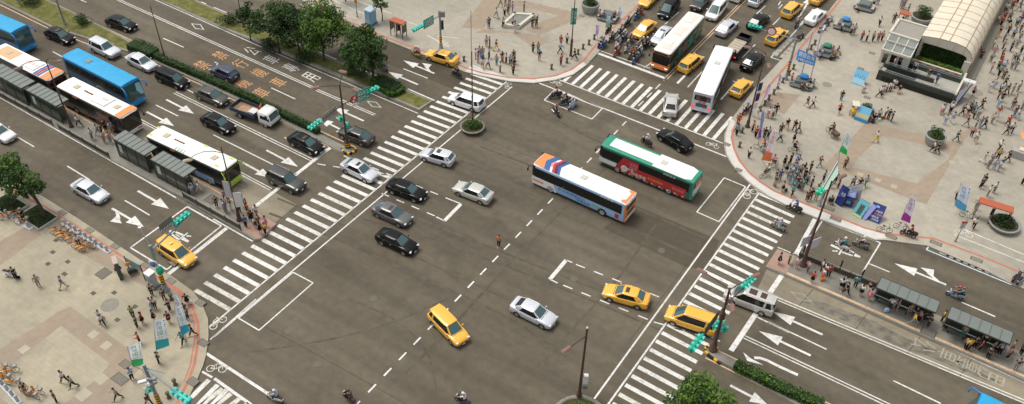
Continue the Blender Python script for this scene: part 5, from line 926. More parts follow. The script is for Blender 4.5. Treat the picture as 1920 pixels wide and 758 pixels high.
# ---------------- buses ----------------
def rrect(hw, z0, z1, r, rt_=None):
    r2 = rt_ or r; P = [(0, z0)]
    P += [(hw - r + r * cos(t), z0 + r + r * sin(t)) for t in (-pi / 2, -pi / 4, 0)]; P += [(hw, z0 + .55), (hw, z0 + 1.1), (hw, z1 - r2 - .25)]
    P += [(hw - r2 + r2 * cos(t), z1 - r2 + r2 * sin(t)) for t in (0, pi / 6, pi / 3, pi / 2)]; P += [(hw * .5, z1 + .03), (0, z1 + .045)]
    return P
def make_bus(L=11.8, Wd=2.5, Hh=3.05, low=(.6, .62, .65), roofc=(.80, .79, .76), frontc=None, rearc=None, coach=False, winc=None, wrap=None, hatches=(-.1,), hm=None, vents=0, acbox=False, front_tall=0., mirrors=None, doors=True, text=None, rooftext=None, stripes=(), side_cols=(), led=True, winx=(-.46, .47), z_win=None, name='city_bus'):
    root = empty(name); hw = Wd / 2; z0 = .32
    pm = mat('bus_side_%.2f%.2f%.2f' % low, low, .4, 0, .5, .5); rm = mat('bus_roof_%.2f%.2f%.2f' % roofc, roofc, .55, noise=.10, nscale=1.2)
    fm = mat('bus_front_%.2f%.2f%.2f' % frontc, frontc, .4, coat=.4) if frontc else pm; em = mat('bus_rear_%.2f%.2f%.2f' % rearc, rearc, .4, coat=.4) if rearc else pm
    xs = [(-.5, .93, .10), (-.497, .97, .03), (-.485, 1, 0), (-.4, 1, 0), (-.2, 1, 0), (0, 1, 0), (.2, 1, 0), (.4, 1, 0), (.465, 1, 0), (.487, .985, .03), (.497, .95, .08), (.5, .9, .14)]
    rows = []
    for x, wf, dz in xs:
        P = rrect(hw * wf, z0 + dz * .4, Hh - dz, .12, .2); row = []
        for y, z in P + [(-y, z) for y, z in P[-2:0:-1]]:
            xx = x * L
            if x > .45: xx -= max(0, (z - 1.2)) * (front_tall if x > .49 else front_tall * .6)
            row.append(Vector((xx, y, z)))
        rows.append(row)
    def mf(c):
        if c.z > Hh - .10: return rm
        if c.z < .42: return UNDER
        if c.x > L * .44: return fm if c.z < (1.45 if not coach else 9) else (DARK if c.x > L * .47 and frontc else None)
        if c.x < -L * .47: return em
        return None
    mb = MB(); mb.grid(rows, pm, True, True, mf); mb.face(rows[0][::-1], em); mb.face(rows[-1], fm); mb.build('body', root, weld=True)
    zw0, zw1 = z_win or ((1.45, Hh - .42) if not coach else (1.75, Hh - .5)); off = .006
    for s in (-1, 1):
        n = 7; a, b = winx[0] * L, winx[1] * L
        for k in range(n):
            x0 = a + (b - a) * k / n + .02; x1 = a + (b - a) * (k + 1) / n - .02; mb = MB(); pts = [(x0, s * (hw + off), zw0), (x1, s * (hw + off), zw0), (x1, s * (hw + off), zw1), (x0, s * (hw + off), zw1)]; mb.face(pts[::-s] if s > 0 else pts, winc or GLASSD); mb.build('side_window', root)
        mb = MB(); mb.face([(a - .02, s * (hw + .003), zw0 - .05), (b + .02, s * (hw + .003), zw0 - .05), (b + .02, s * (hw + .003), zw1 + .05), (a - .02, s * (hw + .003), zw1 + .05)][::-s if s > 0 else 1], DARK); mb.build('window_frame', root)
    # windshield, rear window
    def endq(x, y0, y1, za, zb_, m, nm, sg):
        mb = MB(); f = lambda z: x - sg * 0 - (max(0, z - 1.2) * front_tall if sg > 0 else 0) + sg * .012
        g = [[Vector((f(z), y0 + (y1 - y0) * (v + 1) / 2, z)) for v in (-1, -.7, 0, .7, 1)] for z in (za, (za + zb_) / 2, zb_)]; mb.grid(g[::-sg], m); mb.build(nm, root)
    zt = Hh - .5; endq(L / 2, -hw * .9, hw * .9, 1.12 if not coach else 1.2, zt if not coach else Hh - .25, GLASS if coach else GLASSD, 'windshield', 1)
    if led and not coach: endq(L / 2, -hw * .8, hw * .8, zt + .04, Hh - .2, DARK, 'destination_sign', 1)
    endq(-L / 2, -hw * .8, hw * .8, 1.9, Hh - .45, GLASSD, 'rear_window', -1)
    for s in (-1, 1):
        mb = MB(); mb.box((L / 2 + .0, s * hw * .74, .74), (.17, .4, .18), HLT, bev=.04); mb.build('headlight', root)
        mb = MB(); mb.box((-L / 2 - .0, s * hw * .8, .95), (.06, .2, .42), TLT, bev=.02); mb.build('taillight', root)
        mb = MB(); mm = mirrors or DARK; zz = Hh - .65; mb.tube([(L / 2 - .25 - front_tall * 1.4, s * hw * .95, Hh - .25), (L / 2 + .3, s * (hw + .18), Hh - .3), (L / 2 + .42, s * (hw + .2), zz)], .045 if not coach else .07, mm, 6); mb.box((L / 2 + .42, s * (hw + .2), zz - .15), (.12, .22, .42), mm, bev=.04); mb.build('mirror', root)
    mb = MB(); mb.box((L / 2 + .02, 0, .62), (.12, Wd * .9, .5), fm if frontc else pm, bev=.05); mb.build('bumper', root)
    mb = MB(); mb.box((-L / 2 - .01, 0, .52), (.1, Wd * .88, .2), em, bev=.04); mb.build('bumper', root)
    mb = MB(); mb.box((-L / 2 - .02, 0, 1.25), (.02, 1.4, .5), mat('engine_grille', (.1, .1, .1), .7)); mb.build('engine_grille', root)
    mb = MB(); mb.box((-L / 2 - .035, .0, .82), (.02, .38, .16), PLATE); mb.build('number_plate', root)
    for x in (-L * .27, L * .285):
        for s in (-1, 1):
            mb = MB(); r = .56; pts = [(x + r * cos(t), s * (hw + .009), .48 + r * sin(t)) for t in [pi * (k / 16) for k in range(17)]] + [(x - r, s * (hw + .009), .36), (x + r, s * (hw + .009), .36)]; mb.face(pts[::s], DARK); mb.build('wheel_arch', root)
            wheel(root, x, s * (hw - .12), .47, .28, s, mat('steel_rim', (.42, .42, .4), .5, .4))
    HM = hm or mat('roof_hatch', (.42, .38, .27), .6)
    for hx in hatches: mb = MB(); mb.box((hx * L, 0, Hh + .07), (.72, .72, .1), HM, bev=.04); mb.build('roof_hatch', root)
    if acbox: mb = MB(); mb.box((acbox * L, 0, Hh + .10), (2.5, 1.7, .14), rm, bev=.06); mb.build('air_conditioner', root)
    if vents:
        for k in range(5): mb = MB(); mb.lathe([(.12, 0), (.12, .06), (.06, .1), (.001, .1)], (vents * L - .6 + k * .32, .0, Hh + .04), mat('roof_vent', (.16, .05, .02), .6), 12); mb.build('roof_vent', root)
    if doors:
        for dx in (.40, -.02):
            mb = MB(); mb.box((dx * L, -hw - .012, 1.42), (1.15, .03, 2.05), GLASSD, bev=.01); mb.build('door', root)
    return root, L, Wd, Hh
def side_decal(root, L, Wd, s, pts, m, name='side_panel', off=.013):
    mb = MB(); q = [(x, s * (Wd / 2 + off), z) for x, z in pts]; n = (Vector(q[1]) - Vector(q[0])).cross(Vector(q[2]) - Vector(q[1]))
    mb.face(q if n.y * s > 0 else q[::-1], m); return mb.build(name, root)
def roof_decal(root, Hh, pts, m, name='roof_stripe', off=.055):
    mb = MB()
    for s in (-1, 1):
        out = []
        for i in range(len(pts)):
            a, b = pts[i], pts[(i + 1) % len(pts)]
            if a[1] * s >= 0: out.append(a)
            if a[1] * b[1] < 0: t = a[1] / (a[1] - b[1]); out.append((a[0] + (b[0] - a[0]) * t, 0))
        if len(out) < 3: continue
        q = [(x, y, Hh + off + .022 - abs(y) * .042) for x, y in out]; ar = sum(q[i][0] * q[(i + 1) % len(q)][1] - q[(i + 1) % len(q)][0] * q[i][1] for i in range(len(q)))
        if abs(ar) > 1e-4: mb.face(q if ar > 0 else q[::-1], m)
    return mb.build(name, root)
def side_text(root, Wd, s, body, x, z, w_, h_, m, off=.02, flip=1):
    mb = MB(); put_text(mb, body, m, lambda u, v: (x - s * u * w_, s * (Wd / 2 + off), z + v * h_)); return mb.build('lettering', root)
def roof_text(root, Hh, body, x, y, w_, h_, m, rot=1): mb = MB(); put_text(mb, body, m, lambda u, v: (x + rot * u * w_, y + rot * v * h_, Hh + .075)); return mb.build('lettering', root)
def put_bus(b, rear, front, h, label, grp='city buses', cat='bus', extra=0., fix=None):
    root, L = b[0], b[1]; f = W(*front, h); r = W(*rear, h); d = (f - r).normalized()
    c = (r + f) / 2 + d * extra / 2
    if fix: c = f - d * (L / 2 - extra)
    root.location = (c.x, c.y, 0); root.rotation_euler = (0, 0, math.atan2(d.y, d.x)); tag(root, label, cat, grp); return (f - r).length
WT = mat('white_vinyl', (.80, .79, .77), .5); OR = mat('orange_vinyl', (.80, .26, .07), .45, coat=.3); BL = mat('blue_vinyl', (.03, .12, .33), .45); RD = mat('red_vinyl', (.5, .035, .04), .45); LB = mat('pale_blue_vinyl', (.28, .48, .75), .45); GRN = mat('green_vinyl', (.02, .27, .17), .45); PINKV = mat('pink_vinyl', (.75, .3, .3), .5)
TXB = mat('blue_lettering', (.03, .13, .4), .5); TXG = mat('green_lettering', (.12, .55, .25), .5); YEL = mat('yellow_vinyl', (.8, .55, .1), .5)
# orange and white bus
b = make_bus(11.7, 2.5, 2.98, (.30, .48, .72), (.82, .81, .78), (.66, .66, .66), (.80, .26, .07), hatches=(.0,), hm=mat('pale_hatch', (.55, .54, .48), .6)); r_, L, Wd, Hh = b
roof_decal(r_, Hh, [(L * .488, -1.1), (L * .488, 1.1), (L * .36, 1.2), (L * .40, 0), (L * .36, -1.2)], OR)
for x, m in ((.375, BL), (.29, RD), (.265, BL)):
    roof_decal(r_, Hh, [(x * L - .0, 1.2), (x * L + .45, 0), (x * L - .25, 0), (x * L - .7, 1.2)] , m, off=.058); roof_decal(r_, Hh, [(x * L, -1.2), (x * L + .45, 0), (x * L - .25, 0), (x * L - .7, -1.2)], m, off=.058)
roof_decal(r_, Hh, [(.335 * L, .5), (.335 * L + .2, 0), (.335 * L, -.5), (.335 * L - .6, -.5), (.335 * L - .4, 0), (.335 * L - .6, .5)], PINKV, off=.057)
roof_decal(r_, Hh, [(-L * .49, -1.1), (-L * .44, -1.1), (-L * .43, -.85), (-L * .465, -.55), (-L * .465, .55), (-L * .43, .85), (-L * .44, 1.1), (-L * .49, 1.1)], OR)
side_decal(r_, L, Wd, 1, [(.49 * L, 1.0), (.37 * L, 1.0), (.37 * L, .75), (.49 * L, .8)], OR); side_decal(r_, L, Wd, 1, [(.49 * L, .36), (.22 * L, .36), (.26 * L, 1.36), (.49 * L, 1.36)], WT, off=.0115)
side_text(r_, Wd, 1, '新店高爾富', .10 * L, 1.12, 2.5, .42, TXB); side_text(r_, Wd, 1, '新北', -.05 * L, 1.15, .8, .3, TXB); side_text(r_, Wd, 1, '保養品館', -.07 * L, .78, 1.7, .4, TXB); side_text(r_, Wd, 1, '購物館', -.2 * L, .95, 1.0, .36, TXG); side_text(r_, Wd, 1, '首都客運', -.30 * L, Hh - .3, 1.6, .26, WT, .012)
side_decal(r_, L, Wd, 1, [(-.40 * L, .6), (-.44 * L, .6), (-.44 * L, 1.2), (-.40 * L, 1.2)], RD); mb = MB(); mb.box((-L / 2 - .02, 0, Hh - .25), (.03, 1.7, .3), WT); mb.build('rear_sign', r_)
mb = MB(); mb.box((-L / 2 - .03, 0, .66), (.03, 2.2, .5), WT); mb.build('rear_panel', r_)
print('bus', put_bus(b, (1182, 371), (1012.5, 297.5), 2.98, 'orange and white city bus with pale blue sides in mid junction'))
# green and white bus with red side advert
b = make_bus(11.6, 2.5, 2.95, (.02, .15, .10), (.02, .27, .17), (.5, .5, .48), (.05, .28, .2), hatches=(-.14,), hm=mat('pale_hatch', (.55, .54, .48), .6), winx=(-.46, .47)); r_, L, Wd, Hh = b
roof_decal(r_, Hh, [(L * .42, -.8), (L * .42, .8), (L * -.06, .8), (L * -.06, -.8)], WT, 'roof_panel'); roof_decal(r_, Hh, [(L * -.06, -1.22), (L * -.06, 1.22), (-L * .40, 1.22), (-L * .46, .9), (-L * .46, -.9), (-L * .40, -1.22)], WT, 'roof_panel', .056)
side_decal(r_, L, Wd, 1, [(.33 * L, .40), (.24 * L, 2.5), (.07 * L, 2.5), (.07 * L, 1.66), (-.27 * L, 1.66), (-.44 * L, 1.66), (-.44 * L, .4)], RD, 'side_advert', .0125)
side_decal(r_, L, Wd, 1, [(.49 * L, .7), (.31 * L, .7), (.30 * L, 1.3), (.49 * L, 1.3)], WT)
mb = MB(); mb.face([(.215 * L + .42 * cos(t), Wd / 2 + .016, 1.05 + .42 * sin(t)) for t in [-2 * pi * k / 24 for k in range(24)]], WT); mb.build('advert_disc', r_)
side_text(r_, Wd, 1, '1元', .215 * L, 1.05, .5, .4, RD, .02); side_text(r_, Wd, 1, '搭捷運', .12 * L, 2.0, 1.0, .42, PINKV, .02); side_text(r_, Wd, 1, '轉乘', .12 * L, 1.55, .9, .38, PINKV, .02); side_text(r_, Wd, 1, '免費', .15 * L, 1.2, .8, .36, WT, .02); side_text(r_, Wd, 1, '轉乘優惠', .06 * L, .85, 1.9, .42, WT, .02)
side_text(r_, Wd, 1, '即日起開始', -.12 * L, 1.1, 1.9, .28, YEL, .02); side_text(r_, Wd, 1, '歡迎搭乘', -.36 * L, 1.15, 1.4, .34, PINKV, .02); side_text(r_, Wd, 1, '首都客運', -.25 * L, Hh - .35, 1.5, .26, WT, .012)
for k in range(26): x = (.26 - .027 * k) * L; z = .50 + .07 * sin(k * 2.1); mb = MB(); mb.face([(x + .13 * cos(t), Wd / 2 + .0165 + k * .0002, z + .13 * sin(t)) for t in [-2 * pi * j / 7 for j in range(7)]], (mat('dark_print', (.06, .03, .03), .6), mat('pale_print', (.6, .5, .4), .6), GRN)[k % 3]); mb.build('advert_figure', r_)
mb = MB(); mb.box((-L / 2 - .02, -.1, 2.1), (.03, 1.3, .8), OR); mb.build('rear_sign', r_); mb = MB(); mb.box((-L / 2 - .025, 0, 1.3), (.03, 2.1, .8), WT); mb.build('rear_panel', r_)
print('bus', put_bus(b, (1306.6, 331), (1139.3, 262.5), 2.95, 'green and white city bus with a red side advert'))
# far bus with orange front heading to the camera
b = make_bus(11.6, 2.5, 3.05, (.03, .12, .10), (.74, .72, .68), (.80, .24, .06), None, hatches=(.28, -.28), hm=WT); r_, L, Wd, Hh = b
for x in (.33, -.02, -.34): roof_decal(r_, Hh, [(x * L + 1.1, -.55), (x * L + 1.1, .55), (x * L - 1.1, .55), (x * L - 1.1, -.55)], mat('faint_peach_print', (.78, .66, .58), .6), 'roof_print')
for k, (x, c) in enumerate(((.2, mat('dark_teal_ad', (.03, .16, .14), .5)), (.05, mat('brown_print', (.2, .1, .08), .6)), (-.12, GRN), (-.33, mat('grey_green_ad', (.14, .2, .14), .5)))): side_decal(r_, L, Wd, 1, [(x * L + .8, .5), (x * L + .5, 2.4), (x * L - .6, 2.2), (x * L - .9, .6)], c, 'side_advert', .014 + k * .0006)
print('bus', put_bus(b, (1307, 24.5), (1240, 98), 3.05, 'orange fronted city bus waiting at the far stop line'))
for o in r_.children:
    if o.name.startswith('headlight'): o.data.materials[0] = LAMPON
# white bus from behind
b = make_bus(11.6, 2.5, 3.1, (.62, .63, .68), (.80, .81, .84), (.6, .6, .62), (.62, .64, .72), hatches=(.12,), hm=mat('pale_hatch', (.55, .54, .48), .6)); r_, L, Wd, Hh = b
mb = MB()
for k in range(8): mb.box((-L / 2 - .03, -.63 + .42 * (k % 4), 2.55 - .38 * (k // 4)), (.02, .3, .28), mat('dark_print', (.06, .03, .03), .6) if k in (1, 2, 5, 6) else mat('brown_print', (.2, .1, .08), .6))
mb.build('rear_picture', r_); mb = MB(); put_text(mb, '優惠', RD, lambda u, v: (-L / 2 - .04, -u * 1.0, 1.7 + v * .4)); mb.build('lettering', r_)
mb = MB(); mb.box((-L / 2 - .0, 0, Hh + .0), (.3, 2.1, .12), WT, bev=.04); mb.build('rear_cowl', r_)
print('bus', put_bus(b, (1320, 174), (1359, 88), 3.1, 'plain white city bus seen from behind on the far arm'))
for o in r_.children:
    if o.name.startswith('taillight'): o.data.materials[0] = BRAKE
# buses at the left island
b = make_bus(11.6, 2.5, 3.05, (.09, .07, .05), (.82, .81, .78), (.03, .03, .03), None, hatches=(.32, -.30), vents=-.12, acbox=.10, hm=mat('tan_hatch', (.50, .44, .30), .6)); r_, L, Wd, Hh = b
roof_decal(r_, Hh, [(L * .49, -1.2), (L * .49, 1.2), (L * .40, 1.2), (L * .40, -1.2)], OR); roof_text(r_, Hh + .1, '首都', .13 * L, .1, 1.1, .5, PINKV); side_decal(r_, L, Wd, -1, [(.3 * L, .5), (.1 * L, .5), (.1 * L, 2.2), (.28 * L, 2.2)], mat('brown_print', (.2, .1, .08), .6), 'side_advert')
side_decal(r_, L, Wd, -1, [(-.25 * L, 2.6), (-.18 * L, 2.6), (-.18 * L, 2.85), (-.25 * L, 2.85)], OR, 'side_sign')
mb = MB(); mb.box((L / 2 + .03, 0, .62), (.12, 2.45, .5), WT, bev=.05); mb.build('front_panel', r_); mb = MB(); mb.box((L / 2 + .095, .7, .68), (.01, .6, .14), RD); mb.build('front_stripe', r_)
print('bus', put_bus(b, (121, 152), (243, 213), 3.05, 'white roofed bus with orange front edge loading beside the blue coach'))
b = make_bus(11.6, 2.5, 3.05, (.06, .07, .07), (.82, .81, .78), (.38, .58, .05), None, hatches=(.30, -.33), vents=-.16, acbox=False, hm=mat('tan_hatch', (.50, .44, .30), .6), mirrors=mat('lime_plastic', (.4, .6, .06), .4)); r_, L, Wd, Hh = b
LIME = mat('lime_vinyl', (.48, .62, .08), .45)
for x, y in ((-.49, .6), (-.47, -.8), (.40, -.85), (.44, .9), (.1, 1.05)): roof_decal(r_, Hh, [(x * L + .25, y - .12), (x * L + .25, y + .12), (x * L - .25, y + .12), (x * L - .25, y - .12)], LIME)
for k in range(4): roof_decal(r_, Hh, [((-.12 + .035 * k) * L, -.75), ((-.105 + .035 * k) * L, -.75), ((-.105 + .035 * k) * L, -1.2), ((-.12 + .035 * k) * L, -1.2)], LIME if k % 2 else LB)
side_decal(r_, L, Wd, -1, [(.36 * L, .45), (.1 * L, .45), (.1 * L, 1.3), (.36 * L, 1.3)], LB, 'side_advert'); side_decal(r_, L, Wd, -1, [(-.18 * L, 2.6), (-.12 * L, 2.6), (-.12 * L, 2.85), (-.18 * L, 2.85)], OR, 'side_sign')
print('bus', put_bus(b, (290, 244.5), (431, 310), 3.05, 'white roofed bus with lime green front at the left island'))
b = make_bus(11.6, 2.5, 3.05, (.05, .05, .05), (.82, .81, .78), (.55, .16, .05), None, hatches=(-.28,), acbox=.12, hm=mat('tan_hatch', (.50, .44, .30), .6)); r_, L, Wd, Hh = b
roof_decal(r_, Hh, [(L * .49, -1.2), (L * .49, 1.2), (L * .37, 1.2), (L * .37, -1.2)], OR)
for x, m in ((.335, BL), (.30, RD), (.265, BL)): roof_decal(r_, Hh, [(x * L + .2, -1.2), (x * L + .2, 1.2), (x * L - .12, 1.2), (x * L - .12, -1.2)], m)
roof_decal(r_, Hh, [(-.15 * L, -.9), (-.15 * L, .9), (-.42 * L, .9), (-.42 * L, -.9)], mat('faded_orange_print', (.68, .42, .22), .6), 'roof_print', .052); roof_text(r_, Hh + .1, '首都客運', .12 * L, 0, 2.2, .5, PINKV)
print('bus', put_bus(b, (-10, 86), (105, 143), 3.05, 'orange and striped roof bus half hidden behind the left shelters', fix=True))
# coaches
CY_ = mat('coach_roof_blue', (.02, .36, .66), .4, coat=.4)
def coach(lb, r, f, h=3.45, col=(.03, .14, .30), rc=(.015, .33, .62), **k):
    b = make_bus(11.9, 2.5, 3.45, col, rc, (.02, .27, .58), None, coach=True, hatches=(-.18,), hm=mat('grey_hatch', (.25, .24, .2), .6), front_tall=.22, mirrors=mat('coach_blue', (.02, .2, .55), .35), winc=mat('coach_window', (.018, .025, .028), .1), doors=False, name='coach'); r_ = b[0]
    put_bus(b, r, f, h, lb, 'blue coaches', 'coach', .45, k.get('fix')); return b
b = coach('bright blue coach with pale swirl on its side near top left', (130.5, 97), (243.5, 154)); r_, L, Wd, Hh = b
mb = MB(); P = [(-.03, 1.0), (.02, 1.6), (.06, 1.72), (.10, 1.55), (.16, .75), (.12, .95), (.07, 1.4), (.03, 1.35)]; mb.face([(x * L, -Wd / 2 - .014, z) for x, z in P][::-1], mat('pale_swirl', (.5, .6, .68), .5)); mb.build('side_logo', r_)
mb = MB(); mb.face([(L / 2 - .22 * (z - 1.2) + .03, y, z) for y, z in ((1.1, 1.4), (1.1, 2.9), (.5, 3.0), (.35, 2.2), (.7, 1.5))], mat('sky_reflection_colour', (.35, .6, .68), .2)); mb.build('painted_sky_reflection', r_)  # sky reflection on the windshield, painted as a pale blue face
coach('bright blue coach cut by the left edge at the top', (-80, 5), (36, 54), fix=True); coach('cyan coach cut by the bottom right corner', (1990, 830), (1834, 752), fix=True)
# ---------------- trucks ----------------
def truck():
    root = empty('flatbed_truck'); WHT = paint('white'); BB = mat('truck_bed_blue', (.02, .045, .09), .5); L = 6.2
    mb = MB(); rows = []
    for x, wd, zb_, zt in ((1.25, .92, .5, 2.0), (1.3, .96, .5, 2.08), (2.3, .96, .45, 2.08), (2.75, .94, .45, 1.95), (3.02, .92, .45, 1.15), (3.08, .88, .5, 1.0)):
        h = [(0, zb_), (wd * .96, zb_), (wd, zb_ + .1), (wd, 1.15 if zt > 1.2 else zt * .8), (wd * .93, zt - .1), (wd * .84, zt), (0, zt + .03)]; rows.append([Vector((x, y, z)) for y, z in h] + [Vector((x, -y, z)) for y, z in h[-2:0:-1]])
    mb.grid(rows, WHT, True); mb.face(rows[0][::-1], WHT); mb.face(rows[-1], WHT); mb.build('cab', root, weld=True)
    mb = MB(); mb.face([(3.055, -.78, 1.18), (3.055, .78, 1.18), (2.79, .74, 1.9), (2.79, -.74, 1.9)], GLASS); mb.build('windshield', root)
    for s in (-1, 1):
        mb = MB(); mb.face([(1.55, s * .965, 1.2), (2.75, s * .965, 1.2), (2.6, s * .90, 1.85), (1.6, s * .90, 1.85)][::-s if s > 0 else 1], GLASSD); mb.build('side_window', root)
        mb = MB(); mb.box((3.07, s * .66, .8), (.06, .3, .2), HLT, bev=.02); mb.build('headlight', root); mb = MB(); mb.box((3.0, s * 1.12, 1.5), (.1, .16, .36), DARK, bev=.02); mb.build('mirror', root)
        for x in (-1.7, 2.2): wheel(root, x, s * .84, .38, .24, s, mat('steel_rim', (.42, .42, .4), .5, .4))
    mb = MB(); mb.box((-.1, 0, .62), (5.6, .9, .2), DARK); mb.build('chassis', root)
    mb = MB(); mb.box((-1.25, 0, .82), (3.7, 1.9, .12), BB)
    for s in (-1, 1): mb.box((-1.25, s * .95, 1.08), (3.7, .06, .46), BB, bev=.01)
    for x in (-3.1, .6): mb.box((x, 0, 1.08), (.06, 1.96, .46 if x < 0 else .7), BB, bev=.01)
    mb.build('bed', root); mb = MB(); mb.box((-1.25, 0, .893), (3.6, 1.82, .02), mat('bed_floor', (.22, .14, .08), .8, noise=.3, nscale=3)); mb.build('bed_floor', root)
    mb = MB(); o = mat('crane_orange', (.62, .12, .04), .5); mb.box((.85, 0, 1.2), (.3, .5, 1.0), o, bev=.03); mb.tube([(.85, .1, 1.6), (.9, .35, 2.3), (.85, -.5, 1.3)], .11, o); mb.tube([(.85, -.1, 1.6), (.95, -.3, 2.25), (.8, .55, 1.2)], .08, o); mb.build('crane', root)
    mb = MB(); mb.box((3.08, 0, .55), (.12, 1.8, .2), DARK, bev=.03); mb.build('bumper', root); return root
t = truck(); a, b_ = W(434, 195, .9), W(524, 228, .9); d = b_ - a; c = (a + b_) / 2; t.location = (c.x, c.y, 0); t.rotation_euler = (0, 0, math.atan2(d.y, d.x)); tag(t, 'white cab flatbed truck with orange crane beside the hedge', 'truck')
mb = MB(); mb.box((0, 0, .12), (1.1, .95, .24), mat('white_crate', (.62, .63, .64), .6), bev=.02); bx = mb.build('metal_box'); p = c + d.normalized() * -.15; bx.location = (p.x, p.y, .905); bx.rotation_euler = t.rotation_euler; tag(bx, 'pale square box lying in the flatbed truck', 'box')
mb = MB(); mb.box((0, 0, .03), (1.5, 1.1, .06), mat('plywood', (.35, .22, .13), .8, noise=.2, nscale=3)); bx = mb.build('plywood_sheet'); p = c + d.normalized() * -1.5; bx.location = (p.x, p.y, .905); bx.rotation_euler = (0, 0, t.rotation_euler.z + .1); tag(bx, 'brown board lying in the flatbed truck', 'board')
def pickup():
    root = empty('box_truck'); mb = MB(); Kp = paint('black'); mb.box((1.9, 0, 1.0), (1.7, 1.75, 1.3), Kp, bev=.12); mb.build('cab', root); mb = MB(); mb.box((2.2, 0, 1.4), (1.16, 1.7, .5), GLASSD, bev=.05); mb.build('windshield', root)
    mb = MB(); mb.box((-.7, 0, 1.0), (3.4, 1.8, .9), mat('truck_side_dark', (.02, .02, .02), .6), bev=.04); mb.build('bed', root); mb = MB(); mb.box((-.7, 0, 1.52), (3.3, 1.7, .12), mat('canvas_cover', (.44, .38, .29), .85, noise=.15, nscale=3), bev=.04)
    for k in range(5): mb.box((-2 + k * .65, 0, 1.6), (.04, 1.66, .03), mat('canvas_rib', (.3, .26, .2), .8))
    mb.build('cargo_cover', root)
    for s in (-1, 1):
        for x in (-1.4, 1.7): wheel(root, x, s * .78, .33, .2, s)
        mb = MB(); mb.box((-2.42, s * .68, .78), (.05, .24, .16), BRAKE); mb.build('taillight', root)
    return root
t = pickup(); a, b_ = W(1368, 104, 1.), W(1398, 72, 1.); d = b_ - a; c = (a + b_) / 2; t.location = (c.x, c.y, 0); t.rotation_euler = (0, 0, math.atan2(d.y, d.x)); tag(t, 'small dark truck with beige covered load behind the white bus', 'truck')
# ---------------- people ----------------
SKIN = mat('skin', (.46, .28, .19), .6); SHOE = mat('shoe', (.03, .028, .025), .6); HAIR = mat('hair_black', (.012, .010, .009), .6); EYE = mat('eye', (.02, .015, .012), .3)
CC = {'w': ('white', (.68, .68, .67)), 'k': ('black', (.014, .014, .015)), 'b': ('blue', (.03, .12, .38)), 'l': ('light blue', (.33, .48, .68)), 't': ('teal', (.02, .33, .40)), 'r': ('red', (.52, .04, .025)), 'm': ('maroon', (.16, .02, .03)), 'n': ('navy', (.02, .03, .09)),
      'g': ('grey', (.26, .27, .27)), 'd': ('dark grey', (.055, .055, .055)), 'p': ('pink', (.62, .26, .30)), 'u': ('purple', (.24, .14, .42)), 'y': ('yellow', (.72, .48, .03)), 'o': ('orange', (.70, .17, .03)), 'e': ('green', (.06, .32, .08)), 'h': ('beige', (.40, .32, .20)), 's': ('brown', (.12, .07, .04)), 'c': ('cream', (.58, .50, .36)), 'j': ('denim', (.07, .12, .20)), 'z': ('bare', (.46, .28, .19))}
def cloth(c): return mat('cloth_' + CC[c][0].replace(' ', '_'), CC[c][1], .85, 0, .2)
def skinmesh(name, verts, edges, rad, m, root=0, sub=1, extra=None):
    me = bpy.data.meshes.new(name); me.from_pydata([tuple(v) for v in verts], edges, []); o = bpy.data.objects.new(name, me); COL.objects.link(o)
    o.modifiers.new('k', 'SKIN'); sv = me.skin_vertices[0].data
    for i, r in enumerate(rad): sv[i].radius = r if isinstance(r, tuple) else (r, r); sv[i].use_root = (i == root)
    s = o.modifiers.new('s', 'SUBSURF'); s.levels = s.render_levels = sub; o.modifiers['k'].use_smooth_shade = True
    bake(o); me = o.data
    if extra:
        bm = bmesh.new(); bm.from_mesh(me); n0 = 0
        for (vv, ff, mi) in extra:
            bv = [bm.verts.new(v) for v in vv]
            for f in ff:
                try: fc = bm.faces.new([bv[i] for i in f]); fc.material_index = mi; fc.smooth = True
                except ValueError: pass
        bm.to_mesh(me); bm.free()
    me.materials.clear(); [me.materials.append(x) for x in (m if isinstance(m, list) else [m])]; return o
def tubev(p, r, n=5):
    mb = MB(); mb.tube(p, r, SKIN, n, r * .8); return (mb.v, mb.f)
def ellip(c, rx, ry, rz, n=8, k=6, lo=-1.):
    mb = MB(); mb.lathe([(max(1e-5, cos(a)), sin(a)) for a in [(-pi / 2 if lo <= -1 else math.asin(lo)) + (pi / 2 - (-pi / 2 if lo <= -1 else math.asin(lo))) * i / k for i in range(k + 1)]], (0, 0, 0), SKIN, n); c = Vector(c)
    return ([tuple(c + Vector((v[0] * rx, v[1] * ry, v[2] * rz))) for v in mb.v], mb.f)
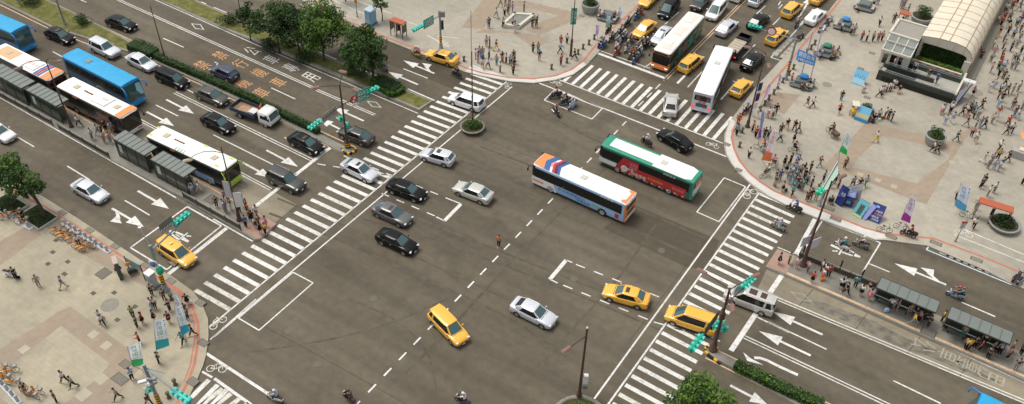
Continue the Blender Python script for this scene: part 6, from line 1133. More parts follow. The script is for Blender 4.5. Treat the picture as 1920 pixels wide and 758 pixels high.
def joints(pose):
    J = {'pel': (0, 0, .92), 'wai': (0, 0, 1.08), 'che': (.01, 0, 1.3), 'nec': (0, 0, 1.44), 'hd': (.015, 0, 1.55), 'top': (.01, 0, 1.68)}
    def leg(s, hipa, kneea):
        h = Vector((0, s * .09, .88)); k = h + Vector((sin(hipa) * .43, 0, -cos(hipa) * .43)); a = k + Vector((sin(hipa - kneea) * .41, 0, -cos(hipa - kneea) * .41)); return h, k, a, a + Vector((.16 * cos(min(0, hipa - kneea) * .6), 0, -.03 + .1 * min(0, hipa - kneea)))
    def arm(s, sh, el, out=.12):
        a = Vector((0, s * .185, 1.385)); e = a + Vector((sin(sh) * .28, s * out * .6, -cos(sh) * .28)); w_ = e + Vector((sin(sh + el) * .25, s * (out * .2 - (.12 if el > 1 else 0)), -cos(sh + el) * .25)); return a, e, w_
    P = {'s': ((.04, .03, -.03, .03), (.05, .15, -.02, .2)), 'w': ((.42, .08, -.32, .30), (-.4, .15, .45, .3)), 'v': ((-.25, .45, .38, .05), (.4, .3, -.35, .2)), 'p': ((.03, .03, -.05, .03), (.35, 1.7, .3, 1.75)), 'h': ((.05, .03, -.05, .03), (.1, .2, 2.2, .9)), 't': ((1.35, 1.35, 1.45, 1.4), (.35, 1.1, .3, 1.2)), 'm': ((1.15, 1.25, 1.15, 1.25), (.85, .45, .85, .45))}[pose]
    (a, b, c, d), (e, f, g, h_) = P; J['L'] = [leg(1, a, b), leg(-1, c, d)]; J['A'] = [arm(1, e, f), arm(-1, g, h_)]
    if pose in ('w', 'v', 'm'):
        ln = .05 if pose != 'm' else .12
        for k in ('che', 'nec', 'hd', 'top'): v = J[k]; J[k] = (v[0] + ln * (v[2] - .92) / .5, v[1], v[2])
        J['A'] = [[Vector((v.x + ln * .95, v.y, v.z)) for v in A_] for A_ in J['A']]
    drop = 0
    if pose in ('t', 'm'): drop = .88 - .47 if pose == 't' else 0
    return J, drop
PP = {}
def person_proto(pose, fem, hat=None):
    key = (pose, fem, hat)
    if key in PP: return PP[key]
    J, drop = joints(pose); root = empty('person'); V, E, Rd = [], [], []
    def add(v, r, par=None):
        V.append(Vector(v)); Rd.append(r); i = len(V) - 1
        if par is not None: E.append((par, i))
        return i
    k = .93 if fem else 1.
    p = add(J['pel'], (.105, .145 if not fem else .15)); w_ = add(J['wai'], (.09 * k, .125 * k), p); c = add(J['che'], (.105 * k, .155 * k), w_); n = add(J['nec'], .055 * k, c); h = add(J['hd'], (.082, .072), n); t = add(J['top'], (.078, .070), h)
    nose = add(Vector(J['hd']) + Vector((.095, 0, .03)), .014, h)
    ex = []
    for i, (s, (hp, kn, an, toe)) in enumerate(zip((1, -1), J['L'])):
        a = add(hp, .085, p); b = add(kn, .056, a); d = add(an, .038, b); add(toe, (.03, .038), d)
    for s, (sh, el, wr) in zip((1, -1), J['A']):
        a = add(sh, .052 * k, c); b = add(el, .038 * k, a); d = add(wr, .026 * k, b); dr = (wr - el).normalized(); add(wr + dr * .07, (.016, .036), d)
        side = dr.cross(Vector((0, 1, 0))); side = Vector((1, 0, 0)) if side.length < .1 else side.normalized(); base = wr + dr * .08
        for q, ln in ((-.028, .055), (-.01, .068), (.01, .072), (.028, .06)):
            b0 = base + side * q; cu = Vector((0, -s * .02, 0)); vv, ff = tubev([b0, b0 + dr * ln * .55 + cu * .4, b0 + dr * ln * .95 + cu * 1.4], .0085); ex.append((vv, ff, 0))
        b0 = wr + dr * .03 + side * .028; vv, ff = tubev([b0, b0 + side * .025 + dr * .025, b0 + side * .028 + dr * .055], .0095); ex.append((vv, ff, 0))
    hd = Vector(J['hd'])
    for s in (1, -1):
        ex.append((*ellip(hd + Vector((.074, s * .03, .055)), .01, .014, .009, 6, 4), 1)); ex.append((*ellip(hd + Vector((0, s * .078, .04)), .022, .01, .032, 6, 4), 0))
        toe = J['L'][0 if s > 0 else 1][3]; an = J['L'][0 if s > 0 else 1][2]; ex.append((*ellip((toe + an) / 2 + Vector((0, 0, -.03)), .145, .052, .05), 2))
    ex.append((*ellip(hd + Vector((.083, 0, -.012)), .008, .022, .006, 6, 4), 3))
    body = skinmesh('body', V, E, Rd, [SKIN, EYE, SHOE, mat('lips', (.35, .12, .1), .5)], 0, 1, ex); body.parent = root
    A_ = J['A']; V, E, Rd = [], [], []; g = .018
    p = add(Vector(J['pel']) + Vector((0, 0, .02)), (.115, .155)); w_ = add(J['wai'], (.105 * k + .01, .135 * k + .01), p); c = add(J['che'], (.12 * k, .17 * k), w_); n = add(Vector(J['nec']) - Vector((0, 0, .03)), .062 * k, c)
    for sh, el, wr in A_:
        a = add(sh, .064 * k, c); b = add(sh.lerp(el, .85) if pose != 'p' else el, .056 * k, a)
        if pose in ('p', 'h'): add(el.lerp(wr, .7), .04, b)
    sh_ = skinmesh('shirt', V, E, Rd, cloth('w'), 0, 1); sh_.parent = root
    V, E, Rd = [], [], []; p = add(Vector(J['pel']) + Vector((0, 0, .05)), (.112, .15))
    if fem and pose in ('s', 'w', 'v', 'p', 'h'):
        mb = MB(); mb.lathe([(.135, 1.02), (.165, .9), (.20, .66), (.19, .655)], (0, 0, 0), cloth('k'), 14); lo = mb.build('skirt', root)
    else:
        for hp, kn, an, toe in J['L']: a = add(hp, .098, p); b = add(kn, .072, a); add(kn.lerp(an, .9), .056, b)
        lo = skinmesh('trousers', V, E, Rd, cloth('k'), 0, 1); lo.parent = root
    mb = MB()
    if hat == 'helmet':
        vv, ff = ellip(hd + Vector((-.005, 0, .065)), .135, .125, .135, 12, 7, -.45); mb.v = vv; mb.f = ff; mb.m = [0] * len(ff); mb.sm = [True] * len(ff); mb.mats = [mat('helmet', (.6, .6, .6), .25)]; hr = mb.build('helmet', root)
    else:
        vv, ff = ellip(hd + Vector((-.018, 0, .062)), .098, .088, .10, 10, 7, -.25); f0 = len(vv)
        if fem: v2, f2 = ellip(hd + Vector((-.055, 0, -.02)), .055, .08, .17, 8, 6); vv += v2; ff += [tuple(i + f0 for i in f) for f in f2]
        mb.v = vv; mb.f = ff; mb.m = [0] * len(ff); mb.sm = [True] * len(ff); mb.mats = [HAIR]; hr = mb.build('hair', root)
    for o in root.children:
        if drop: o.location.z -= drop
    for o in (sh_, lo, hr): o.material_slots[0].link = 'OBJECT'; o.material_slots[0].material = o.data.materials[0]
    PP[key] = [root, False, sh_, lo, hr]; return PP[key]
PEOPLE = []
def person(px, py, top, bot, pose='s', place_='', fem=0, ang=None, z=.14, hat=None, hatc=None, grp=None, verb=None, at=None, scale=None, extra=None):
    P = person_proto(pose, fem, hat); loc = at if at is not None else W(px, py, z); rnd = random.Random(int(px * 31 + py * 17)); rz = ang if ang is not None else rnd.uniform(-pi, pi)
    if P[1]: root = copy_tree(P[0], loc, rz)
    else: root = P[0]; P[1] = True; root.location = loc; root.rotation_euler = (0, 0, rz)
    sc = scale or rnd.uniform(.96, 1.05); root.scale = (sc * 1.1, sc * 1.1, sc)
    for ch in (root.children if not hasattr(root, 'x') else ()): pass
    for ch in [o for o in COL.objects[-6:]] + list(P[0].children):
        if ch.parent is root:
            n_ = ch.name.split('.')[0]
            if n_ == 'shirt': ch.material_slots[0].link = 'OBJECT'; ch.material_slots[0].material = cloth(top)
            elif n_ in ('trousers', 'skirt'): ch.material_slots[0].link = 'OBJECT'; ch.material_slots[0].material = cloth(bot)
            elif n_ == 'helmet': ch.material_slots[0].link = 'OBJECT'; ch.material_slots[0].material = mat('helmet_' + (hatc or 'w'), CC[hatc or 'w'][1], .25, coat=.6)
    low = ('skirt' if fem and pose not in 'tm' else 'trousers'); vb = verb or {'s': 'standing', 'w': 'walking', 'v': 'walking', 'p': 'holding a phone', 'h': 'with one arm raised', 't': 'sitting', 'm': 'riding'}[pose]
    if extra: lb = 'person in %s top %s %s' % (CC[top][0], extra, place_)
    else: lb = 'person in %s top and %s %s %s %s' % (CC[top][0], CC[bot][0], low, vb, place_)
    tag(root, lb, 'person', grp or 'people'); PEOPLE.append((root, px)); return root
ZONES = [
('by lower left signal', 'people at the lower left corner', .14, '''227,520,k,k,p;286,554,k,k,p;292,579,w,k,s;286,581,w,l,s;309,563,k,d,s;319.5,583.5,k,d,p;291,603,k,k,s,f;269,608,r,k,s,f;258.5,615,d,d,s;251,596,e,d,p;318.5,606,m,d,p,f;353,572,k,k,w,f;353,600,k,d,s;349,590,s,k,s'''),
('on lower left pavement', 'people at the lower left corner', .14, '''194,611,w,d,w;191,602,w,g,v;119,541,b,h,w;263.5,645,r,k,p;299,682,k,k,p;249,712,l,k,p;345,645,t,k,w;363,630,k,k,v;123,718,w,k,w;139.6,726.6,g,k,v;222.6,749.7,g,d,w;281,760,d,d,w;107,755,d,k,s;74,538,g,g,s'''),
('by left shelter', 'people on the left island', .3, '''150,237.5,w,k,w;174,262,w,g,s;185.5,254,l,g,w;193,253,d,k,v;208.7,269,p,g,s;211,250,l,h,s;197,268,c,h,s;108,213,r,g,s;289,293,d,d,s;199,246,k,k,s;360.6,351,u,k,s;359.7,363,w,k,s;374,361,w,w,w;362,367,l,g,s'''),
('on left island tip', 'people on the left island', .3, '''407,388.6,k,k,s;424,376.6,u,m,w;420.6,395.5,w,b,s;424.5,399,u,g,s;434,393.8,d,w,s;458,388.6,w,k,s;461.8,426.3,b,k,s;469.5,412.6,o,k,s;482,407.5,w,g,w;479.8,428,w,d,s,f;489,438.4,k,k,s,f;497.8,439,y,k,s;499.5,426,p,p,s,f;463.5,396,s,k,s;449.8,398,n,k,s;466,401,r,k,s;474,417,k,k,s,f;486,425,d,k,s'''),
('on right island', 'people on the right island', .3, '''1459.5,495.8,k,n,s,f;1478,495,e,k,s;1493,503.5,w,z,s,f;1512.6,511,p,j,s;1538.4,508.6,w,k,s;1521,531,r,k,s,f;1540,524,w,o,s;1552,519,r,k,s;1545,516,w,r,s,f;1575,543,w,k,s,f;1581,541,l,k,s;1584.7,553,k,k,w;1602,539.5,t,k,s;1612,555,w,k,s,f;1626,550,k,w,s;1627.6,563.5,p,p,s,f;1667.5,580,w,d,s;1673,579,w,w,s;1681,581,p,g,s;1703,591,h,g,s;1708.6,609.8,y,g,w;1720,603,p,k,s;1713,598,n,k,s;1738,614,d,d,s;1764.6,603,y,k,s;1731,600,d,d,s;1803.6,631,h,t,s;1813,657,y,k,s;1808,655,y,k,s;1835,658,r,k,s;1825,652,n,k,s;1843,645,w,k,s;1871.6,664.6,l,k,s;1874,652,l,k,s;1888,672,p,k,s;1893.5,660,p,g,s;1902,694,d,g,s;1912,665,d,k,s;1850,672,d,k,s;1858,660,g,k,s'''),
('on far plaza corner', 'people on the far plaza', .14, '''912,87,w,h,s;918,89,d,s,s;930,95,s,y,w;892,111,w,u,s;899,107,w,b,s;904.6,108,g,g,s;917,109.5,l,k,s;904.6,128.6,w,h,w,f;915,128.6,w,k,w;931,122,p,t,s;937.6,136,w,k,s;941.6,117,k,z,s,f;949,119,w,k,s;956.7,122.7,l,k,s;962.7,113,s,k,s;964.7,120.7,k,k,s;962,140,k,k,s;963,130,k,d,s;896,118,r,g,s'''),
('in far plaza middle', 'people on the far plaza', .14, '''999,98.6,k,k,s;1008.6,98,h,t,s;1011,114,n,h,s;1049.8,99.5,l,k,w;1062.7,82,w,k,s;1051.5,122.7,r,s,s;1077,112,k,k,w;1051,86,r,g,s'''),
('by far light well', 'people on the far plaza', .14, '''916.5,52.7,b,k,s;938,13,g,g,w;943.5,51.4,w,k,p;962,51.4,w,n,s;966,60,w,w,s;946,30,w,k,s;952.7,27,s,s,s;960.7,23,u,g,s;982.4,23.7,s,s,s;998,52,k,k,s;1005.5,51.4,k,k,h;947.5,8,w,g,s;955,10,r,g,s;930,34,w,g,w;1124,37,r,k,s;1131,38,b,k,s;1151,40,d,k,s'''),
('by scooter bay lamp', 'people on the station plaza', .14, '''1383,234,r,k,s;1382,246,r,d,w;1415.6,258,r,k,s;1418,221,w,w,w;1439,221,w,p,s;1448,222,w,g,s;1453,215,k,k,s;1403,296.8,w,k,s;1432,259.6,k,k,s;1439,259,w,k,s;1461,266,l,k,w;1462,252,k,k,s;1410,247,p,k,s;1380,254,t,k,s'''),
('in open plaza', 'people on the station plaza', .14, '''1474,242,k,z,w;1488.5,245,k,k,v;1496,249,d,k,w;1512,201,s,h,w,f;1522.5,201.5,w,k,w;1576,189,k,j,s;1572,214,r,k,w,f;1641,267,w,y,w;1748,286,w,k,w;1755,288,k,d,v;1791,265,d,j,w;1535,313,m,g,w;1582.6,316,s,s,s;1570.6,353,s,k,s;1597,352,g,k,w;1609,354,k,h,s;1621,351,l,e,v;1791,373.5,w,k,v;1823,429,w,k,w;1828,393,w,g,s;1841.5,306,g,w,v;1837,353,k,k,s;1841,348,k,d,s'''),
('in kerbside crowd', 'people on the station plaza', .14, '''1487,267.5,d,k,s,f;1468.7,313,k,k,s,f;1481,307,k,k,s;1494,312,b,w,w;1473,324.5,g,k,s,f;1487.7,320,g,k,s;1453,339,d,g,s;1461,338,b,j,s;1476.6,337,l,g,s;1489,326,l,t,s;1491,339,l,t,s;1499,329,g,k,s;1505,325,k,k,w;1518,323,k,k,s;1513,339,k,l,s,f;1543,340,g,n,s;1451.4,350,d,h,s;1466,360,p,k,s,f;1484,367.7,t,k,w;1486.6,346,t,t,s;1492.6,351.4,m,t,s;1503,358,t,g,s;1497.7,356,k,d,s;1511.5,345,g,d,s;1512,377,k,s,s;1518,375,k,k,s;1528.6,375.4,w,h,s;1533,363,k,o,s;1541.5,372,d,m,s;1479,345,t,l,s;1483,331,w,t,s;1507,336,k,d,s;1520,352,k,k,s;1556,352,s,w,s;1564,344,g,k,p;1496,344,g,k,s'''),
('in front of porch', 'people near the station', .14, '''1614,77,r,j,s;1623.5,78.5,w,k,s;1635,78.4,g,k,s;1645,78,r,k,s;1652,77,g,k,s;1647.5,49,w,k,w;1688,15,b,g,s;1694,13,r,g,s;1691,17,g,g,s;1696,40,l,g,s;1674,44,s,s,s;1700,27,d,g,s;1594,65,l,k,s;1600,64,w,h,s;1645,8,w,g,s'''),
('by ramp front', 'people near the station', .14, '''1646,223.7,w,k,s;1658,221,w,k,s;1663.7,225,n,k,s;1670,229,n,k,s;1647,182,w,k,w;1763,215,w,p,s,f;1767,212,l,k,s;1779.6,213,w,k,s;1783,208,w,k,s;1770,234,w,l,s;1784,231,l,w,w'''),
('right of station ramp', 'people near the station', .14, '''1801.7,216.6,k,k,w;1811,221,k,p,s;1817.6,208.6,m,k,s;1822,213,t,k,s;1824,222,t,k,s;1832,222,w,g,s;1810,238,n,g,w;1838,204,k,k,w;1822,181,p,k,w,f;1835,240,g,l,s;1843,241,k,k,w;1820,256.6,p,k,s;1827.7,267.7,w,h,w;1831,108,k,y,s;1837,112,s,k,s;1825,246,s,u,s'''),
('at right plaza edge', 'people at the right edge of the plaza', .14, '''1870,131,r,k,s;1880,134,l,g,w;1871,143,t,k,s;1879,149,m,k,s;1882,161,k,k,w;1873,175,l,k,s;1870,186,d,k,s;1876,191,k,k,s;1885,177,d,k,w;1869,203,l,l,s;1869,219,r,w,s;1887,238,r,k,w;1894,250,w,n,w;1907,172,w,g,s;1896,177,g,g,s;1902,131,t,g,s;1895,130,w,g,s;1899,196,h,g,s;1896,206,d,g,s;1906,224,w,l,w;1915,205,w,g,s;1900,219,d,g,s;1871,283,w,k,w;1869,299,y,k,s;1875,315,b,k,s;1870,322,l,g,s;1887,304,k,k,w;1885,252,d,k,w;1856,137,p,g,s;1862,166,w,l,s;1853,173,w,w,s;1858,232,c,g,s;1857,307,g,g,s;1862,318,w,l,s;1851,316,g,g,s;1850,369,w,g,s;1862,362,w,g,s;1915,346,l,k,s'''),
('behind station roof', 'people at the right edge of the plaza', .14, '''1875,50,r,k,s;1868,47,w,r,w;1881,38,r,k,s;1871,69,k,y,s;1880,80,b,k,s;1879,93,o,k,s;1876,110,d,k,s;1874,121,r,k,s;1887,54,k,w,s;1888,65,k,k,s;1896,18,r,d,s;1909,21,d,g,w;1900,10,g,g,s;1904,50,l,k,s;1910,47,d,g,s;1916,34,y,g,s;1898,72,l,k,s;1904,90,l,g,s;1909,78,g,g,s;1913,100,h,k,s;1905,117,t,k,s;1897,120,d,g,s;1883,25,w,d,s;1890,40,g,k,w;1911,62,k,d,s;1860,92,w,g,s;1862,105,p,w,s;1856,117,w,g,s;1917,115,w,h,s;1893,97,d,k,s;1915,8,r,g,s;1907,5,w,k,s'''),
]
for place_, grp, z, s in ZONES:
    for r in s.replace('\n', '').split(';'):
        q = r.split(','); person(float(q[0]), float(q[1]), q[2], q[3], q[4], place_, 1 if len(q) > 5 else 0, z=z, grp=grp)
person(935, 463, 'o', 'k', 's', 'in the middle of the junction', z=0, ang=-1.8, grp='people', extra='and dark trousers directing traffic')
# people on the ramp and in the porch
for x, y, zz, a, b, pz in ((1674, 127, 1., 'w', 'g', 's'), (1684, 125, 1., 'u', 'k', 's'), (1713, 135, 1., 'l', 'k', 's'), (1739, 148, 1.05, 'k', 'k', 's'), (1754, 157, 1.05, 'b', 'd', 'w')): person(x, y, a, b, pz, 'on the station ramp', z=zz, grp='people near the station')
# ---------------- two wheelers ----------------
def ring(mb, c, r, t, m, n=18):
    rows = []
    for k in range(n):
        a = 2 * pi * k / n; ctr = Vector(c) + Vector((cos(a) * r, 0, sin(a) * r)); rows.append([ctr + (Vector((cos(a), 0, sin(a))) * cos(b) + Vector((0, 1, 0)) * sin(b)) * t for b in [2 * pi * j / 5 for j in range(5)]])
    rows.append(rows[0]); mb.grid(rows, m, True)
SC = {}
def scooter_proto(col):
    if col in SC: return SC[col], False
    pm = mat('scooter_paint_' + col, CC[col][1], .3, 0, .5, .7); root = empty('scooter')
    for x, nm in ((.62, 1), (-.60, 1)): wheel(root, x, 0, .235, .11, 1)
    mb = MB(); rows = []
    for x, w_, z0, z1 in ((-.92, .06, .62, .74), (-.85, .13, .5, .78), (-.6, .17, .40, .80), (-.3, .17, .30, .78), (-.12, .15, .26, .66), (-.02, .14, .24, .34), (.25, .15, .24, .33), (.34, .16, .26, .6), (.42, .19, .34, .92), (.5, .17, .45, .95), (.58, .08, .6, .9)):
        h = [(0, z0), (w_ * .8, z0), (w_, z0 + (z1 - z0) * .35), (w_ * .9, z1 - .03), (w_ * .5, z1), (0, z1)]; rows.append([Vector((x, y, z)) for y, z in h] + [Vector((x, -y, z)) for y, z in h[-2:0:-1]])
    mb.grid(rows, pm, True); mb.face(rows[0][::-1], pm); mb.face(rows[-1], pm); mb.build('body', root, weld=True)
    mb = MB(); mb.box((-.45, 0, .82), (.78, .28, .12), DARK, bev=.04); mb.build('seat', root)
    mb = MB(); mb.tube([(.60, 0, .25), (.42, 0, 1.0)], .03, DARK, 6); mb.tube([(.36, -.32, 1.05), (.44, 0, 1.0), (.36, .32, 1.05)], .022, DARK, 6); mb.build('handlebar', root)
    mb = MB(); mb.box((.62, 0, .49), (.4, .14, .06), pm, bev=.02); mb.build('mudguard', root)
    mb = MB(); mb.box((.53, 0, .93), (.1, .2, .12), HLT, bev=.03); mb.build('headlight', root)
    mb = MB(); mb.box((-.92, 0, .7), (.06, .2, .1), TLT, bev=.02); mb.build('taillight', root)
    for s in (-1, 1): mb = MB(); mb.tube([(.4, s * .22, 1.05), (.38, s * .3, 1.22)], .01, DARK, 5); mb.box((.38, s * .31, 1.25), (.03, .14, .09), CHR, bev=.01); mb.build('mirror', root)
    mb = MB(); mb.tube([(-.3, -.15, .25), (-.85, -.2, .38)], .04, CHR, 8); mb.build('exhaust', root)
    SC[col] = root; return root, True
def put2(fn, arg, px, py, rz, label, cat, grp, z=0.):
    o, new = fn(arg); loc = W(px, py, z)
    if new: o.location = loc; o.rotation_euler = (0, 0, rz); tag(o, label, cat, grp); return o
    o = copy_tree(o, loc, rz, label, grp); o['category'] = cat; return o
CN = lambda c: CC[c][0]
def scoot(px, py, deg, col, top=None, bot='k', hat='w', place_='', z=0., pill=None, hz=None):
    """deg is relative to the street direction A"""
    rz = AD + R(deg); put2(scooter_proto, col, px, py, rz, '%s scooter %s' % (CN(col), place_), 'scooter', 'scooters and motorcycles', z)
    if top:
        d = Vector((cos(rz), sin(rz), 0)); g = W(px, py, z) - d * .27; person(px, py, top, bot, 'm', '', ang=rz, hat='helmet', hatc=hat, at=g, grp='riders', scale=1., extra='riding scooter ' + place_)
        if pill: person(px, py, pill, 'k', 'm', '', ang=rz, hat='helmet', hatc=hat, at=g - d * .38 + Vector((0, 0, .04)), grp='riders', scale=1., extra='riding behind on scooter ' + place_)
scoot(780, 106, 172, 'y', 'u', 'd', 'w', 'near the kerbside taxi', pill='p'); scoot(856, 145, 178, 'k', 'k', 'k', 'k', 'leaving below the far kerb'); scoot(718, 132, 180, 'g', 'g', 'd', 'g', 'behind the median tree')
scoot(1041, 184, 232, 'k', 'r', 'k', 'k', 'in the far waiting box'); scoot(1059, 196, 242, 'n', 'k', 'k', 'k', 'middle of the far waiting box'); scoot(1073, 203, 262, 'l', 'w', 'l', 'w', 'at the right of far waiting box'); scoot(1043, 216, 330, 'd', 'g', 'k', 'r', 'just below the far waiting box')
scoot(1211, 272, 165, 'k', 'w', 'd', 'w', 'between green bus and black sedan')
for x, y, a, c, t, b, h in ((1126, 88, -92, 'k', 'd', 'k', 'g'), (1130, 90, -96, 'b', 'l', 'k', 'b'), (1146, 77, -90, 'd', 'g', 'k', 'w'), (1156, 103, -93, 'r', 'p', 'k', 'w'), (1158, 87, -90, 'w', 'l', 'k', 'l'), (1170, 76, -90, 'k', 'w', 'j', 'w'), (1175, 96, -86, 'w', 'b', 'k', 'y'), (1184, 109, -98, 's', 'r', 'k', 'k'),
                            (1190, 117, -88, 'b', 'k', 'k', 'k'), (1197, 96, -95, 'd', 'p', 'k', 'g'), (1204, 90, -90, 'w', 'g', 'k', 'w'), (1199, 106, -92, 'l', 'w', 'k', 'w'), (1181, 82, -90, 'g', 'p', 'k', 'p'), (1140, 62, -90, 'k', 'k', 'k', 'w'), (1163, 66, -90, 'd', 'w', 'k', 'r'), (1176, 48, -92, 'k', 'p', 'k', 'p'), (1193, 36, -88, 'b', 'k', 'k', 'k'), (1200, 30, -90, 'r', 's', 'k', 'k'), (1211, 90, -90, 'k', 'd', 'k', 'w')):
    scoot(x, y, a, c, t, b, h, 'waiting at the far stop line')
scoot(1487, 396, 180, 'k', 'b', 'd', 'b', 'at the top of right crossing'); scoot(1458, 430, 176, 'g', 'l', 'g', 'w', 'on the right zebra crossing'); scoot(1577, 466, 168, 'w', 't', 'k', 'w', 'over the right scooter pictogram'); scoot(1612, 464, 184, 'g', 'w', 'k', 'w', 'inside the right waiting box')
scoot(1788, 558, 184, 'l', 's', 'd', 'r', 'beside the right shelters', pill='t'); scoot(1701, 443, 184, 'k', 'r', 'k', 'k', 'below the purple banner', .14); scoot(1398, 212, -105, 'k', 'l', 'k', 'l', 'on the kerb by the flagged lamp post', .14); scoot(1493, 50, 92, 'k', 'g', 'k', 'w', 'behind the far right taxis')
scoot(517, 752, 190, 'w', 'l', 'k', 'w', 'at the bottom edge, left'); scoot(655, 752, 172, 'k', 's', 'k', 'k', 'at the bottom edge, middle'); scoot(867, 757, 180, 'd', 'w', 'k', 'w', 'at the bottom edge, right')
for x, y, c in ((1553, 44, 'g'), (1547, 52, 'k'), (1540, 60, 'w'), (1499, 75, 'k'), (1903, 525, 'd'), (1912, 530, 'g')): scoot(x, y, 70, c, None, place_='parked along the station plaza kerb')
scoot(25, 520, 20, 'w', None, place_='parked on the left pavement', z=.14); person(31, 524, 'k', 'k', 's', 'beside the parked white scooter', z=.14, grp='people at the lower left corner')
BK_ = {}
def bike_proto(kind):
    if kind in BK_: return BK_[kind], False
    root = empty('bicycle' if kind in 'kg' else 'rental_bicycle'); fc = {'k': mat('bike_black', (.02, .02, .02), .4), 'g': mat('bike_silver', (.4, .4, .4), .35, .5), 'o': mat('bike_orange', (.72, .28, .02), .4)}[kind]
    for x in (-.5, .52):
        mb = MB(); ring(mb, (0, 0, 0), .31, .022, RUB); w_ = mb.build('wheel', root); w_.location = (x, 0, .33); mb = MB()
        for k in range(6): a = pi * k / 6; mb.tube([(cos(a) * .3, 0, sin(a) * .3), (-cos(a) * .3, 0, -sin(a) * .3)], .005, CHR, 3, caps=False)
        mb.build('spokes', w_)
    mb = MB(); T = [((-.5, 0, .33), (-.02, 0, .3)), ((-.02, 0, .3), (-.2, 0, .82)), ((-.18, 0, .75), (.38, 0, .78)), ((-.02, 0, .3), (.38, 0, .72)), ((-.5, 0, .33), (-.17, 0, .72)), ((.36, 0, .95), (.52, 0, .33))]
    for a, b in T: mb.tube([a, b], .022, fc, 6)
    mb.build('frame', root); mb = MB(); mb.tube([(.25, -.28, 1.02), (.37, 0, .98), (.25, .28, 1.02)], .016, DARK, 6); mb.build('handlebar', root); mb = MB(); mb.box((-.22, 0, .88), (.26, .15, .06), DARK, bev=.02); mb.build('saddle', root)
    if kind == 'o':
        mb = MB(); mb.grid([[(-.5 + cos(a) * .38, y, .33 + sin(a) * .38) for a in [.3 + 2.2 * k / 8 for k in range(9)]] for y in (-.09, .09)], fc); mb.build('mudguard', root)
        mb = MB(); mb.box((.6, 0, .86), (.28, .34, .24), mat('basket_grey', (.28, .28, .26), .5), bev=.02); mb.build('basket', root)
    BK_[kind] = root; return root, True
for i, (x, y, a) in enumerate(((112, 437, 60), (122, 443, 62), (126, 448, 58), (140, 452, 60), (152, 463, 58), (160, 468, 60), (166, 470, 62), (44, 420, 40), (30, 405, 45), (12, 412, 40))):
    put2(bike_proto, 'o', x, y, AD + R(a), 'orange rental bicycle %s' % ('docked beside the kerb in the left bike rack' if i < 7 else 'docked under the left pavement tree'), 'bicycle', 'orange rental bicycles', .14)
for x, y, a in ((12, 712, 20), (28, 722, 30), (52, 740, 10), (62, 746, 15), (70, 738, 20), (20, 702, 60), (4, 700, 60)): put2(bike_proto, 'o', x, y, AD + R(a), 'orange rental bicycle docked at the bottom left corner', 'bicycle', 'orange rental bicycles', .14)
for i, (x, y, a, k, lb) in enumerate(((1489, 287, 5, 'k', 'ridden across the station plaza'), (1449, 312, 65, 'k', 'standing under the red banner'), (1433, 332, 60, 'k', 'below the red banner'), (1657, 435, 20, 'k', 'lying near the purple banner'), (1688, 430, 10, 'g', 'parked under the purple banner'), (1812, 408, 15, 'g', 'parked beside the blue banner'), (1441, 222, 10, 'k', 'behind the kerb bollards'))):
    put2(bike_proto, k, x, y, AD + R(a), '%s bicycle %s' % ('black' if k == 'k' else 'silver', lb), 'bicycle', 'bicycles on the plaza', .14)
for x, y, a, c, lb in ((1489, 287, 5, 'k', 'on bicycle in the station plaza'), (1449, 312, 65, 'p', 'on bicycle under the red banner'), (1435, 330, 240, 'w', 'on bicycle below the red banner')):
    g = W(x, y, .14); rz = AD + R(a); d = Vector((cos(rz), sin(rz), 0)); person(x, y, c, 'k', 'm', '', ang=rz, at=g - d * .24 + Vector((0, 0, .12)), grp='riders', scale=1., extra='riding ' + lb)
g = W(150, 462, .14); person(150, 462, 'w', 'k', 's', 'among the orange rental bikes', z=.14, grp='people at the lower left corner'); person(46, 415, 'k', 'k', 's', 'under the left pavement tree', z=.14, grp='people at the lower left corner'); person(50, 740, 'k', 'g', 's', 'among the bottom left bikes', z=.14, grp='people at the lower left corner')
def dock(a, b, n, label):
    a, b = W(*a, .14), W(*b, .14); d = b - a; L = d.length; root = empty('bicycle_dock', a, math.atan2(d.y, d.x), label, 'bicycle dock', 'bicycle docks'); mb = MB(); mb.box((L / 2, 0, .04), (L, .5, .08), mat('dock_plate', (.5, .52, .54), .5), bev=.02); mb.build('base_plate', root)
    for k in range(n): mb = MB(); mb.box((L * (k + .5) / n, 0, .42), (.2, .28, .7), mat('dock_post', (.42, .44, .45), .4), bev=.05); mb.build('dock_post', root)
dock((118, 418), (206, 474), 9, 'pale metal dock of rental bikes along the left kerb'); dock((0, 716), (38, 757), 4, 'pale metal dock of rental bikes at bottom left corner'); dock((-6, 392), (60, 430), 5, 'bike dock under the left pavement tree')
def trike(px, py, deg, body, top, label, tp='r'):
    root = empty('cargo_tricycle', W(px, py, .14), AD + R(deg), label, 'tricycle', 'cargo tricycles'); 
    for x, y in ((-.55, .38), (-.55, -.38), (.75, 0)): mb = MB(); ring(mb, (0, 0, 0), .33, .025, RUB); w_ = mb.build('wheel', root); w_.location = (x, y, .35)
    mb = MB(); mb.box((-.5, 0, .65), (.9, .62, .4), body, bev=.04); mb.build('cargo_box', root); mb = MB(); mb.tube([(-.3, 0, .45), (.2, 0, .4), (.6, 0, .9), (.75, 0, .35)], .025, BLK, 6); mb.tube([(.5, -.28, 1.0), (.6, 0, .95), (.5, .28, 1.0)], .018, BLK, 6); mb.build('frame', root); mb = MB(); mb.box((.05, 0, .85), (.26, .18, .07), DARK, bev=.02); mb.build('saddle', root)
    if top:
        mb = MB(); mb.box((-.45, 0, 1.75), (1.1, .9, .06), top, bev=.02); mb.build('canopy', root)
        for a in (-.4, .4):
            for b in (-.9, 0): mb = MB(); mb.tube([(b, a, .8), (b, a, 1.75)], .02, STEEL, 5); mb.build('canopy_post', root)
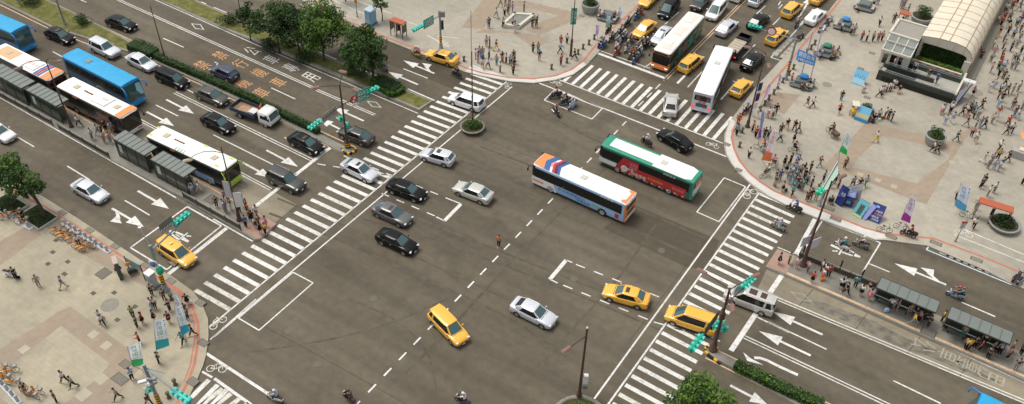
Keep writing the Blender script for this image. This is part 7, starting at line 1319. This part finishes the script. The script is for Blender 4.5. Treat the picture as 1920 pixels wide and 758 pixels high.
trike(1559, 254, 150, mat('cart_brown', (.12, .07, .04), .7), None, 'loaded cargo tricycle alone in the open station plaza'); g = W(1559, 254, .14); rz = AD + R(150); person(1559, 254, 's', 'k', 'm', '', ang=rz, at=g + Vector((cos(rz) * .0, sin(rz) * .0, .08)), grp='riders', extra='riding cargo tricycle in the open plaza')
trike(1428, 284, 175, mat('cart_pale', (.4, .38, .34), .6), None, 'pale cargo tricycle left of the red banner'); g = W(1428, 284, .14); rz = AD + R(175); person(1437, 284, 'r', 'g', 'm', '', ang=rz, at=g + Vector((cos(rz) * -.2, sin(rz) * -.2, .08)), grp='riders', extra='riding tricycle left of the red banner')
trike(1598, 212, 110, mat('cart_yellow', (.70, .38, .02), .5), mat('cart_canopy', (.62, .58, .42), .6), 'yellow cargo tricycle with cream canopy by the planter')
# ---------------- flags and banners ----------------
def sheer(m):
    n = m.node_tree.nodes; l = m.node_tree.links
    if 'Translucent BSDF' in n: return m
    t = n.new('ShaderNodeBsdfTranslucent'); x = n.new('ShaderNodeMixShader'); x.inputs[0].default_value = .6; p = n['Principled BSDF']; t.inputs[0].default_value = p.inputs['Base Color'].default_value
    o = n['Material Output']; l.new(p.outputs[0], x.inputs[1]); l.new(t.outputs[0], x.inputs[2]); l.new(x.outputs[0], o.inputs[0]); return m
def flag(base, cor, ht, hb, cloth_c, text, tc, foot_c, label, z0=.14, pm=None, foot=.22, small=None, wav=.08):
    """cor: pixel corners top-left, top-right, bottom-right, bottom-left; ht/hb heights of top and bottom edges"""
    g = W(*base, z0); root = empty('banner_flag', g, 0, label, 'banner', 'standing banner flags'); P = [W(*cor[0], ht), W(*cor[1], ht), W(*cor[2], hb), W(*cor[3], hb)]; P = [p - g for p in P]
    nrm = (P[1] - P[0]).cross(P[3] - P[0]).normalized(); ncam = Vector((0, 0, H)) - g
    if nrm.dot(ncam) < 0: nrm = -nrm
    def f(u, v, o=0.): p = P[0].lerp(P[1], u).lerp(P[3].lerp(P[2], u), v); return p + nrm * (wav * sin(v * 7 + u * 2.5) + o)
    mb = MB(); cm = mat('flag_%.2f_%.2f_%.2f' % cloth_c, cloth_c, .8, 0, .2); fm = mat('flag_%.2f_%.2f_%.2f' % foot_c, foot_c, .8, 0, .2); sheer(cm); sheer(fm)
    n = 14; mb.grid([[f(j / 4, i / n) for j in range(5)] for i in range(n + 1)], cm, mf=None)
    k = int(n * (1 - foot)) * 4
    for i in range(len(mb.f)):
        if i >= k: mb.m[i] = mb.mi(fm)
    c = mb.build('cloth', root); mb = MB()
    nc = len(text)
    for i, ch in enumerate(text):
        v0 = .04 + (1 - foot - .06) * (i + .5) / nc; hh = (1 - foot - .06) / nc * .8; put_text(mb, ch, mat('flagtext_%.2f_%.2f_%.2f' % tc, tc, .8), lambda u, v, v0=v0, hh=hh: f(.42 + u * .44, v0 - v * hh * 1.1, .02))
    mb.build('lettering', c)
    mb = MB()
    for i, ch in enumerate('一邊一國行動黨本土' if small is None else small): put_text(mb, ch, mat('flagtext_%.2f_%.2f_%.2f' % tc, tc, .8), lambda u, v, i=i: f(.86 + u * .11, .08 + i * .075 - v * .05, .02))
    mb.build('small_lettering', c)
    mb = MB(); top = (P[0] + P[1]) / 2 if 0 else P[0]; mb.tube([(0, 0, 0), ((P[3] - P[0]) * .5 + P[0]) * .0 + Vector((0, 0, .5)), P[3], P[0]] if P[3].z > .9 else [(0, 0, 0), P[0]], .03, pm or STEEL, 6); mb.build('pole', root)
WC = (.84, .85, .90)
flag((300, 672), [(287.8, 600), (309.8, 596), (318, 648), (292.8, 656)], 4.3, 1.3, WC, '台灣國公', (.03, .35, .25), (.05, .38, .42), 'white banner with teal lettering and teal foot, middle of lower left corner')
flag((270, 700), [(238.6, 649), (263.5, 639), (269, 684), (249, 687)], 4.0, 1.3, WC, '台灣國公', (.05, .42, .12), (.06, .45, .15), 'white banner with green lettering and green foot near lower left signal')
flag((350, 635), [(327, 574), (341, 572), (356, 621), (341, 629)], 4.2, 1.2, WC, '台灣國公', (.05, .38, .42), (.05, .38, .55), 'white banner with blue green lettering by the red kerb line')
flag((344, 612), [(326.5, 551), (332, 553), (345, 588), (333, 592)], 4.6, 2.4, WC, '公國', (.2, .2, .3), (.55, .57, .66), 'plain whitish banner seen almost edge on by the red kerb line', foot=.3, small='')
flag((1437, 322), [(1451, 240), (1459, 246), (1445.5, 303), (1428, 300)], 5.2, 1.4, WC, '台灣國公護', (.72, .10, .05), (.75, .20, .08), 'tall pinkish white banner with red lettering in the plaza crowd')
flag((1421, 272), [(1430, 206), (1434, 209), (1427, 258), (1421, 260)], 4.8, 1.2, (.42, .46, .68), '台灣國', (.1, .08, .4), (.2, .08, .45), 'narrow pale blue banner with purple foot by the flagged lamp post')
flag((1571, 305), [(1591, 243), (1595.5, 257), (1588, 291.6), (1574, 284)], 4.6, 1.6, WC, '台灣國公', (.05, .42, .18), (.03, .5, .12), 'white banner with green lettering in the open plaza')
flag((1703, 437), [(1709, 364), (1717.5, 374), (1706.6, 419), (1689.7, 411)], 5.0, 1.3, WC, '台灣國公', (.38, .03, .32), (.42, .05, .36), 'white banner with purple lettering and purple foot by the kerb')
flag((1812, 415), [(1802, 343.5), (1822, 351.5), (1810, 398), (1790, 384.4)], 4.6, 1.2, WC, '台灣國公', (.03, .3, .62), (.12, .42, .72), 'white banner with blue lettering and blue foot near the orange frame')
flag((1138, 62), [(1137, 29), (1145, 30), (1143, 51), (1136, 50)], 3.0, .9, (.4, .55, .62), '台灣', (.1, .4, .3), (.35, .6, .3), 'small pale blue green banner at the far plaza bench')
flag((1157, 40), [(1162, 12), (1171, 15), (1163, 32), (1156, 29)], 3.0, 1.0, WC, '台灣', (.3, .25, .5), (.5, .5, .65), 'small pale lilac banner beside the far kerb'); flag((1121, 74), [(1118, 46), (1124, 47), (1122, 66), (1116, 66)], 2.8, .8, (.58, .42, .7), '國公', (.5, .3, .6), (.6, .4, .7), 'small pink violet banner at the far plaza kerb')
flag((1455, 168), [(1463, 139), (1466, 141), (1462, 160), (1457, 163)], 3.4, 1.2, (.48, .42, .62), '台', (.3, .2, .5), (.5, .4, .62), 'small lilac pennant between the kerb bollards', small=''); flag((1424, 205), [(1443, 157), (1447, 160), (1440, 178), (1427, 192)], 3.6, .7, (.58, .42, .66), '公', (.5, .3, .6), (.62, .42, .7), 'pink pennant above the kerb bollards', small='')
# big blue sign banner on tall poles
root = empty('hanging_banner', W(1503, 160, .14), 0, 'wide blue banner with white lettering on tall pale poles', 'banner'); g = root.location.copy(); Q = [W(1497, 92, 5.2) - g, W(1531, 107, 5.2) - g, W(1527, 124, 3.9) - g, W(1492, 113, 3.9) - g]; ql = lambda u, v, o=0: Q[0].lerp(Q[1], u).lerp(Q[3].lerp(Q[2], u), v) + Vector((0, -o, 0))
mb = MB(); mb.grid([[ql(j / 6, i / 4) + Vector((0, .05 * sin(j), 0)) for j in range(7)] for i in range(5)], mat('banner_blue', (.04, .24, .58), .7)); c = mb.build('cloth', root); mb = MB(); put_text(mb, '建國台灣', WSIGN, lambda u, v: ql(.5 + u * .86, .30 - v * .46, .09)); put_text(mb, '台灣獨立建國聯盟', WSIGN, lambda u, v: ql(.5 + u * .86, .76 - v * .24, .09)); mb.build('lettering', c)
LIL = mat('lilac_pole', (.42, .40, .58), .5)
for (a, b, hh) in (((1500, 150), (1524, 60), 7.5), ((1517, 160), (1545, 40), 8.6)): 
    mb = MB(); b_ = W(*b, hh) - g; a_ = W(*a, .14) - g; mb.tube([a_, b_], .07, LIL, 8); mb.build('pole', root)
# ---------------- plaza furniture ----------------
BST = mat('bench_stone', (.13, .15, .145), .6, noise=.15, nscale=3); BTOP = mat('bench_top', (.40, .37, .31), .7)
def stone_bench(px, label, ang=.1, box=None):
    root = empty('stone_bench', W(*px, .14), AD + ang, label, 'bench', 'grey stone benches'); mb = MB(); mb.box((0, 0, .25), (2.9, 2.3, .5), BST, bev=.3); mb.build('base', root); mb = MB(); mb.box((0, 0, .62), (1.7, 1.5, .9), BST, bev=.15); mb.build('block', root)
    for y in (-1, 1): mb = MB(); mb.box((y * 1.15, .15, .56), (.5, 1.9, .12), BTOP, bev=.03); mb.build('seat', root)
    if box: mb = MB(); mb.box((0, .1, 1.35), (1.1, .9, .55), box, bev=.2); mb.build('cover', root)
BLT = mat('blue_tarp', (.03, .22, .50), .4); GNT = mat('green_tarp', (.03, .2, .12), .5)
stone_bench((1503, 160), 'grey stone bench with bright blue cover by the kerb bollards', box=BLT); stone_bench((1547, 102), 'grey stone bench with green cover in the station plaza', box=GNT); stone_bench((1582, 52), 'grey stone bench with blue cover near the top of plaza', box=BLT); stone_bench((1620, 16), 'grey stone bench at the top edge of station plaza'); stone_bench((1140, 36), 'pale stone bench with seated people on far plaza')
for x, y, a, b, zz in ((1482, 158, 'r', 'k', .14), (1501, 170, 'k', 'k', .14), (1511, 168, 'w', 'k', .14), (1517, 163, 'k', 'w', .14), (1523, 164, 't', 'w', .14), (1533, 112, 'l', 'k', .14), (1538, 110, 'l', 'n', .14), (1561, 112, 's', 'k', .14), (1565, 108, 'o', 'w', .14), (1569, 101, 'u', 'g', .14), (1559, 101, 'm', 'k', .14), (1576, 60, 'w', 'k', .14), (1603, 22, 'w', 'k', .14), (1636, 14, 'w', 'k', .14), (1640, 8, 'g', 'k', .14)):
    person(x, y, a, b, 't' if x % 2 else 's', 'around the stone benches', z=zz, grp='people on the station plaza')
for x, y, a, b in ((1619, 172, 'w', 'g'), (1661, 170, 'w', 'k'), (1669, 169, 'w', 'k'), (1676, 163, 'w', 'k'), (1685, 174, 'k', 'z'), (1654, 175, 'w', 'k'), (1637, 228, 'k', 'k')): person(x, y, a, b, 't', 'by the ramp wall', z=.14, grp='people near the station', ang=-2.1)
def board(px0, px1, h1, label, m, lean=.35, z=.14, cols=(), txt=None, name='display_board', leg=True):
    a, b = W(*px0, z), W(*px1, z); d = b - a; L = d.length; root = empty(name, (a + b) / 2, math.atan2(d.y, d.x), label, 'board', 'display boards on the plaza'); P0 = lambda u, v, o=0: Vector((u * L - L / 2, v * h1 * sin(lean) - o, .05 + v * h1 * cos(lean) + o * .3))
    mb = MB(); f = [P0(0, 0), P0(1, 0), P0(1, 1), P0(0, 1)]; bk = [p + Vector((0, .05, 0)) for p in f]; mb.face(f, m); mb.face(bk[::-1], DARK)
    for i in range(4): mb.face([f[i], bk[i], bk[(i + 1) % 4], f[(i + 1) % 4]], DARK)
    c = mb.build('panel', root); mb = MB()
    for (u0, v0, u1, v1, mm) in cols: mb = MB(); mb.face([P0(u0, v0, .012), P0(u1, v0, .012), P0(u1, v1, .012), P0(u0, v1, .012)], mm); mb.build('print', c)
    if txt:
        for (s, u, v, w_, h_, mm) in txt: mb = MB(); put_text(mb, s, mm, lambda x, y: P0(u + x * w_, v + y * h_, .024)); mb.build('lettering', c)
    for u in (.08, .92): mb = MB(); p = P0(u, .9); mb.tube([(p.x, p.y + .03, p.z), (p.x, p.y + .45, 0)], .02, STEEL, 5); mb.build('strut', root)
SKYP = mat('sky_print', (.18, .48, .72), .5); SAND = mat('sand_print', (.55, .50, .22), .6); DKB = mat('deep_blue_print', (.015, .03, .17), .5); TEALP = mat('teal_print', (.08, .33, .40), .5); LILP = mat('lilac_print', (.2, .24, .5), .5)
board((1595, 155), (1618, 163), 1.9, 'blue sea picture board with small figures beside the ramp', SKYP, .5, cols=[(.02, .02, .98, .4, mat('pale_sea', (.35, .6, .75), .5))] + [(.15 + k * .17, .45 + .1 * (k % 2), .18 + k * .17, .6 + .1 * (k % 2), DARK) for k in range(5)])
board((1600, 224), (1624, 233), 1.9, 'blue beach picture board in front of the planter', SKYP, .45, cols=[(.02, .28, .98, .52, SAND), (.02, .02, .98, .2, mat('dark_beach', (.05, .16, .3), .6))])
board((1596, 401), (1614, 411), 1.9, 'teal picture board with a portrait at the plaza kerb', TEALP, .75, cols=[(.3, .15, .75, .75, mat('portrait_dark', (.02, .06, .05), .6)), (.42, .5, .62, .72, mat('portrait_skin', (.35, .3, .2), .6)), (.02, .0, .98, .08, mat('lime_edge', (.5, .55, .1), .6))]); board((1614, 408), (1622, 414), 1.9, 'narrow lilac panel between two kerb boards', LILP, .75)
board((1623, 411), (1648, 421), 2.0, 'dark blue board with rows of white lettering at the kerb', DKB, .75, cols=[(.3, .8, .55, .9, LB)], txt=[('台灣人民站起來', .5, .62, .8, .12, WSIGN), ('反對一中反對服貿', .5, .45, .85, .12, mat('pink_lettering', (.7, .25, .3), .6)), ('主權在民', .45, .28, .7, .12, WSIGN), ('公投立國', .6, .13, .5, .11, WSIGN)])
board((1578, 385), (1612, 377), 2.3, 'leaning grey white poster wall with a photo strip', mat('grey_poster', (.38, .40, .42), .6), .15, cols=[(.02, .62, .98, .98, WSIGN), (.1, .3, .8, .5, mat('strip_print', (.08, .14, .26), .6)), (.1, .04, .5, .22, mat('blue_strip', (.03, .12, .35), .6)), (.5, .06, .85, .26, mat('brown_strip', (.2, .16, .12), .6))], txt=[('台灣獨立', .5, .8, .7, .2, LB)])
board((1564, 380), (1577, 389), 2.4, 'dark blue upright poster beside the covered van stall', DKB, .2, cols=[(.08, .1, .35, .9, mat('navy_strip', (.03, .05, .3), .5))], txt=[('獨立建國', .6, .6, .5, .2, WSIGN)])
# covered stall van next to boards
root = empty('campaign_stall', W(1583, 380, .14), AD + .1, 'small campaign stall with lilac cloth and dark blue sides', 'stall'); mb = MB(); mb.box((0, 0, .6), (1.8, 1.2, 1.1), DKB, bev=.08); mb.build('counter', root); mb = MB(); mb.box((.05, .25, 1.35), (1.7, 1.4, .35), mat('lilac_cloth', (.25, .29, .55), .8), bev=.14); mb.build('cloth', root); mb = MB(); mb.box((.4, -.62, .7), (.4, .03, .4), TEALP); mb.build('print', root)
root = empty('seated_wheelchair', W(1556, 383, .14), AD + 2, 'black wheelchair beside the kerb signal', 'wheelchair'); 
for y in (-.28, .28): mb = MB(); ring(mb, (0, 0, 0), .3, .02, RUB); w_ = mb.build('wheel', root); w_.location = (0, y, .32)
mb = MB(); mb.box((.05, 0, .5), (.45, .45, .06), DARK); mb.box((-.2, 0, .75), (.05, .45, .5), DARK); mb.build('seat', root); person(1556, 383, 'k', 'k', 't', 'in a wheelchair by the kerb signal', z=.2, ang=AD + 2, grp='people on the station plaza')
# tent flap by the ramp end
root = empty('leaning_banner', W(1800, 180, .14), 0, 'folded white and blue banner panels at the ramp end', 'banner'); g = root.location.copy(); mb = MB(); p = [W(1786, 203, .2) - g, W(1800, 183, .2) - g, W(1822, 158, 2.3) - g, W(1801, 170, 2.0) - g]; mb.face(p, mat('pale_lilac_cloth', (.5, .5, .56), .7)); q = [v + Vector((.35, .25, -.1)) for v in p]; mb.face(q, DKB); mb.face([p[2], q[2], q[3], p[3]], mat('blue_fold', (.03, .08, .25), .7)); mb.build('cloth', root)
mb = MB(); mb.box((W(1818, 152, 2.2) - g), (1.5, .8, .06), mat('white_cloth_top', (.6, .6, .6), .7), rz=AD); mb.build('canopy', root); mb = MB(); e = W(1818, 152, 2.2) - g; mb.tube([(e.x, e.y, 0), (e.x, e.y, 2.2)], .04, STEEL, 6); mb.tube([(p[0].x, p[0].y, 0), tuple(p[3])], .03, STEEL, 6); mb.build('pole', root)
# orange frames
def phone(px, label, L=2.0, ang=0.): 
    root = empty('orange_frame_shelter', W(*px, .14), AD + ang, label, 'shelter', 'orange roofed frames'); TR = mat('terracotta_roof', (.42, .10, .045), .6)
    mb = MB(); mb.box((0, 0, 2.35), (L, 1.1, .16), TR, bev=.03); mb.build('roof', root)
    for x in (-L / 2 + .1, 0, L / 2 - .1):
        for y in (-.45, .45): mb = MB(); mb.box((x, y, 1.15), (.08, .08, 2.3), mat('dark_red_post', (.10, .03, .02), .5)); mb.build('post', root)
        mb = MB(); mb.box((x, 0, 1.5), (.04, .8, 1.2), SGL); mb.build('divider', root)
    mb = MB(); mb.box((0, .2, 1.2), (.3, .3, .8), DARK, bev=.03); mb.build('telephone', root)
phone((748, 68), 'terracotta roofed telephone frame on the far plaza', 2.2, .05); phone((1853, 415), 'bright orange roofed frame at the right of plaza', 3.4, .1); phone((1687, 52), 'low orange topped counter behind the station porch', 1.4, .1)
root = empty('portable_toilet', W(696, 44, .14), AD, 'pale blue cabin standing on the far plaza kerb', 'cabin'); CBB = mat('cabin_blue', (.22, .42, .58), .5); mb = MB(); mb.box((0, 0, 1.1), (1.2, 1.2, 2.0), CBB, bev=.08); mb.build('body', root); mb = MB(); mb.box((0, 0, 2.2), (1.3, 1.3, .25), mat('cabin_roof', (.4, .55, .62), .5), bev=.1); mb.build('roof', root); mb = MB(); mb.box((0, 0, .15), (1.3, 1.3, .3), mat('cabin_base', (.04, .16, .33), .5), bev=.04); mb.build('base', root); mb = MB(); mb.box((0, -.62, 1.15), (.8, .03, 1.7), mat('cabin_door', (.3, .5, .62), .5)); mb.build('door', root)
b0 = (670, 32); r_, g = pole('sign_post', b0, .14, hfor(b0, (669, 1)), .06, STEEL, 'slim post with orange sign on the far plaza', 'sign'); mb = MB(); mb.box((0, 0, 2.6), (.4, .1, .9), mat('orange_sign', (.75, .36, .06), .5), bev=.04); mb.build('plate', r_)
b0 = (1791, 453); r_, g = pole('sign_post', b0, .14, hfor(b0, (1812, 416)), .05, mat('rusty_post', (.3, .22, .08), .7), 'leaning slim sign post with red topped white sign', 'sign'); q = W(1806, 423, 2.3) - g; mb = MB(); mb.box((q.x, q.y, 2.1), (.55, .05, .75), mat('pale_sign', (.5, .55, .6), .5)); mb.build('plate', r_); mb = MB(); mb.box((q.x + .02, q.y, 2.6), (.6, .06, .25), mat('red_top', (.5, .06, .04), .5)); mb.build('top_plate', r_)
# bags, small things held or put down
def bag(px, py, c, z, label, s=1.):
    mb = MB(); mb.box((0, 0, .22 * s), (.34 * s, .2 * s, .4 * s), cloth(c), bev=.06 * s); mb.tube([(-.08 * s, 0, .42 * s), (0, 0, .55 * s), (.08 * s, 0, .42 * s)], .012, cloth(c), 5); o = mb.build('bag'); o.location = W(px, py, z); tag(o, label, 'bag', 'bags')
bag(357, 570, 'w', .14, 'white bag beside the person at lower left kerb', 1.2); bag(1651, 223, 'e', .14, 'green bag among people in front of the ramp'); bag(1656, 223, 'r', .14, 'red bag among people in front of the ramp'); bag(1648, 227, 'w', .14, 'white bag on the plaza below the ramp'); bag(1634, 230, 'u', .14, 'lilac bag beside the beach picture board', 1.1); bag(1473, 359, 'd', .14, 'dark bag beside pink topped person at the kerb'); bag(1452, 349, 's', .14, 'brown bag beside the kerbside crowd'); bag(1541, 527, 'o', .3, 'orange bag on the right island'); bag(1661, 585, 'l', .3, 'pale round bag under the right shelter', 1.3); bag(942, 115, 'r', .14, 'red bag in the far plaza crowd'); bag(200, 258, 'w', .3, 'white bag hanging by the left shelter'); bag(1497, 352, 'd', .14, 'dark suitcase in the kerbside crowd', 1.3); bag(905, 110, 'b', .14, 'blue case in the far plaza crowd', 1.3)
# tree pits on lower left pavement
for (px, lb) in (((84, 410), 'kerbed soil pit under the left pavement tree'), ((28, 388), 'kerbed soil pit at the far left')):
    c = W(*px, .14); root = empty('tree_pit', c, AD, lb, 'tree pit'); mb = MB(); mb.box((-.6, -.3, .06), (3.4, 2.2, .12), SOIL); mb.build('soil', root)
    for x, y, dx, dy in ((-.6, -1.45, 3.6, .14), (-.6, .85, 3.6, .14), (1.15, -.3, .14, 2.3), (-2.35, -.3, .14, 2.3)): mb = MB(); mb.box((x, y, .12), (dx, dy, .26), KERBM); mb.build('kerb', root)
    mb = MB(); rnd = random.Random(3)
    for k in range(900): leaf(mb, Vector((rnd.uniform(-2.2, 1.), rnd.uniform(-1.3, .7), .16 + .15 * rnd.random())), .09, LF[rnd.randrange(2)], rnd)
    mb.build('ground_cover', root)
# crow-side umbrella table and stall at the right edge
root = empty('market_stall', W(1911, 296, .14), AD, 'small stall with orange parasol and pale counter at the right edge', 'stall'); mb = MB(); mb.lathe([(1.3, 2.3), (.7, 2.65), (.001, 2.9)], (.3, 1.5, 0), OR, 10); mb.build('parasol', root); mb = MB(); mb.tube([(.3, 1.5, 0), (.3, 1.5, 2.8)], .04, STEEL, 6); mb.build('pole', root); mb = MB(); mb.box((0, 0, .5), (2.2, .9, 1.0), mat('stall_grey', (.35, .35, .34), .6), bev=.05); mb.build('counter', root); mb = MB(); mb.box((.2, .2, 1.1), (1.2, .7, .2), mat('cream_box', (.7, .62, .42), .6), bev=.03); mb.build('lid', root)
# ---------------- make every shared label point to one thing ----------------
def uniq():
    by = {}
    for o in list(COL.objects):
        if o.parent is None and o.get('label') and o.get('category'): by.setdefault(o['label'], []).append(o)
    ORD = ['', 'second', 'third', 'fourth', 'fifth', 'sixth', 'seventh', 'eighth', 'ninth', 'tenth']
    for lb, L in by.items():
        if len(L) < 2: continue
        L.sort(key=lambda o: PX(o.matrix_basis.translation)[0]); n = len(L)
        for i, o in enumerate(L):
            if n == 2: s = ', left one' if i == 0 else ', right one'
            elif i == 0: s = ', leftmost'
            elif i == n - 1: s = ', rightmost'
            elif n == 3: s = ', middle one'
            elif i <= n // 2: s = ', %s from left' % ORD[i]
            else: s = ', %s from right' % ORD[n - 1 - i]
            o['label'] = lb + s
    for o in COL.objects:
        if o.get('label') and len(o['label'].split()) > 16: print('LONG', o['label'])
# the farthest people, past about 300, read as one crowd
def crowd():
    L = sorted(((o.matrix_basis.translation - Vector((0, 0, H))).length, i, o) for i, (o, _) in enumerate(PEOPLE)); far = [o for _, _, o in L[295:]]
    bm = bmesh.new(); mats = []
    for o in far:
        for ch in o.children:
            me = ch.data; M = o.matrix_basis @ ch.matrix_basis; k = len(bm.verts); f0 = len(bm.faces); t = me.copy(); t.transform(M); bm.from_mesh(t); bm.faces.ensure_lookup_table(); bpy.data.meshes.remove(t)
            sl = [s.material for s in ch.material_slots]; ix = []
            for m in sl:
                if m not in mats: mats.append(m)
                ix.append(mats.index(m))
            for f in bm.faces[f0:]: f.material_index = ix[min(f.material_index, len(ix) - 1)]
        for ch in list(o.children): bpy.data.objects.remove(ch)
        bpy.data.objects.remove(o)
    me = bpy.data.meshes.new('crowd'); bm.to_mesh(me); bm.free(); [me.materials.append(m) for m in mats]; o = bpy.data.objects.new('crowd', me); COL.objects.link(o)
    tag(o, 'distant crowd of small standing and walking people at the top of both plazas', 'crowd', kind='stuff'); print('crowd', len(far), len(me.vertices))
crowd()
bpy.data.scenes.remove(TMP)
uniq()
